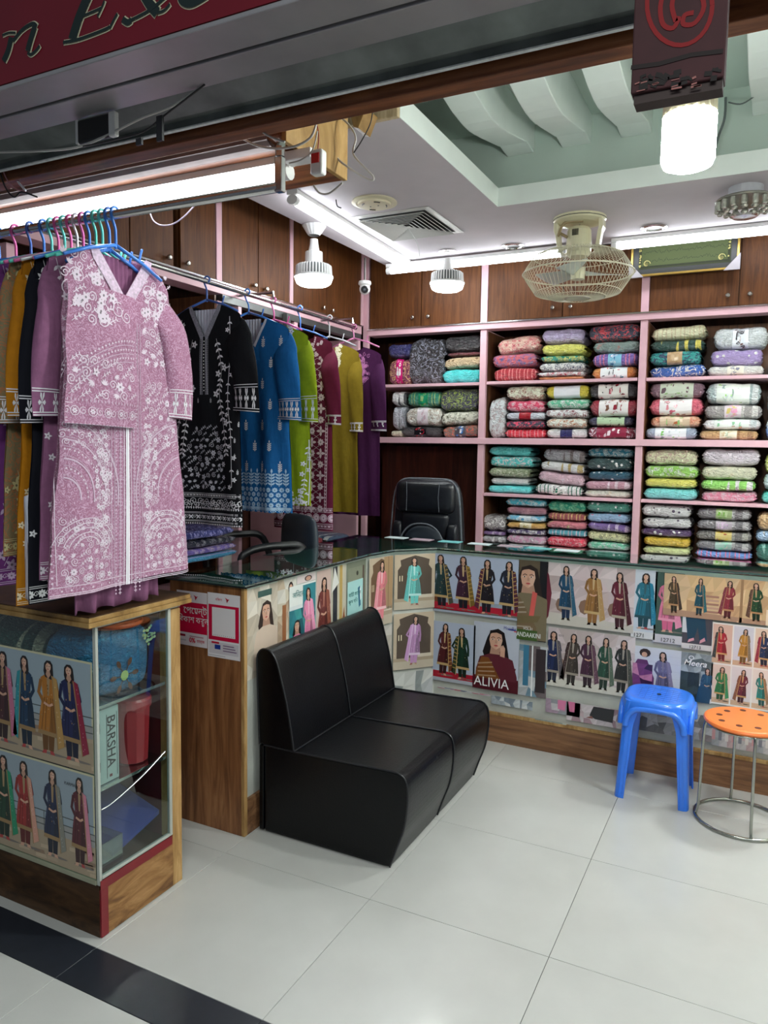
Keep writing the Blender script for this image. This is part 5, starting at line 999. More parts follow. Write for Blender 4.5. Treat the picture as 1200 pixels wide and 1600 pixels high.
for s1 in (-1, 1):
    for s2 in (-1, 1):
        # L-section leg: two flanges, wide at the shoulder, splayed outwards
        ml = MB()
        rings = []
        for t in np.linspace(0, 1, 9):
            z = (zt - .012) * (1 - t); ox = .128 + .022 * t; oy = .120 + .022 * t; wd = .050 + .030 * max(0, 1 - t * 5) - .010 * t; th = .012
            if t < .12: wd = .085; ox -= .004
            P = [(ox, oy), (ox - wd, oy), (ox - wd, oy - th * .3), (ox - wd + .004, oy - th * .6), (ox - th, oy - th), (ox - th * .6, oy - wd + .004), (ox - th * .3, oy - wd), (ox, oy - wd)]
            rad = .018
            P = [(ox - rad * .3, oy - rad * .3), (ox - rad, oy)] + P[1:-1] + [(ox, oy - wd), (ox, oy - rad)]
            rings.append([(s1 * x, s2 * y, z) for x, y in P])
        k = len(rings[0]); vs = [p for r in rings for p in r]
        fs = [(j * k + i, j * k + (i + 1) % k, (j + 1) * k + (i + 1) % k, (j + 1) * k + i) for j in range(8) for i in range(k)] + [tuple(range(k))[::-1], tuple(8 * k + i for i in range(k))]
        ml.add(vs, fs); L_o = ml.build('leg', blu, BS, bevel=.0015)
        rb = MB()
        for d in (.018, .034):
            rb.tube([(s1 * (.128 - d), s2 * .1215, zt - .09), (s1 * (.150 - d), s2 * .1425, .012)], .0025, 5)
        rb.build('rib', blu, L_o)
arch_m = MB()
for s in (-1, 1):
    arch_m.tube(spline([(-.118, s * .132, zt - .12), (-.108, s * .132, zt - .075), (-.075, s * .132, zt - .043), (0, s * .133, zt - .036), (.075, s * .132, zt - .043), (.108, s * .132, zt - .075), (.118, s * .132, zt - .12)]), .013, 8)
    arch_m.tube(spline([(s * .140, -.108, zt - .12), (s * .140, -.098, zt - .075), (s * .140, -.065, zt - .043), (s * .141, 0, zt - .036), (s * .140, .065, zt - .043), (s * .140, .098, zt - .075), (s * .140, .108, zt - .12)]), .013, 8)
arch_m.build('apron_arch', blu, BS, smooth=True)
OS = thing('orange_stool', 'round orange-topped stool on a chrome ring base, cut by the right edge', 'stool', (-.018, 3.285, 0), local=True)
org = M('orange plastic seat', (244, 128, 62), .35, var=.04)
prof_ = [(.001, .424), (.06, .424), (.145, .4245), (.154, .421), (.157, .414), (.155, .408), (.148, .406), (.001, .406)]
MB().lathe(prof_, 0, 0, 40, cap=False).build('seat', org, OS, smooth=False)
for k in range(9):
    a = 2 * PI * k / 9 + .3; x, y = .098 * math.cos(a), .098 * math.sin(a)
    if k % 3 == 2: x *= 1.1; y *= 1.1
    MB().lathe([(.0125, .4235), (.0125, .4252)], x, y, 12).build('seat_hole', M('dark brown hole', (90, 40, 24), .7, var=0), OS)
ch = M('polished steel tube', (170, 172, 165), .22, metal=1, var=.05)
MB().tube([(.172 * math.cos(a), .172 * math.sin(a), .0075) for a in np.linspace(0, 2 * PI, 48)[:-1]], .007, 8, closed=True).build('base_ring', ch, OS, smooth=True)
MB().tube([(.142 * math.cos(a), .142 * math.sin(a), .399) for a in np.linspace(0, 2 * PI, 40)[:-1]], .0055, 8, closed=True).build('seat_ring', ch, OS, smooth=True)
for k in range(4):
    a = PI + .25 + k * PI / 2; c, s = math.cos(a), math.sin(a)
    MB().tube(spline([(.135 * c, .135 * s, .404), (.152 * c, .152 * s, .385), (.158 * c, .158 * s, .2), (.162 * c, .162 * s, .06), (.170 * c, .170 * s, .014)]), .006, 8).build('leg', ch, OS, smooth=True)

# ================================================================ CHAIRS BEHIND THE COUNTER
bl2 = M('black chair leather', (16, 20, 28), .34, var=.15, scale=14, bmp=.3, bscale=40, spec=.6)
bl3 = M('grey black chair fabric', (40, 50, 60), .5, var=.1)
stit = M('grey stitched edging', (110, 116, 124), .6, var=.2, scale=100)
blp = M('black chair plastic', (18, 19, 22), .4, var=0)
def quadpad(cx, y, z0, z1, w0, w1, th, puff=.02, n=12, name='pad', par=None, m_=None, wr=0, ex=6):
    def f(u, v):
        a = 2 * PI * u; ca, sa = math.cos(a), math.sin(a); X_ = math.copysign(abs(ca) ** (2 / ex), ca); Z_ = math.copysign(abs(sa) ** (2 / ex), sa)
        k = math.sin(v * PI) ** .4 if 0 < v < 1 else 0; t = (1 + Z_ * k) / 2; w = w0 + (w1 - w0) * t
        z = z0 + (z1 - z0) * t; x = cx + X_ * k * w / 2
        yy = y - math.cos(v * PI) * -th / 2 * 1.0
        yy = y + (th / 2) * -math.cos((1 - v) * PI) + (wr * math.sin(26 * t + 6 * math.cos(3 * X_ * k)) * (1 - abs(X_ * k) ** 2) if v < .5 else 0)
        return (x, yy, z)
    return MB().grid(f, 36, n, True).build(name, m_, par, smooth=True)
EC = thing('executive_chair', 'high-backed black leather office chair behind the counter', 'chair', (-1.872, 4.30, 0), rot=.0, local=True)
quadpad(0, .02, .52, 1.305, .54, .44, .10, name='backrest', par=EC, m_=bl2)
quadpad(0, -.035, 1.085, 1.29, .40, .40, .09, name='headrest', par=EC, m_=bl2)
quadpad(0, -.028, .92, 1.095, .30, .33, .07, name='upper_cushion', par=EC, m_=bl2, wr=.006)
quadpad(0, -.045, .62, 1.02, .30, .30, .07, name='lumbar_cushion', par=EC, m_=bl3, ex=2.4)
for s in (-1, 1): quadpad(s * .185, -.03, .60, 1.03, .09, .07, .07, name='side_bolster', par=EC, m_=bl2)
def edgepath(z0, z1, w0, w1, y, n=40, ex=6, half=False):
    P = []
    for k in range(n):
        a = 2 * PI * k / n; ca, sa = math.cos(a), math.sin(a); X_ = math.copysign(abs(ca) ** (2 / ex), ca); Z_ = math.copysign(abs(sa) ** (2 / ex), sa); t = (1 + Z_) / 2
        P.append((X_ * (w0 + (w1 - w0) * t) / 2, y, z0 + (z1 - z0) * t))
    return P
MB().tube(edgepath(.525, 1.30, .535, .435, -.025), .005, 6, closed=True).build('stitched_edge', stit, EC)
MB().tube([p for p in edgepath(.62, 1.025, .31, .31, -.085, ex=2.4)], .005, 6, closed=True).build('stitched_edge', stit, EC)
for s in (-1, 1): MB().tube([(s * .11, -.076, 1.10), (s * .105, -.082, 1.19), (s * .11, -.076, 1.28)], .002, 5).build('seam', stit, EC)
MB().grid(bag(0, -.25, .42, .52, .50, .13, 5), 30, 14, True).build('seat', bl2, EC, smooth=True)
for s in (-1, 1): MB().tube(spline([(s * .28, -.02, .5), (s * .33, -.04, .68), (s * .33, -.30, .68), (s * .28, -.38, .5)]), .018, 8).build('armrest', blp, EC, smooth=True)
MB().lathe([(.03, .09), (.03, .42)], 0, -.22, 14).build('column', chrome, EC)
for k in range(5):
    a = 2 * PI * k / 5; l = MB().tube([(0, -.22, .10), (.29 * math.cos(a), -.22 + .29 * math.sin(a), .065)], [.028, .016], 8).build('base_leg', blp, EC)
    MB().tube([(.29 * math.cos(a), -.235 + .29 * math.sin(a), .028), (.29 * math.cos(a), -.205 + .29 * math.sin(a), .028)], .027, 12).build('castor', blp, l)
OC = thing('office_chair', 'grey black office chair with looped arms behind the left counter', 'chair', (-2.37, 3.28, 0), rot=-.55, local=True)
quadpad(0, .2, .62, 1.12, .46, .42, .07, name='backrest', par=OC, m_=bl3)
MB().grid(bag(0, -.05, .42, .48, .46, .10, 6), 26, 12, True).build('seat', bl3, OC, smooth=True)
for s in (-1, 1): MB().tube(spline([(s * .25, .16, .75), (s * .27, .10, .96), (s * .275, -.02, .99), (s * .275, -.2, .97), (s * .27, -.24, .88), (s * .25, -.18, .5)]), .020, 8).build('armrest', blp, OC, smooth=True)
MB().lathe([(.028, .09), (.028, .42)], 0, -.05, 12).build('column', blp, OC)
for k in range(5):
    a = 2 * PI * k / 5; l = MB().tube([(0, -.05, .10), (.25 * math.cos(a), -.05 + .25 * math.sin(a), .06)], [.026, .016], 8).build('base_leg', blp, OC)
    MB().tube([(.25 * math.cos(a), -.065 + .25 * math.sin(a), .026), (.25 * math.cos(a), -.035 + .25 * math.sin(a), .026)], .025, 10).build('castor', blp, l)
# ================================================================ HANGING CLOTHES
def leaf(cv, x, y, r, a, c, L=0, w=.42):
    ca, sa = math.cos(a), math.sin(a); q = [(0, 0), (.35, w * .5), (.7, w * .4), (1, 0), (.7, -w * .4), (.35, -w * .5)]
    cv.poly([(x + r * (u * ca - v * sa), y + r * (u * sa + v * ca)) for u, v in q], c, L)
def flower(cv, x, y, r, c, n=6, L=0, ring=True, a0=0):
    for k in range(n): leaf(cv, x, y, r, a0 + 2 * PI * k / n, c, L, .55)
    if ring: cv.ell(x, y, r * .22, r * .22, dk(c, .55), 6, L + 1)
def ringf(cv, x, y, r, c, L=0):
    n = 14; cv.stroke([(x + r * math.cos(2 * PI * k / n), y + r * math.sin(2 * PI * k / n)) for k in range(n + 1)], r * .16, c, L); flower(cv, x, y, r * .72, c, 6, L)
def vine(cv, pts, r, c, w=.0018, L=0, step=.02, fl_=.0, sm=5, both=True):
    P = spline([(*p, 0) for p in pts], sm); cv.stroke([(p[0], p[1]) for p in P], w, c, L); acc = 0; sd = 1
    for i in range(1, len(P)):
        d = P[i] - P[i - 1]; l = math.hypot(d[0], d[1]); acc += l
        if acc > step:
            acc = 0; a = math.atan2(d[1], d[0]); R_ = random.random()
            if R_ < fl_: flower(cv, P[i][0] + sd * r * math.cos(a + PI / 2) * .8, P[i][1] + sd * r * math.sin(a + PI / 2) * .8, r * .8, c, 5, L)
            else:
                leaf(cv, P[i][0], P[i][1], r, a + sd * .9, c, L)
                if both: leaf(cv, P[i][0], P[i][1], r, a - sd * .9, c, L)
            sd = -sd
def spiral(cv, x, y, r, c, turns=1.6, w=.0022, a0=0, L=0, sgn=1):
    n = int(14 * turns); cv.stroke([(x + r * (1 - k / n * .85) * math.cos(a0 + sgn * 2 * PI * turns * k / n), y + r * (1 - k / n * .85) * math.sin(a0 + sgn * 2 * PI * turns * k / n)) for k in range(n + 1)], w, c, L)
def chain(cv, pts, w, c, step, L=0, edge=True):
    P = spline([(*p, 0) for p in pts], 8); acc = 0
    for i in range(1, len(P)):
        d = P[i] - P[i - 1]; acc += math.hypot(d[0], d[1])
        if acc >= step:
            acc = 0; a = math.atan2(d[1], d[0])
            for q in (0, 1, 2): leaf(cv, P[i][0] - math.cos(a + q * PI / 3) * w * .5, P[i][1] - math.sin(a + q * PI / 3) * w * .5, w, a + q * PI / 3, c, L, .35)
    if edge:
        for s in (-1, 1): cv.stroke([(p[0] + s * w * .75 * 0, p[1] + s * w * .75) for p in P], w * .16, c, L)
def sprig(cv, x, y, s, c, L=0):
    for k in range(4):
        leaf(cv, x, y + s * k * .22, s * .32, PI / 2 + .9, c, L); leaf(cv, x, y + s * k * .22, s * .32, PI / 2 - .9, c, L)
    leaf(cv, x, y + s * .85, s * .35, PI / 2, c, L); cv.stroke([(x, y - s * .1), (x, y + s * .9)], s * .05, c, L)
def fill(cv, x0, x1, y0, y1, st, c, kinds='fslr', mask=None):
    y = y0 + st / 2; row = 0
    while y < y1:
        x = x0 + st * (.25 if row % 2 else .6)
        while x < x1:
            a, b = x + random.uniform(-.18, .18) * st, y + random.uniform(-.18, .18) * st
            if mask is None or mask(a, b):
                k = random.choice(kinds); r = st * random.uniform(.36, .5)
                if k == 'f': flower(cv, a, b, r, c, random.choice([5, 6, 8]), 1)
                elif k == 's': spiral(cv, a, b, r, c, 1.6, st * .075, random.uniform(0, 6), 1, random.choice([-1, 1]))
                elif k == 'r': ringf(cv, a, b, r * .9, c, 1)
                elif k == 'v': vine(cv, [(a - r, b - r * .6), (a, b + r * .2), (a + r, b + r * .8)], r * .6, c, st * .06, 1, st * .28)
                else:
                    t = random.uniform(0, 6)
                    for q in range(5): leaf(cv, a - .3 * r * math.cos(t), b - .3 * r * math.sin(t), r * (1.25 - .12 * abs(q - 2)), t + (q - 2) * .5, c, 1, .3)
            x += st
        y += st * .9; row += 1
def band(cv, x0, x1, y0, y1, c, kind='flower'):
    h = y1 - y0; t = h * .045
    for y in (y0, y0 + h * .12, y1 - h * .12, y1): cv.rect(x0, y - t / 2, x1, y + t / 2, c, 0)
    n = max(2, int((x1 - x0) / (h * .75))); 
    for k in range(n):
        x = x0 + (k + .5) * (x1 - x0) / n
        if kind == 'flower': flower(cv, x, (y0 + y1) / 2, h * .3, c, 8)
        else:
            for q in (-1, 1): leaf(cv, x, (y0 + y1) / 2, h * .33, q * .8, c); leaf(cv, x, (y0 + y1) / 2, h * .33, PI + q * .8, c)
            cv.ell(x, (y0 + y1) / 2, h * .12, h * .12, c, 6, 0)
        spiral(cv, x + (x1 - x0) / n / 2, (y0 + y1) / 2, h * .2, c, 1.2, t)
def hanger(loc, rot, mat, label, group, w=.185, drop=.10, sl=.055, lean=0):
    T = MB().tube(spline([(.0, 0, -.012), (.014, 0, -.004), (.016, 0, .008), (.002, 0, .019), (-.014, 0, .010), (-.015, 0, -.01), (-.002, 0, -.04), (lean, 0, -.065), (lean, 0, -drop)], 4), .0042, 7)
    T.tube([(lean - .001, 0, -drop + .01), (-w * .55, 0, -drop - sl * .35), (-w, 0, -drop - sl)], [.0055, .0055, .005], 7).tube([(lean + .001, 0, -drop + .01), (w * .55, 0, -drop - sl * .35), (w, 0, -drop - sl)], [.0055, .0055, .005], 7)
    T.tube(spline([(w * .5, 0, -drop - sl * .25), (w * .52, 0, -drop + .0), (w * .56, 0, -drop + .022)], 3), .004, 6)
    o = T.build('clothes_hanger', mat, None, smooth=True, origin=(0, 0, 0)); o.location = loc; o.rotation_euler = (0, 0, rot); return tag(o, label, 'hanger', group)
def garment(name, label, loc, rot, mat, L=1.0, drop=.11, sh=.20, hw=(.21, .20, .235, .26), nk=('V', .075, .14), th=.05, amp=.012, kf=24, ph=0, sleeves=((1, .46, .10, .07, .075),), group=None, emb=None, embm=None, semb=None, lining=None, scallop=0, cx=0, slope=.30, collar=None, scale=1, cat='dress', smat=None, hemf=None, extra=None):
    T = thing(name, label, cat, loc, rot, group, local=True); T.scale = (scale,) * 3; hwn = hw
    def HW(t):
        q = max(0, min(.9999, t / L)) * (len(hwn) - 1); i = int(q); f = q - i; f = f * f * (3 - 2 * f); return hwn[i] * (1 - f) + hwn[i + 1] * f
    def top(s, back=False):
        a = abs(s); sl = slope * max(0, a - nk[1]) * (1 + .5 * (a / sh) ** 4)
        if a < nk[1]:
            q = 1 - a / nk[1]; d = .018 * math.sin(q * PI / 2) if back else (nk[2] * q if nk[0] == 'V' else nk[2] * math.sqrt(max(0, 1 - (a / nk[1]) ** 2))); return d
        return sl
    def Y(s, t, side):
        h = HW(t); e = math.sqrt(max(0, 1 - min(1, abs(s) / h) ** 2)); g = min(1, t / .25); am = amp * (.15 + .85 * (t / L)) * g
        rip = am * math.sin(kf * s + ph + 1.5 * t) + am * .5 * math.sin(kf * 2.3 * s + ph * 2 - 3 * t)
        return side * th / 2 * e * (.55 + .45 * g) + rip
    def Fr(s, t, side=-1, off=0): return (cx + s, Y(s, t, side) + side * off, -drop - t)
    def G(side):
        def f(u, v):
            uu = 2 * u - 1; s = uu * HW(v * L) ; Lh = L + (scallop * abs(math.sin(s * PI / .035)) if scallop else 0) + (hemf(s) if hemf else 0)
            if v < .3: s = uu * (sh + (HW(v * L) - sh) * min(1, v / .12)) 
            tp = top(s, side > 0); t = tp + v * (Lh - tp); return Fr(s, t, side)
        return f
    MB().grid(G(-1), 96, 56).build('front_panel', mat, T, smooth=True)
    MB().grid(G(1), 40, 20).build('back_panel', lining or mat, T, smooth=True)
    em = embm or M('white embroidery thread', (226, 226, 230), .6, var=.08)
    def clipfn(a, b, o):
        t = -b; s = max(-HW(t) * .995, min(HW(t) * .995, a)); return Fr(s, max(t, 0), -1, .0012 + o)
    if emb:
        cv = CV(); emb(cv, HW, L); cv.build('embroidery', clipfn, em, T, sub=.025)
    if collar:
        w_, cm2 = collar; mc = MB()
        n = 12
        for s_ in (-1, 1):
            vs = []
            for k in range(n + 1):
                q = k / n; s = s_ * nk[1] * q; t = top(s) ; vs.append(Fr(s, max(0, t) if k < n else 0, -1, .003)); vs.append(Fr(s + s_ * w_ * .75, t + w_ * (.75 if k < n else .1), -1, .003))
            mc.add(vs, [(2 * k, 2 * k + 1, 2 * k + 3, 2 * k + 2) for k in range(n)])
        mc.build('collar_trim', cm2, T)
    for sd, ln, dx, w0, w1 in sleeves:
        x0 = cx + sd * (sh - .035); t0 = slope * (sh - nk[1]) + .03
        def SF_(u, v, off=0):
            a = 2 * PI * u; w = (w0 + (w1 - w0) * v) * (.30 + .70 * min(1, v / .22) ** .6); c = v ** .8
            x = x0 + sd * dx * math.sin(min(1, v * 1.15) * PI / 2); z = -drop - t0 - ln * v + .05 * (1 - v) * 0
            rp_ = .006 * math.sin(7 * v + 3 * a) * v
            return (x + math.cos(a) * w, -math.sin(a) * (.010 + .012 * min(1, v / .2) + off + .006 * math.sin(5 * v)) + .020 - .038 * min(1, v / .3) ** 1.3 + rp_, z - sd * math.cos(a) * w * -.35 * (1 - v) - sd * math.cos(a) * w * dx * .8)
        so = MB().grid(lambda u, v: SF_(u, v), 24, 18, True).build('sleeve', smat or mat, T, smooth=True)
        if semb:
            cv = CV(); semb(cv, ln)   # a in -1..1 across, b = -distance down
            def sfn(a, b, o): a = max(-1, min(1, a)); return SF_(math.acos(-a) / (2 * PI) if False else (math.acos(max(-1, min(1, a))) / (2 * PI)), min(1, -b / ln), .0015 + o)
            cv.build('cuff_embroidery', sfn, em, so, sub=.2)
    if extra: extra(T, Fr)
    return T, Fr, HW
def cuff(n0, h, dense=True):
    def f(cv, ln):
        y0 = -ln + .002
        for y in (y0, y0 + h * .1, y0 + h * .9, y0 + h): cv.rect(-.98, y, .98, y + .003, WH, 0)
        for k in range(n0):
            x = -.9 + 1.8 * (k + .5) / n0
            for q in range(6 if dense else 3):
                a = q * PI / 3; cv.poly([(x, y0 + h / 2), (x + .11 * math.cos(a - .3), y0 + h / 2 + h * .36 * math.sin(a - .3)), (x + .15 * math.cos(a), y0 + h / 2 + h * .44 * math.sin(a)), (x + .11 * math.cos(a + .3), y0 + h / 2 + h * .36 * math.sin(a + .3))], WH, 0)
    return f
WH = (228, 226, 232)
GR = 'dresses hung along the side wall rail'
RX, RZ = -2.42, 2.269
steel = M('polished rail steel', (190, 188, 188), .22, metal=1, var=.05)
RR = thing('clothes_rail', 'polished steel rail along the left wall carrying dresses', 'rail', (RX, 3.4, RZ))
MB().tube([(RX, 1.95, RZ), (RX, 4.34, RZ - .012)], .011, 12).build('rail', steel, RR, smooth=True)
for y in (3.42, 4.30): MB().tube([(GL + .009, y, RZ + .045), (RX - .0, y, RZ + .045), (RX, y, RZ + .012)], .008, 8).build('bracket', steel, RR)
hb, hp, ht, hdb = M('light blue plastic', (60, 130, 224), .3, var=.03, coat=.3), M('pink plastic', (236, 104, 176), .3, var=.03, coat=.3), M('mint plastic', (96, 220, 204), .3, var=.03, coat=.3), M('dusty blue plastic', (70, 110, 190), .35, var=.03)
# black kurti
def e_black(cv, HW, L):
    for s in (-1, 1):
        vine(cv, [(s * .07, -.16), (s * .10, -.3), (s * .085, -.42), (s * .11, -.56), (s * .13, -.70)], .024, WH, fl_=.25, step=.018)
        vine(cv, [(s * .145, -.06), (s * .15, -.25), (s * .14, -.45), (s * .16, -.62), (s * .17, -.86)], .017, WH, w=.003, fl_=.4, step=.010)
        cv.stroke([(s * .215, -.62), (s * .222, -.75), (s * .215, -.87)], .006, WH)
        for q in range(9): sprig(cv, s * random.uniform(.175, .205), -.2 - q * .075, .02, WH)
        for q in range(3): sprig(cv, s * .035, -.46 - .0 * q, .02, WH)
    fill(cv, -.13, .13, -.885, -.56, .032, (196, 196, 206), 'fsvlv', lambda a, b: abs(a) < .13 - max(0, b + .72) * .55)
    band(cv, -.26, .26, -.915, -.895, WH, 'leaf'); band(cv, -.27, .27, -1.035, -.99, WH, 'leaf'); 
    for k in range(46): 
        x = -.25 + .5 * k / 45; spiral(cv, x, -.945 + .012 * math.sin(k * 1.7), .016, WH, 1.3, .0024, k, sgn=1 if k % 2 else -1); leaf(cv, x, -.975, .014, PI / 2, WH)
    for k in range(50): cv.ell(-.25 + .5 * k / 49, -1.045, .004, .004, WH, 5, 0)
    for k in range(16): cv.ell(.0, -.17 - k * .0155, .0032, .0032, (240, 240, 240), 6, 3)
    for s in (-1, 1): cv.stroke([(s * .010, -.15), (s * .014, -.30), (s * .018, -.42)], .0045, (150, 150, 160), 2)
    for k in range(60): y = -.15 - k * .0046; cv.rect(-.024, y, -.006, y + .0018, (150, 150, 160), 1); cv.rect(.006, y, .024, y + .0018, (150, 150, 160), 1)
    for s in (-1, 1):
        for k in range(13): t = k / 13; cv.ell(s * .078 * (1 - t) + s * .004, -.14 * t - .012, .0042, .0042, (244, 244, 244), 6, 6)
black = clothmat('black lawn cloth', (13, 14, 20)); greyt = M('grey zigzag trim', (134, 134, 146), .7, var=.35, scale=160)
whl = clothmat('white gathered lining', (206, 208, 222))
def add_inner(T, Fr, m_, depth=.17, w=.085):   # gathered garment seen inside the neck
    MB().grid(lambda u, v: ((2 * u - 1) * w + 0, .006 + .003 * math.sin(60 * u), -.135 - v * depth * (1 - .0 * u)), 40, 4).build('inner_layer', m_, T, smooth=True)
TH = M('white embroidery thread', (226, 226, 230), .6, var=.08)
PT = packmat  # alias
vc_emb = vcol('embroidery threads', .65, 0)
garment('black_kurti', 'black long tunic with white vine embroidery and V neck on the side rail', (RX, 2.878, RZ), 0, black, L=1.05, drop=.118, sh=.195, hw=(.20, .195, .20, .21, .22), nk=('V', .08, .145), sleeves=((1, .44, .085, .07, .075), (-1, .42, .0, .05, .05)), group=GR, emb=e_black, embm=vc_emb, semb=cuff(4, .12), lining=black, collar=(.024, greyt), kf=18, amp=.014, extra=lambda T, Fr: add_inner(T, Fr, whl))
hanger((RX, 2.878, RZ), 0, hdb, 'dusty blue hanger holding the black embroidered tunic', 'hangers on the side rail')
def e_blue(cv, HW, L):
    for q in range(7):
        for p_ in range(4):
            x = -.15 + p_ * .105 + (.05 if q % 2 else 0); 
            if abs(x) < .2: sprig(cv, x, -.14 - q * .105, .045, WH)
    LB = (176, 206, 232)
    for k in range(12): sprig(cv, -.19 + k * .035, -.84, .07, LB)
    for r in range(4):
        for k in range(14 - r % 2): x = -.20 + (k + (r % 2) * .5) * .031; cv.ell(x, -.865 - r * .026, .011, .011, (120, 166, 210), 10, 0); flower(cv, x, -.865 - r * .026, .014, LB, 8, 1)
    for k in range(13):
        x = -.205 + k * .034
        for q in range(7): a = PI + PI * (q + .5) / 7; leaf(cv, x, -.955, .024, a, LB, 0, .25)
        cv.stroke([(x + .016 * math.cos(a), -.957 + .024 * math.sin(a)) for a in np.linspace(PI, 2 * PI, 8)], .002, LB, 1)
blue = clothmat('cerulean blue cloth', (22, 96, 160))
garment('blue_kurti', 'bright blue tunic with small white sprigs and pale scalloped hem on the side rail', (RX, 3.19, RZ), 0, blue, L=.975, drop=.14, sh=.20, hw=(.21, .205, .21, .22, .225), nk=('V', .07, .13), sleeves=((1, .44, .055, .065, .07),), group=GR, emb=e_blue, embm=vc_emb, semb=cuff(5, .10), scallop=.008, collar=(.014, whl), cx=.055, kf=22, amp=.016, ph=1, extra=lambda T, Fr: add_inner(T, Fr, whl))
hanger((RX, 3.19, RZ), 0, hb, 'light blue hanger holding the bright blue tunic', 'hangers on the side rail', lean=.01, drop=.11)
def e_lime(cv, HW, L):
    for s in (-1, 1): vine(cv, [(s * .085, -.0), (s * .07, -.07), (s * .035, -.12), (s * .0, -.15)], .022, WH, fl_=.5, step=.012)
    for q in range(16): flower(cv, random.uniform(.02, .10), -random.uniform(.0, .14), .010, WH, 5)
    vine(cv, [(.20, -.62), (.185, -.76), (.17, -.88), (.14, -.95)], .020, WH, fl_=.5, step=.010); vine(cv, [(.12, -.95), (.05, -.955), (-.05, -.94)], .022, WH, fl_=.5, step=.010)
    for q in range(30): leaf(cv, .19 - random.uniform(0, .1), -.88 - random.uniform(0, .07), .02, random.uniform(0, 6), WH)
    cv.stroke([(.2, -.6), (.205, -.8), (.2, -.95)], .005, WH)
lime = clothmat('lime green cloth', (138, 158, 22))
garment('lime_kurti', 'lime green tunic with white embroidered neckline and cuffs on the side rail', (RX, 3.42, RZ), 0, lime, L=.955, drop=.145, sh=.19, hw=(.20, .19, .20, .21, .21), nk=('V', .07, .10), sleeves=((1, .44, .055, .055, .06),), group=GR, emb=e_lime, embm=vc_emb, semb=cuff(3, .13), cx=.03, kf=26, amp=.014, ph=2)
hanger((RX, 3.42, RZ), 0, hp, 'magenta pink hanger holding the lime green tunic', 'hangers on the side rail', lean=.005, drop=.11)
def e_maroon(cv, HW, L):
    W2 = (222, 196, 214)
    for x in (.022, .032, .155, .165, -.06): cv.rect(x, -1.0, x + .003, -.12, W2, 0)
    for q in range(44): y = -.14 - q * .0205; leaf(cv, .16, y, .012, .8, W2); leaf(cv, .16, y, .012, PI - .8, W2); cv.ell(.027, y, .006, .007, W2, 6, 1); flower(cv, .005, y, .007, W2, 4)
    for q in range(14):
        y = -.16 - q * .063
        for x in (.065, .125): 
            if (q % 2) == (x > .1): flower(cv, x, y, .022, W2, 8)
            else:
                for a in range(4): leaf(cv, x, y, .03, a * PI / 2, W2, 0, .5)
        cv.stroke([(.04, y), (.095, y + .031), (.15, y), (.095, y - .031), (.04, y)], .002, W2, 0)
        flower(cv, -.03, y, .016, W2, 6); flower(cv, -.10, y, .014, W2, 6); flower(cv, -.16, y + .02, .014, W2, 6)
    for s in (-1, 1): chain(cv, [(s * .085, -.0), (s * .06, -.08), (s * .015, -.13)], .014, W2, .010, edge=False)
    for q in range(10): flower(cv, .09 + random.uniform(-.03, .04), -.03 - random.uniform(0, .1), .011, W2, 6)
    band(cv, -.22, .22, -1.095, -1.065, W2, 'leaf'); band(cv, -.22, .22, -1.0, -.975, W2, 'leaf')
    for k in range(9): ringf(cv, -.2 + k * .05, -1.033, .022, W2); flower(cv, -.2 + k * .05, -1.033, .02, W2, 12)
maroon = clothmat('maroon cloth', (98, 20, 52))
garment('maroon_kurti', 'maroon tunic covered in pale lattice embroidery with patterned hem on the side rail', (RX, 3.68, RZ), 0, maroon, L=1.105, drop=.155, sh=.18, hw=(.185, .18, .19, .20, .205), nk=('R', .07, .11), sleeves=((1, .44, .06, .055, .05),), group=GR, emb=e_maroon, embm=vc_emb, semb=cuff(2, .05), cx=.035, kf=16, amp=.008, ph=.5)
hanger((RX, 3.68, RZ), 0, hdb, 'dusty blue hanger holding the maroon lattice tunic', 'hangers on the side rail', lean=.004, drop=.12)
def e_must(cv, HW, L):
    W3 = (232, 226, 196)
    for q in range(34): flower(cv, .045 + random.uniform(-.012, .02), -random.uniform(0, .15), .010, W3, 5)
    vine(cv, [(.06, 0), (.05, -.1), (.03, -.16)], .016, W3, fl_=.4, step=.01)
must = clothmat('mustard olive cloth', (124, 104, 20))
garment('mustard_kurti', 'plain mustard olive tunic with cream embroidered neck on the side rail', (RX, 4.01, RZ), 0, must, L=1.02, drop=.16, sh=.185, hw=(.19, .18, .185, .195, .20), nk=('R', .055, .09), sleeves=((1, .46, .035, .05, .045),), group=GR, emb=e_must, embm=vc_emb, semb=cuff(3, .05), cx=.02, kf=30, amp=.012, ph=3)
hanger((RX, 4.01, RZ), 0, M('clear grey plastic', (170, 172, 178), .2, var=.03), 'thin clear grey hanger holding the mustard tunic', 'hangers on the side rail', drop=.12)
def e_pur(cv, HW, L):
    W4 = (206, 130, 190)
    for q in range(60):
        a = random.uniform(0, 2 * PI); r = random.uniform(0, 1); x, y = .085 + .055 * r * math.cos(a), -.12 + .10 * r * math.sin(a); spiral(cv, x, y, .014, W4, 1.2, .002, a); flower(cv, x, y, .008, W4, 5) if q % 2 else None
    for q in range(8): cv.stroke([(.04 + q * .012, -.2), (.035 + q * .010, -.26 + abs(q - 3) * .01)], .002, W4)
pur = clothmat('deep purple cloth', (66, 22, 66))
garment('purple_kurti', 'deep purple tunic with pink curly embroidered yoke at the far end of the side rail', (RX, 4.315, RZ - .01), 0, pur, L=1.085, drop=.13, sh=.20, hw=(.21, .195, .195, .20, .205), nk=('R', .075, .05), sleeves=((1, .47, .035, .05, .055),), group=GR, emb=e_pur, embm=vc_emb, semb=cuff(3, .06, False), cx=.0, kf=34, amp=.012, ph=1)
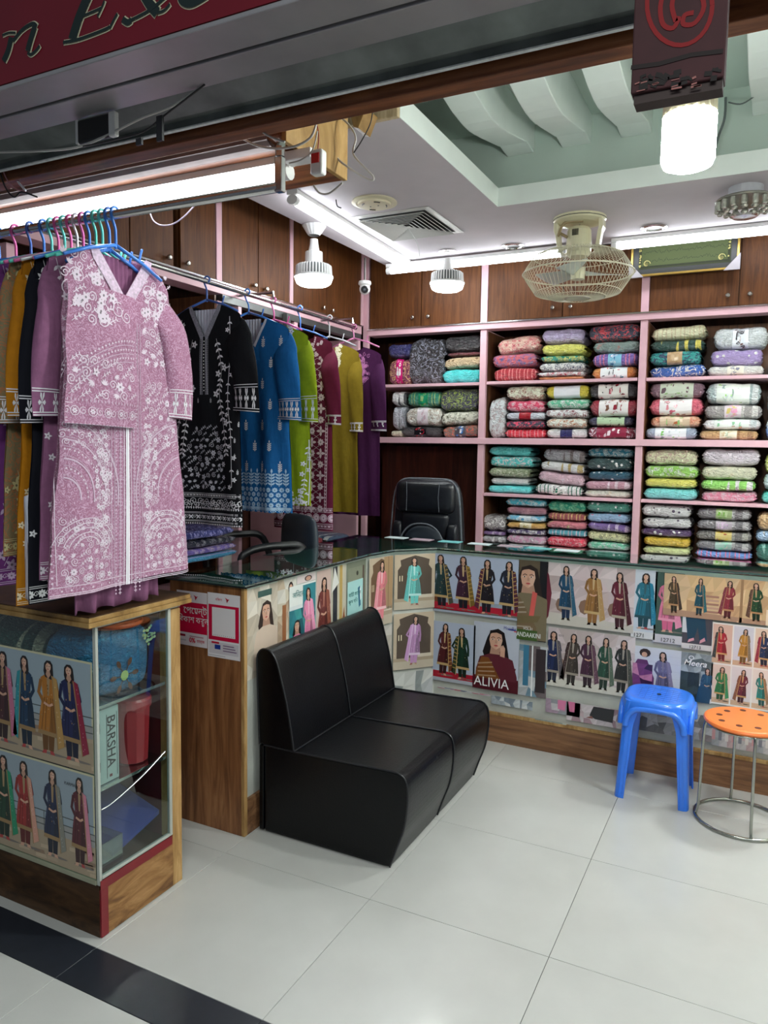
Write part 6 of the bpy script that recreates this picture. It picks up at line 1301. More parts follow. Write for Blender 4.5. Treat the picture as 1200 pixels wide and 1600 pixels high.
hanger((RX, 4.315, RZ - .01), 0, M('pale pink plastic', (214, 130, 176), .3, var=.03), 'pale pink hanger holding the purple tunic', 'hangers on the side rail', drop=.08)

# ---- front rail with the mauve set
FR_ = thing('front_rail', 'thick steel clothes rail under the tube light at the shop entrance', 'rail', (-1.8, 1.592, 2.13))
MB().tube([(-3.5, 1.592, 2.137), (-1.112, 1.592, 2.129)], .0125, 14).build('rail', steel, FR_, smooth=True)
B('end_bracket', (-1.118, -1.096, 1.582, 1.602, 2.116, 2.2), steel, FR_, bevel=.003)
mv, mvw = (206, 190, 208), (236, 228, 236)
def e_mauve(cv, HW, L):
    W5, W6 = (204, 180, 200), (222, 206, 220)
    for x in (-.062, -.05, .05, .062): cv.rect(x - .001, -L, x + .001, -.20, W5, 0)
    for q in range(78): y = -.16 - q * .0112; flower(cv, -.028, y, .006, W5, 4, 0, False); flower(cv, .028, y, .006, W5, 4, 0, False); cv.ell(-.044, y, .003, .003, W5, 5, 0); cv.ell(.044, y, .003, .003, W5, 5, 0)
    cv.rect(-.0065, -L, .0065, -.145, (244, 242, 248), 3); cv.rect(-.0012, -L, .0012, -.145, (200, 186, 200), 5)
    for x in (-.014, .014): cv.rect(x - .0012, -L, x + .0012, -.14, W6, 1)
    # bust arcs
    for s in (-1, 1):
        for r in (.17, .196, .222): 
            P = [(s * (.055 + r * math.sin(a) * .95), -.46 + r * math.cos(a) * 1.1) for a in np.linspace(.12, 1.25, 8)]
            chain(cv, P, .0085, W6, .0115, edge=False)
            for d in (-.012, .012): cv.stroke([(x, y + d) for x, y in P], .0016, W5, 0, sm=4)
        for q in range(5): spiral(cv, s * (.10 + .022 * q), -.10 - .035 * (q % 3), .026, W6, 1.5, .003, q, sgn=s)
        for q in range(8): flower(cv, s * random.uniform(.085, .19), -random.uniform(.08, .2), .017, W6, 6)
        fill(cv, *sorted((s * .075, s * .215)), -.33, -.03, .034, W6, 'fsvlv', lambda a, b: abs(a) < .075 + abs(b) * .9 + .12)
        fill(cv, *sorted((s * .075, s * .215)), -.50, -.38, .028, W6, 'fsvls')
        # skirt fans of chained arcs
        for k, r in enumerate(np.linspace(.05, .19, 7)):
            P = [(s * (.235 - r * math.cos(a) * 1.05), -.72 + r * math.sin(a) * 1.15) for a in np.linspace(-.15, 1.5, 9)]
            if k % 2: chain(cv, P, .0075, W6, .012, edge=False)
            else: cv.stroke(P, .0045, W5, 0, sm=4)
            cv.stroke([(x, y + .008) for x, y in P], .0014, W5, 0, sm=4)
        vine(cv, [(s * .08, -.50), (s * .10, -.58), (s * .075, -.68), (s * .10, -.78), (s * .09, -.9)], .013, W6, fl_=.5, step=.011)
        for q in range(5): ringf(cv, s * .085, -.60 - q * .065, .015, W6)
        for r in (.05, .065, .08, .095, .11):
            P = [(s * (.16 + r * math.cos(a)), -.88 + r * .9 * math.sin(a)) for a in np.linspace(.3, 2.9, 9)]; cv.stroke(P, .0024, W6, 0, sm=3); 
            if r in (.065, .095): chain(cv, P, .006, W6, .012, edge=False)
        fill(cv, *sorted((s * .07, s * .245)), -.965, -.77, .026, W6, 'sfsrlv')
        fill(cv, *sorted((s * .07, s * .13)), -.76, -.5, .022, W6, 'fsv'); fill(cv, *sorted((s * .14, s * .235)), -.58, -.50, .026, W6, 'fsv')
        for q in range(3): ringf(cv, s * (.11 + q * .055), -.955 + .0 * q, .013, W6)
        chain(cv, [(s * .262, -.52), (s * .268, -.8), (s * .27, -.97)], .008, W6, .010, edge=False); cv.stroke([(s * .25, -.5), (s * .257, -.8), (s * .258, -.965)], .002, W6); cv.stroke([(s * .275, -.5), (s * .282, -.8), (s * .285, -.99)], .0025, W6)
    chain(cv, [(-.265, -.982), (0, -.984), (.265, -.982)], .008, W6, .0105, edge=False)
    for y in (-.972, -.993, -.998): cv.rect(-.28, y, .28, y + .0022, W6, 0)
mauve = embcloth('mauve cloth with dense stitching', (160, 108, 136), (198, 160, 186)); mtrim = M('dense pale embroidery trim', (206, 184, 204), .7, var=.25, scale=120); mauved = clothmat('dusky mauve cloth', (140, 90, 124), var=.12)
MX, MC = -1.688, 1.592
def fold(T, Fr):     # wide left sleeve laid across the front
    def S(u, v, off=0):
        s = -.255 + u * (.265 + .0 * v) - .0 + .03 * (1 - v) * (1 - u); t = .10 + .04 * u + v * (.395 - .02 * u) - .015 * (1 - v) * u
        base = Fr(max(-.2, min(.2, s)), t, -1, 0); return (.05 + s, base[1] - .018 - .010 * math.sin(PI * u) - .004 * math.sin(12 * v + 6 * u) - off, -.105 - t - .012 * (1 - u))
    o = MB().grid(lambda u, v: S(u, v), 26, 30).build('draped_sleeve', mauve, T, smooth=True); W6 = (222, 206, 220); W5 = (204, 180, 200)
    MB().grid(lambda u, v: (lambda a, b: (a[0], a[1] * (1 - 0) , a[2]))(S(u, 1.0 if v > .5 else .97, -.004), 0) if False else (S(u, 1)[0], S(u, 1)[1] + v * .02, S(u, 1)[2]), 20, 2).build('sleeve_edge', whl, o, smooth=True)
    cv = CV()    # a,b in metres from the sheet's top-left
    for r in (.11, .135, .16):
        P = [(.02 + (.23 - 0) * q, -.18 + r - .115 - .10 * (1 - q) ** 2) for q in np.linspace(0, 1, 8)]; chain(cv, P, .0085, W6, .0115, edge=False); cv.stroke([(x, y - .012) for x, y in P], .002, W5, 0, sm=3)
    for q in range(3): spiral(cv, .15 + .03 * q, -.04 - .014 * q, .03 - q * .004, W6, 1.5, .003, q)
    for q in range(10): flower(cv, random.uniform(.02, .14), -random.uniform(.035, .10), .017, W6, 6)
    fill(cv, .01, .25, -.325, -.20, .034, W6, 'fvslvs'); fill(cv, .01, .17, -.12, -.0, .04, W6, 'fvsv')
    for q in range(5): ringf(cv, .03 + q * .052, -.358, .013, W6)
    for q in range(6): spiral(cv, .005 + q * .05, -.358, .012, W6, 1.3, .002, q)
    for y in (-.338, -.380, -.388): cv.rect(.0, y, .262, y + .002, W6, 0)
    for q in range(22): leaf(cv, .006 + q * .012, -.332, .010, PI / 2, W5); leaf(cv, .006 + q * .012, -.394, .009, 0, W5)
    cv.build('embroidery', lambda a, b, o_: S(max(0, min(1, a / .262)), max(0, min(1, -b / .395)), .0015 + o_), vc_emb, o)
garment('mauve_kurti', 'long mauve pink tunic with dense pale embroidery and open placket at the entrance rail', (MX, MC, 2.131), PI / 2, mauve, scale=.96, L=1.0, drop=.10, sh=.20, hw=(.215, .215, .235, .262, .28), nk=('V', .095, .13), sleeves=((1, .40, .075, .055, .06),), group=None, emb=e_mauve, embm=vc_emb, semb=cuff(3, .09), collar=(.034, mtrim), cx=.035, slope=.5, kf=14, amp=.010, extra=lambda T, Fr: (fold(T, Fr), MB().grid(lambda u, v: (.05 + (2 * u - 1) * .10, .006 + .004 * math.sin(70 * u), -.115 - v * .2), 50, 4).build('inner_layer', mauved, T, smooth=True)), hemf=lambda s: -.012 if s > 0 else 0)
HG = 'plastic hangers crowded on the entrance rail'
def frail(x, m, lab, lean=0):
    o = hanger((x * .959, 1.592, 2.133), PI / 2 + random.uniform(-.12, .12), m, lab, HG, lean=lean); o.scale = (.96,) * 3; return o
hanger((MX, 1.592, 2.133), PI / 2, hb, 'light blue hanger holding the mauve embroidered tunic', HG, w=.15, drop=.105, sl=.055)
def e_sm(c, seedy):
    def f(cv, HW, L):
        vine(cv, [(-.18, -.05), (-.15, -.2), (-.18, -.4)], .022, c, fl_=.4, step=.02); vine(cv, [(-.2, -L + .25), (-.17, -L + .14), (-.2, -L + .06)], .024, c, fl_=.5, step=.012)
        band(cv, -.27, .2, -L + .005, -L + .05, c); 
        for q in range(30): flower(cv, random.uniform(-.24, .1), -random.uniform(.05, L - .08), .012, c, 5)
        for s in (-1, 1): cv.stroke([(s * .09, 0), (0, -.14)], .012, c)
    return f
G2 = 'further dresses pressed together on the entrance rail'
rows = [(-1.815, mauved, 'plain dusky mauve tunic directly behind the embroidered mauve one', 'mauve_plain_kurti', .955, (232, 222, 232), e_sm, -.0),
        (-1.868, clothmat('ink black cloth', (14, 15, 26)), 'black tunic with white cut-lace hem, third back on the entrance rail', 'black_lace_kurti', 1.03, (230, 230, 232), e_sm, 0),
        (-1.92, clothmat('golden mustard cloth', (176, 112, 12)), 'golden mustard tunic with small white flowers on the entrance rail', 'golden_kurti', 1.04, (226, 206, 170), e_sm, 0),
        (-1.975, embcloth('olive and rust patterned cloth', (130, 116, 84), (170, 110, 70), 30), 'olive and rust patterned tunic on the entrance rail', 'patterned_kurti', .9, (200, 190, 140), e_sm, 0),
        (-2.04, clothmat('bright purple cloth', (118, 58, 128)), 'purple tunic with pale swirls at the left edge of the photo', 'purple_swirl_kurti', 1.0, (206, 180, 214), e_sm, 0)]
for i, (x, m_, lab, nm, L_, c_, ef, q) in enumerate(rows):
    garment(nm, lab, (x * .959, 1.592, 2.131), PI / 2, m_, scale=.96, L=L_, drop=.10, sh=.20, hw=(.215, .21, .225, .245, .255), nk=('V', .09, .12), sleeves=((-1, .43 + .02 * (i % 2), .055, .05, .06), (1, .42, .05, .05, .055)), group=G2, emb=ef(c_, i), embm=vc_emb, semb=cuff(3, .07), cx=.03, kf=20, amp=.008, th=.035, ph=i)
hcols = [(-1.735, hb, 'light blue hanger nearest the free end of the entrance rail'), (-1.788, ht, 'mint hanger right behind the blue pair on the entrance rail'), (-1.815, ht, 'mint hanger holding the plain dusky mauve tunic'), (-1.842, hb, 'light blue hanger third from the plain mauve tunic'), (-1.868, hp, 'pink hanger holding the black lace-hem tunic'),
         (-1.894, M('white wire', (220, 220, 224), .3, metal=.3), 'thin white wire hanger on the entrance rail'), (-1.92, hp, 'pink hanger holding the golden mustard tunic'), (-1.948, ht, 'mint hanger between the golden and patterned tunics'), (-1.975, hp, 'pink hanger holding the patterned tunic'),
         (-2.005, ht, 'mint hanger just left of the patterned tunic'), (-2.04, hb, 'light blue hanger holding the purple swirl tunic'), (-2.10, hdb, 'dusty blue hanger near the left edge'), (-2.17, hp, 'pink hanger near the left edge'), (-2.25, hb, 'light blue hanger at the left edge of the photo')]
for x, m_, lab in hcols: frail(x, m_, lab)
# trouser legs and linings showing below the tunics on the entrance rail
def drape(name, lab, X, y0, y1, z0, z1, m_, cat='trousers', k=30):
    o = MB().grid(lambda u, v: (X + .012 * math.sin(k * u + 2 * v), y0 + (y1 - y0) * u, z1 + (z0 - z1) * v + .006 * math.sin(22 * u)), 30, 12).build(name, m_, None, smooth=True, solid=.004)
    return tag(o, lab, cat)
drape('mauve_trousers', 'mauve scalloped trouser hems under the embroidered mauve tunic', -1.725, 1.47, 1.80, 1.006, 1.5, mauved)
drape('white_trousers', 'white trouser leg between the golden and black tunics', -1.816, 1.395, 1.45, 1.05, 1.34, whl)

# ================================================================ LIGHTS AND CEILING THINGS
def emit(name, col, e):
    if name in MATS: return MATS[name]
    m = bpy.data.materials.new(name); m.use_nodes = True; nt = m.node_tree; nt.nodes.clear(); o = N(nt, 'OutputMaterial'); s = N(nt, 'Emission'); s.inputs[0].default_value = (*col, 1); s.inputs[1].default_value = e
    nt.links.new(s.outputs[0], o.inputs[0]); MATS[name] = m; return m
em_t = emit('fluorescent glow', (.90, .95, 1.0), TUBE_E); em_b = emit('led bulb glow', (.94, 1, .97), BULB_E); em_big = emit('large bulb glow', (.93, 1, .955), BIG_E)
whp = M('white plastic', (222, 222, 220), .4, var=.03); crm = M('cream plastic', (216, 208, 178), .4, var=.04)
def tubelight(name, lab, a, b, r, down=(0, 0, -1), flat=False):
    a, b = np.array(a), np.array(b); T = thing(name, lab, 'tube light', tuple((a + b) / 2), group='white tube lights'); d = (b - a) / np.linalg.norm(b - a); n = np.cross(d, (0, 0, 1)); up = np.array((0, 0, 1.))
    w = r * 1.1; m = MB(); vs = [p + s * n * w + up * (r * .95 + q) for p in (a, b) for s, q in ((-1, 0), (1, 0), (1, .022), (-1, .022))]
    m.add(vs, [(0, 1, 2, 3), (4, 7, 6, 5), (0, 4, 5, 1), (1, 5, 6, 2), (2, 6, 7, 3), (3, 7, 4, 0)]); m.build('batten', whp, T)
    MB().tube([a + d * .03, b - d * .03], r, 14, flat=.75 if flat else 1).build('tube', em_t, T, smooth=True)
    for p, s in ((a, 1), (b, -1)): MB().tube([p - s * d * .0, p + s * d * .0295], r * 1.12, 12, flat=.8 if flat else 1).build('end_cap', whp, T)
    return T
tubelight('tube_light', 'long bright tube light fixed under the entrance beam above the clothes rail', (-2.33, 1.70, 2.212), (-1.15, 1.70, 2.207), .019)
tubelight('tube_light', 'bright tube light along the left edge of the ceiling', (-2.10, 3.12, 2.672), (-2.18, 4.60, 2.672), .026, flat=True)
tubelight('tube_light', 'tube light at the back edge of the ceiling, left one behind the fan', (-2.33, 4.60, 2.664), (-1.13, 4.60, 2.664), .021)
tubelight('tube_light', 'tube light at the back edge of the ceiling, right one before the calligraphy', (-.867, 4.60, 2.672), (.33, 4.60, 2.672), .021)
def led(lab, x, y, zb, holder, hz):
    T = thing('led_bulb', lab, 'bulb', (x, y, zb), group='ribbed ceiling bulbs')
    if holder == 'flute':
        m = MB(); n = 32; pr = [(.062, Zc - .001), (.064, Zc - .006), (.055, Zc - .02), (.040, Zc - .045), (.030, Zc - .056)]
        vs = [((r * (1 + .05 * (k % 2))) * math.cos(2 * PI * k / n) + x, (r * (1 + .05 * (k % 2))) * math.sin(2 * PI * k / n) + y, z) for r, z in pr for k in range(n)]
        m.add(vs, [(i * n + k, i * n + (k + 1) % n, (i + 1) * n + (k + 1) % n, (i + 1) * n + k) for i in range(len(pr) - 1) for k in range(n)]); m.build('holder', whp, T)
    else: MB().lathe([(.035, Zc + .002), (.055, Zc - .001), (.055, Zc - .006), (.03, Zc - .008), (.022, Zc - .012)], x, y, 24).build('holder', chrome, T)
    t = zb + .255 if holder == 'flute' else zb + .2
    t = min(t, Zc - .01)
    MB().lathe([(.022, t), (.024, t - .03), (.030, t - .06), (.032, t - .065), (.048, t - .07), (.050, zb + .118)], x, y, 20).build('neck', whp, T)
    MB().lathe([(.05, zb + .118), (.084, zb + .115), (.092, zb + .108), (.096, zb + .06)], x, y, 28, cap=False).build('heat_sink', M('dark fin gap', (96, 100, 100), .6), T)
    f = MB()
    for k in range(36):
        a = 2 * PI * k / 36; c, s = math.cos(a), math.sin(a); px_, py_ = -s * .0035, c * .0035
        P = [(x + r * c + q * px_, y + r * s + q * py_, z) for r, z in ((.088, zb + .116), (.100, zb + .108), (.104, zb + .058), (.09, zb + .058)) for q in (-1, 1)]
        f.add(P, [(0, 1, 3, 2), (2, 3, 5, 4), (4, 5, 7, 6), (0, 2, 4, 6), (1, 7, 5, 3)])
    f.build('fins', whp, T)
    MB().lathe([(.098, zb + .058), (.110, zb + .054), (.110, zb + .046), (.104, zb + .044)], x, y, 32).build('rim', whp, T)
    MB().lathe([(.103, zb + .046), (.103, zb + .034), (.095, zb + .014), (.078, zb + .004), (.04, zb), (.001, zb)], x, y, 32, cap=False).build('diffuser', em_b, T, smooth=True)
led('large ribbed white bulb on a fluted holder near the left cabinets', -2.315, 3.66, onY(490, 447, 3.66)[2], 'flute', 0)
led('large ribbed white bulb in a chrome socket above the corner shelves', -1.842, 4.47, onY(700, 455, 4.47)[2], 'chrome', 0)
T = thing('big_bulb', 'very bright cylindrical bulb hanging behind the plaque at top right', 'bulb', (-.222, 2.15, 2.22))
bx, by = -.222, 2.15
MB().lathe([(.066, 2.352), (.066, 2.245), (.060, 2.23), (.045, 2.224), (.001, 2.222)], bx, by, 36, cap=False).build('diffuser', em_big, T, smooth=True)
m = MB(); n = 40; pr = [(.064, 2.353), (.062, 2.39), (.054, 2.402), (.03, 2.406)]
vs = [((r * (1 + .05 * (k % 2))) * math.cos(2 * PI * k / n) + bx, (r * (1 + .05 * (k % 2))) * math.sin(2 * PI * k / n) + by, z) for r, z in pr for k in range(n)]
m.add(vs, [(i * n + k, i * n + (k + 1) % n, (i + 1) * n + (k + 1) % n, (i + 1) * n + k) for i in range(3) for k in range(n)]); m.build('ribbed_cap', crm, T)
MB().lathe([(.022, 2.406), (.022, 2.46), (.012, 2.47)], bx, by, 16).build('socket', whp, T); MB().tube([(bx, by, 2.46), (bx + .02, by - .02, 2.8), (bx, by, 3.12)], .005, 6).build('cord', whp, T)
em_s = emit('fill bulb glow', (.95, 1, .97), SIDE_E)  # unseen lamps added to brighten shelves and floor; shades block upward light
for x_, y_, lab in ((.55, 3.85, 'added fill bulb over the right part of the back counter, outside the picture'), (.925, 2.7, 'added fill bulb hanging inside the right side of the shop, outside the picture')):
    T = thing('added_fill_lamp', lab, 'bulb', (x_, y_, 2.29)); MB().lathe([(.20, 2.34), (.12, 2.45), (.03, 2.50), (.012, 2.51), (.004, 2.50), (.11, 2.44), (.196, 2.335)], x_, y_, 28, cap=False).build('shade', whp, T); MB().lathe([(.066, 2.42), (.066, 2.31), (.045, 2.29), (.001, 2.288)], x_, y_, 28, cap=False).build('diffuser', em_s, T, smooth=True)
    MB().lathe([(.01, 2.511), (.006, Zc if y_ > 3.8 else 3.12)], x_, y_, 20).build('cap', crm, T)
# fan
fx, fy = -.95, 4.13
T = thing('ceiling_fan', 'cream orbit ceiling fan with round wire cage', 'fan', (fx, fy, 2.3)); fc = M('aged cream enamel', (216, 212, 178), .35, var=.08, coat=.3)
MB().lathe([(.138, Zc), (.138, Zc - .014), (.13, Zc - .022), (.09, Zc - .03)], fx, fy, 32).build('base', fc, T, bevel=.001)
MB().lathe([(.1395, Zc - .012), (.1395, Zc - .0155)], fx, fy, 32, cap=False).build('seam', inkd, T)
zc_ = onY(902, 428, fy)[2]; zm = onY(902, 366, fy)[2]; zb_ = onY(902, 466, fy)[2]; zt_ = onY(902, 396, fy)[2]
for s in (-1, 1):
    vs = []; 
    pr = [(.128, Zc - .015), (.130, Zc - .06), (.122, zm - .0), (.112, zm - .07)]; wdt = [.045, .036, .028, .02]
    m = MB(); P = []
    for (r, z), w_ in zip(pr, wdt): P += [(fx + s * r, fy - w_, z), (fx + s * (r - .022), fy - w_, z), (fx + s * (r - .022), fy + w_, z), (fx + s * r, fy + w_, z)]
    m.add(P, [(j * 4 + i, j * 4 + (i + 1) % 4, (j + 1) * 4 + (i + 1) % 4, (j + 1) * 4 + i) for j in range(3) for i in range(4)] + [(0, 1, 2, 3), (12, 13, 14, 15)]); m.build('arm', fc, T, bevel=.003)
MB().lathe([(.03, zm + .035), (.052, zm + .03), (.062, zm + .015), (.066, zm - .05), (.066, zt_ - .0), (.05, zt_ - .02)], fx, fy, 28).build('motor_housing', fc, T, smooth=False)
mm = MB()
for k in range(6): a = -1.9 + k * .09; mm.box(fx + .066 * math.cos(a) - .0015, fx + .066 * math.cos(a) + .0015, fy + .066 * math.sin(a) - .002, fy + .066 * math.sin(a) + .002, zm - .02, zm + .012)
mm.build('vent_slot', M('dark slot', (60, 58, 44), .7), T)
MB().tube(spline([(fx + .03, fy - .05, Zc - .03), (fx - .06, fy - .07, Zc - .035), (fx - .095, fy - .06, Zc - .09), (fx - .09, fy - .05, zm - .0), (fx - .05, fy - .055, zm - .025)]), .008, 8).build('cable', M('tan cable', (150, 132, 96), .5), T, smooth=True)
MB().lathe([(.005, Zc - .03), (.005, zm + .03)], fx, fy, 8).build('shaft', chrome, T)
Rc = .288; cage = MB(); wm = M('cream wire', (214, 210, 184), .4, var=.05)
for k in range(72):
    a = 2 * PI * k / 72; c, s = math.cos(a), math.sin(a)
    P = [(.085, zt_ + .012), (.17, zt_ + .006), (.235, zt_ - .02), (.275, zc_ + .028), (Rc, zc_), (.275, zc_ - .026), (.225, zb_ + .028), (.15, zb_ + .006), (.07, zb_)]
    cage.tube([(fx + r * c, fy + r * s, z) for r, z in P], .0013, 3)
for r, z, w_ in ((.085, zt_ + .012, .003), (Rc + .002, zc_, .0045), (.235, zt_ - .02, .002), (.225, zb_ + .028, .002), (.15, zb_ + .006, .002), (.07, zb_, .003)):
    cage.tube([(fx + r * math.cos(a), fy + r * math.sin(a), z) for a in np.linspace(0, 2 * PI, 49)[:-1]], w_, 5, closed=True)
cage.build('wire_cage', wm, T)
MB().lathe([(.001, zb_ - .004), (.055, zb_ - .004), (.068, zb_ + .001), (.068, zb_ + .004), (.001, zb_ + .004)], fx, fy, 28).build('cage_badge', M('frosted badge', (190, 192, 176), .3, metal=.4), T)
for k in range(3):
    a0 = k * 2 * PI / 3 + .6
    def bl(u, v, a0=a0): r = .04 + .20 * u; wv = .9 * (1 - .25 * u); a = a0 + (v - .5) * wv; return (fx + r * math.cos(a), fy + r * math.sin(a), zc_ + .005 + (v - .5) * .035)
    MB().grid(bl, 10, 8).build('blade', M('pale grey blade', (200, 208, 200), .3, var=.03), T, smooth=True, solid=.002)
MB().lathe([(.001, zc_ - .03), (.035, zc_ - .03), (.04, zc_ + .03), (.001, zc_ + .03)], fx, fy, 20).build('hub', fc, T)
# crystal ceiling lamp
T = thing('crystal_lamp', 'small unlit crystal ceiling lamp with chrome base at upper right', 'lamp', (-.15, 3.96, 2.56)); kx, ky = -.150, 3.97
MB().lathe([(.075, Zc), (.075, Zc - .045), (.06, Zc - .05)], kx, ky, 28).build('base', M('white metal', (214, 218, 224), .3, metal=.3), T)
cg = glass('crystal glass', (.82, .84, .84), .02, mix=.35)
MB().lathe([(.125, Zc - .052), (.13, Zc - .058), (.125, Zc - .063), (.03, Zc - .063)], kx, ky, 28).build('glass_plate', M('smoky glass plate', (150, 150, 140), .15, metal=.3), T)
cr = M('cut crystal', (196, 196, 186), .08, metal=.6, var=.4, scale=60)
for ring_, (r, z, nn) in enumerate(((.118, Zc - .066, 16), (.085, Zc - .085, 12), (.05, Zc - .105, 8))):
    for k in range(nn):
        a = 2 * PI * k / nn; x, y = kx + r * math.cos(a), ky + r * math.sin(a)
        if ring_ == 0: MB().lathe([(.012, z), (.012, z - .035), (.009, z - .04)], x, y, 6).build('crystal', cr, T)
        else: MB().ball((x, y, z - .018), .017, 8, sc=(1, 1, .7)).build('crystal', cr, T)
MB().lathe([(.001, Zc - .14), (.05, Zc - .136), (.06, Zc - .13), (.03, Zc - .125)], kx, ky, 20).build('bottom_dish', chrome, T)
for px, lab in ((802, 'small dark recessed downlight in the ceiling left of the fan'), (1022, 'small dark recessed downlight in the ceiling right of the fan')):
    q = onZ(px, 384 if px == 802 else 355, Zc); T = thing('downlight', lab, 'downlight', (q[0], q[1], Zc - .01), group='unlit recessed downlights')
    MB().lathe([(.066, Zc - .0005), (.07, Zc - .005), (.052, Zc - .009), (.048, Zc - .002)], q[0], q[1], 28, cap=False).build('ring', chrome, T)
    MB().lathe([(.001, Zc - .003), (.047, Zc - .003)], q[0], q[1], 20, cap=False).build('reflector', M('dark reflector', (50, 46, 44), .3, metal=.5), T)
# round ceiling fitting + AC vent
q = (-1.82, 3.44); T = thing('ceiling_rose', 'round cream socket base left on the ceiling, without its lamp', 'ceiling fitting', (q[0], q[1], Zc - .02))
MB().lathe([(.112, Zc - .0005), (.115, Zc - .008), (.095, Zc - .013), (.085, Zc - .010), (.083, Zc - .020), (.001, Zc - .022)], q[0], q[1], 36).build('plate', crm, T)
for a in (.4, 2.2, 4.0, 5.4): 
    mm = MB().tube([(q[0] + .062 * math.cos(a + d), q[1] + .062 * math.sin(a + d), Zc - .0215) for d in (-.25, 0, .25)], .003, 5); mm.build('slot', inkd, T)
for d in (-.022, .022): MB().lathe([(.004, Zc - .022), (.004, Zc - .0235)], q[0] + d, q[1], 8).build('screw', inkd, T)
vx0, vx1, vy0, vy1 = -2.065, -1.60, 3.61, 4.115; T = thing('air_vent', 'square white air-conditioning diffuser with stepped louvres in the ceiling', 'vent', ((vx0 + vx1) / 2, (vy0 + vy1) / 2, Zc - .02))
vm = M('white vent metal', (206, 206, 202), .4, var=.04)
def sqr(i, z0, z1, w_=.012, m_=vm, nm='louvre', dz=0):
    x0, x1_, y0, y1 = vx0 + i, vx1 - i, vy0 + i, vy1 - i; v = []
    for (e, z) in ((0, z0), (w_, z1)): v += [(x0 + e, y0 + e, z), (x1_ - e, y0 + e, z), (x1_ - e, y1 - e, z), (x0 + e, y1 - e, z)]
    v += [(p[0], p[1], p[2] + .002) for p in v[:8]]
    f = [(i_, (i_ + 1) % 4, 4 + (i_ + 1) % 4, 4 + i_) for i_ in range(4)] + [(8 + i_, 12 + i_, 12 + (i_ + 1) % 4, 8 + (i_ + 1) % 4) for i_ in range(4)] + [(i_, 8 + i_, 8 + (i_ + 1) % 4, (i_ + 1) % 4) for i_ in range(4)] + [(4 + i_, 4 + (i_ + 1) % 4, 12 + (i_ + 1) % 4, 12 + i_) for i_ in range(4)]
    MB().add(v, f).build(nm, m_, T)
sqr(0, Zc - .004, Zc - .006, .035, nm='frame')
MB().box(vx0 + .03, vx1 - .03, vy0 + .03, vy1 - .03, Zc - .0025, Zc - .001).build('duct_shadow', M('dark duct', (44, 44, 46), .8), T)
for k in range(7): sqr(.040 + k * .026, Zc - .019 + k * .0006, Zc - .007, .018)
MB().box(-1.853, -1.813, 3.842, 3.882, Zc - .018, Zc - .016).build('centre_plate', vm, T)
MB().tube(spline([(-1.83, 3.86, Zc - .018), (-1.80, 3.92, Zc - .09), (-1.81, 3.98, Zc - .15)]), .0018, 5).build('ribbon', whp, T)
# corner camera
T = thing('security_camera', 'small white dome security camera hanging on a rod in the corner', 'camera', (-2.40, 4.42, 2.44)); cx_, cy_ = -2.402, 4.42; zz = onY(568, 452, 4.42)[2]
MB().tube([(cx_, cy_, Zc), (cx_, cy_, zz + .05)], .007, 8).build('rod', M('grey rod', (96, 92, 88), .4, metal=.6), T)
MB().lathe([(.038, zz + .05), (.042, zz + .045), (.042, zz + .03), (.03, zz + .02)], cx_, cy_, 20).build('mount', whp, T)
MB().ball((cx_, cy_, zz), .036, 18).build('housing', whp, T, smooth=True)
d = np.array([.45, -.85, -.25]); d /= np.linalg.norm(d); c0 = np.array([cx_, cy_, zz])
MB().tube([c0 + d * .028, c0 + d * .037], [.024, .018], 16).build('lens_ring', blp, T); MB().tube([c0 + d * .036, c0 + d * .039], .008, 10).build('lens', chrome, T)
# framed calligraphy
T = thing('framed_calligraphy', 'gold and green framed calligraphy leaning above the back shelves', 'picture', (-.49, 4.82, 2.51)); za = 2.53; zbt = 2.93
gold = M('gilt frame', (170, 140, 70), .3, metal=.7, var=.2); gx0, gx1 = -.79, -.195
B('backing', (gx0, gx1, 4.815, 4.83, za, zbt), M('black mount', (18, 20, 18), .4), T)
for b in ((gx0, gx1, 4.80, 4.8145, za, za + .014), (gx0, gx1, 4.80, 4.8145, zbt - .014, zbt), (gx0, gx0 + .014, 4.80, 4.8145, za + .0145, zbt - .0145), (gx1 - .014, gx1, 4.80, 4.8145, za + .0145, zbt - .0145)): B('frame_bar', b, gold, T, bevel=.003)
cv = CV(); cv.rect(.045, .045, gx1 - gx0 - .045, .355, (54, 60, 32), 0); cv.rect(.05, .05, gx1 - gx0 - .05, .35, (36, 42, 22), 1); cv.rect(.062, .062, gx1 - gx0 - .062, .338, (70, 80, 44), 2)
for r_ in range(5):
    for k in range(34): x = .07 + k * .0137; y = .085 + r_ * .05; cv.stroke([(x, y + random.uniform(0, .012)), (x + .009, y + random.uniform(-.006, .02)), (x + .014, y + random.uniform(0, .01))], .003, (44, 52, 30), 3)
for k in range(60): cv.ell(.052 + random.choice([0, .488]) + random.uniform(-.004, .004), random.uniform(.06, .34), .005, .005, (190, 180, 110), 5, 3)
for xx in (.09, .5):
    for q in range(4): spiral(cv, xx, .075, .022 - q * .004, (196, 186, 120), 1.5, .003, q, 4)
cv.build('calligraphy_print', planeY(gx0, za, 4.8135), vrough, T)
grc = M('grey cardboard corner', (166, 160, 166), .6)
for xx in (gx0 + .02, gx1 - .02): MB().tube([(xx, 4.806, zbt - .02), (xx, 4.85, 2.98), (xx, 4.8995, 3.02)], .004, 6).build('hanging_cord', gold, T)
for s, xx in ((1, gx0 - .006), (-1, gx1 + .006)):
    MB().prism([(xx, za - .006), (xx + s * .085, za - .006), (xx, za + .085)], 'y', 4.785, 4.7995).build('corner_guard', grc, T)
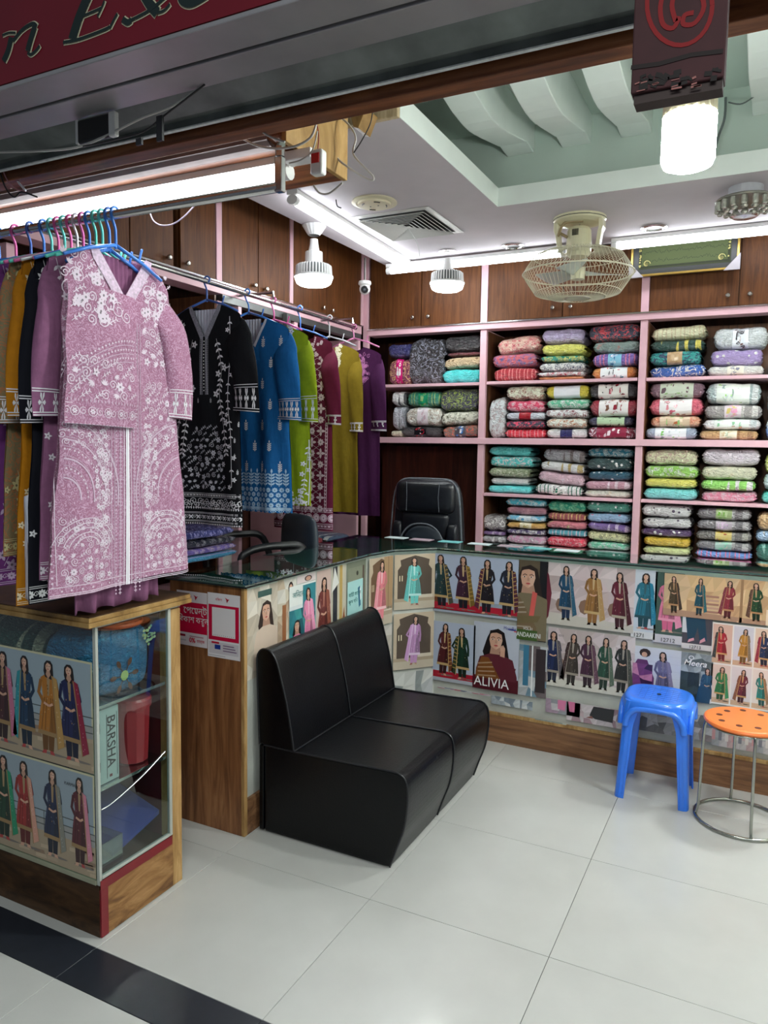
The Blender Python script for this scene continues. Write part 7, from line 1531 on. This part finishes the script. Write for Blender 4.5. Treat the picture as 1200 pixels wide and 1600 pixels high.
# cables, clips and switch at the entrance beam
def cable(lab, pts, r=.0028, m_=None, Y=1.35, cat='cable'):
    P = spline([tuple(onY(p[0], p[1], p[2] if len(p) > 2 else Y)) for p in pts], 6); o = MB().tube(P, r, 6).build('cable', m_ or M('white cable', (190, 188, 182), .5), None, smooth=True); return tag(o, lab, cat, 'loose cables around the entrance beam')
bk = M('black cable', (34, 32, 34), .5); pk2 = M('pinkish cable', (186, 130, 140), .5)
cable('long pale cable swagging along the shutter housing at upper left', [(-10, 238), (60, 236), (120, 230), (170, 210), (220, 185), (270, 165), (318, 133)], Y=1.285)
cable('dark twin cable beside the pale one along the shutter housing', [(130, 229), (180, 218), (225, 205), (260, 178), (320, 132)], r=.002, m_=bk, Y=1.28)
cable('grey cable hanging below the beam, left arc near the rail end', [(348, 190), (372, 212), (410, 230), (455, 230), (485, 215), (495, 190)], Y=1.50)
cable('grey cable hanging from the timber beam in a short arc', [(387, 180), (405, 202), (425, 215), (445, 222)], Y=1.44, r=.0025)
cable('thin cable running to the red switch', [(494, 190), (498, 212), (496, 240)], Y=1.58, r=.0015, m_=M('red cable', (150, 40, 40), .5))
cable('cable looping from the switch to the tube light', [(496, 205), (488, 235), (470, 250), (452, 255)], Y=1.56, r=.002)
cable('pale cable loop on the plywood beam end', [(525, 185), (522, 215), (526, 245), (545, 262), (560, 272), (580, 282), (583, 276), (570, 262), (552, 240), (556, 215), (545, 195), (530, 182)], Y=1.86)
cable('black cable crossing from the ceiling edge to the beam end', [(582, 176), (578, 195), (565, 220), (552, 240)], Y=1.86, m_=bk, r=.0018)
cable('grey cable sagging under the beam end', [(490, 290), (500, 302), (515, 302), (535, 286)], Y=1.72)
cable('white wire loop hanging in front of the left cabinets', [(234, 331), (240, 345), (252, 352), (270, 350), (288, 338), (306, 319)], Y=1.72, m_=M('lilac wire', (216, 200, 220), .5), r=.002)
cable('pink and black wires at the left edge above the rail', [(2, 240), (6, 270), (20, 292), (40, 300)], Y=1.40, m_=pk2, r=.0018)
cable('black wire curling at the left edge above the rail', [(-2, 262), (8, 292), (22, 308), (34, 300), (58, 308)], Y=1.40, m_=bk, r=.0022)
cable('brightly lit white strip cable at the far left edge', [(6, 210), (9, 245), (22, 275), (40, 298)], Y=1.42, m_=M('bright white strip', (240, 240, 250), .4), r=.003)
cable('thin grey wires on the pale wall right of the big bulb', [(1134, 152, 3.6), (1132, 185, 3.6), (1122, 215, 3.6), (1116, 242, 3.6)], r=.005, m_=M('slate wire', (90, 100, 98), .6))
cable('thin wire curving on the recess wall at the right', [(1138, 160, 3.6), (1160, 162, 3.6), (1186, 145, 3.6)], r=.003, m_=M('slate wire', (90, 100, 98), .6))
cable('small hooked wire on the ceiling beside the round fitting', [(525, 312, 3.3), (527, 322, 3.3), (533, 325, 3.3)], r=.003, m_=bk)
T = thing('switch_box', 'white plastic switch with red rocker dangling by the beam end', 'switch', tuple(onY(497, 272, 1.455)))
a = onY(489, 237, 1.58); b = onY(507, 273, 1.58)
B('body', (a[0], b[0], 1.566, 1.592, b[2], a[2]), whp, T, bevel=.006, bseg=3); c1_ = (a[2] + b[2]) / 2
B('rocker', (a[0] + .006, b[0] - .006, 1.5635, 1.5655, c1_ - .004, c1_ + .018), M('red rocker', (190, 30, 36), .3), T)
T = thing('lamp_driver', 'small white label-covered box at the end of the entrance tube light', 'driver box', (-1.10, 1.68, 2.216)); B('case', (-1.145, -1.06, 1.655, 1.70, 2.216, 2.241), whp, T, bevel=.003)
for i, (p, l2) in enumerate((((213, 217), (220, 226)), ((245, 182), (252, 220)))):
    a = onY(*p, 1.27); b = onY(*l2, 1.27); o = MB().box(a[0], a[0] + .016, 1.268, 1.274, b[2], a[2]).build('cable_clip', inkd); tag(o, ['short black plastic clip holding the cables at upper left', 'long black plastic strap hanging from the cables'][i], 'clip')
a = onY(128, 193, 1.30); b = onY(188, 218, 1.30)
T = thing('junction_box', 'black and white junction box on the shutter housing at upper left', 'box', (a[0], 1.30, b[2])); B('body', (a[0], b[0], 1.283, 1.2955, b[2] + .004, a[2]), blp, T, bevel=.004); B('white_end', (b[0] - .018, b[0] + .002, 1.2815, 1.2955, b[2] + .003, a[2] + .001), whp, T, bevel=.003)
B('white_end', (a[0] - .002, a[0] + .006, 1.2815, 1.2955, b[2] + .003, a[2] + .001), whp, T, bevel=.002)
# pole of the rail end
T = thing('rail_hanger_post', 'short steel post joining the entrance rail end to the beam', 'post', (-1.107, 1.592, 2.20))
MB().tube([(-1.107, 1.592, 2.201), (-1.107, 1.592, 2.222), (-1.107, 1.600, 2.235)], [.012, .012, .010], 10).build('tube', steel, T)
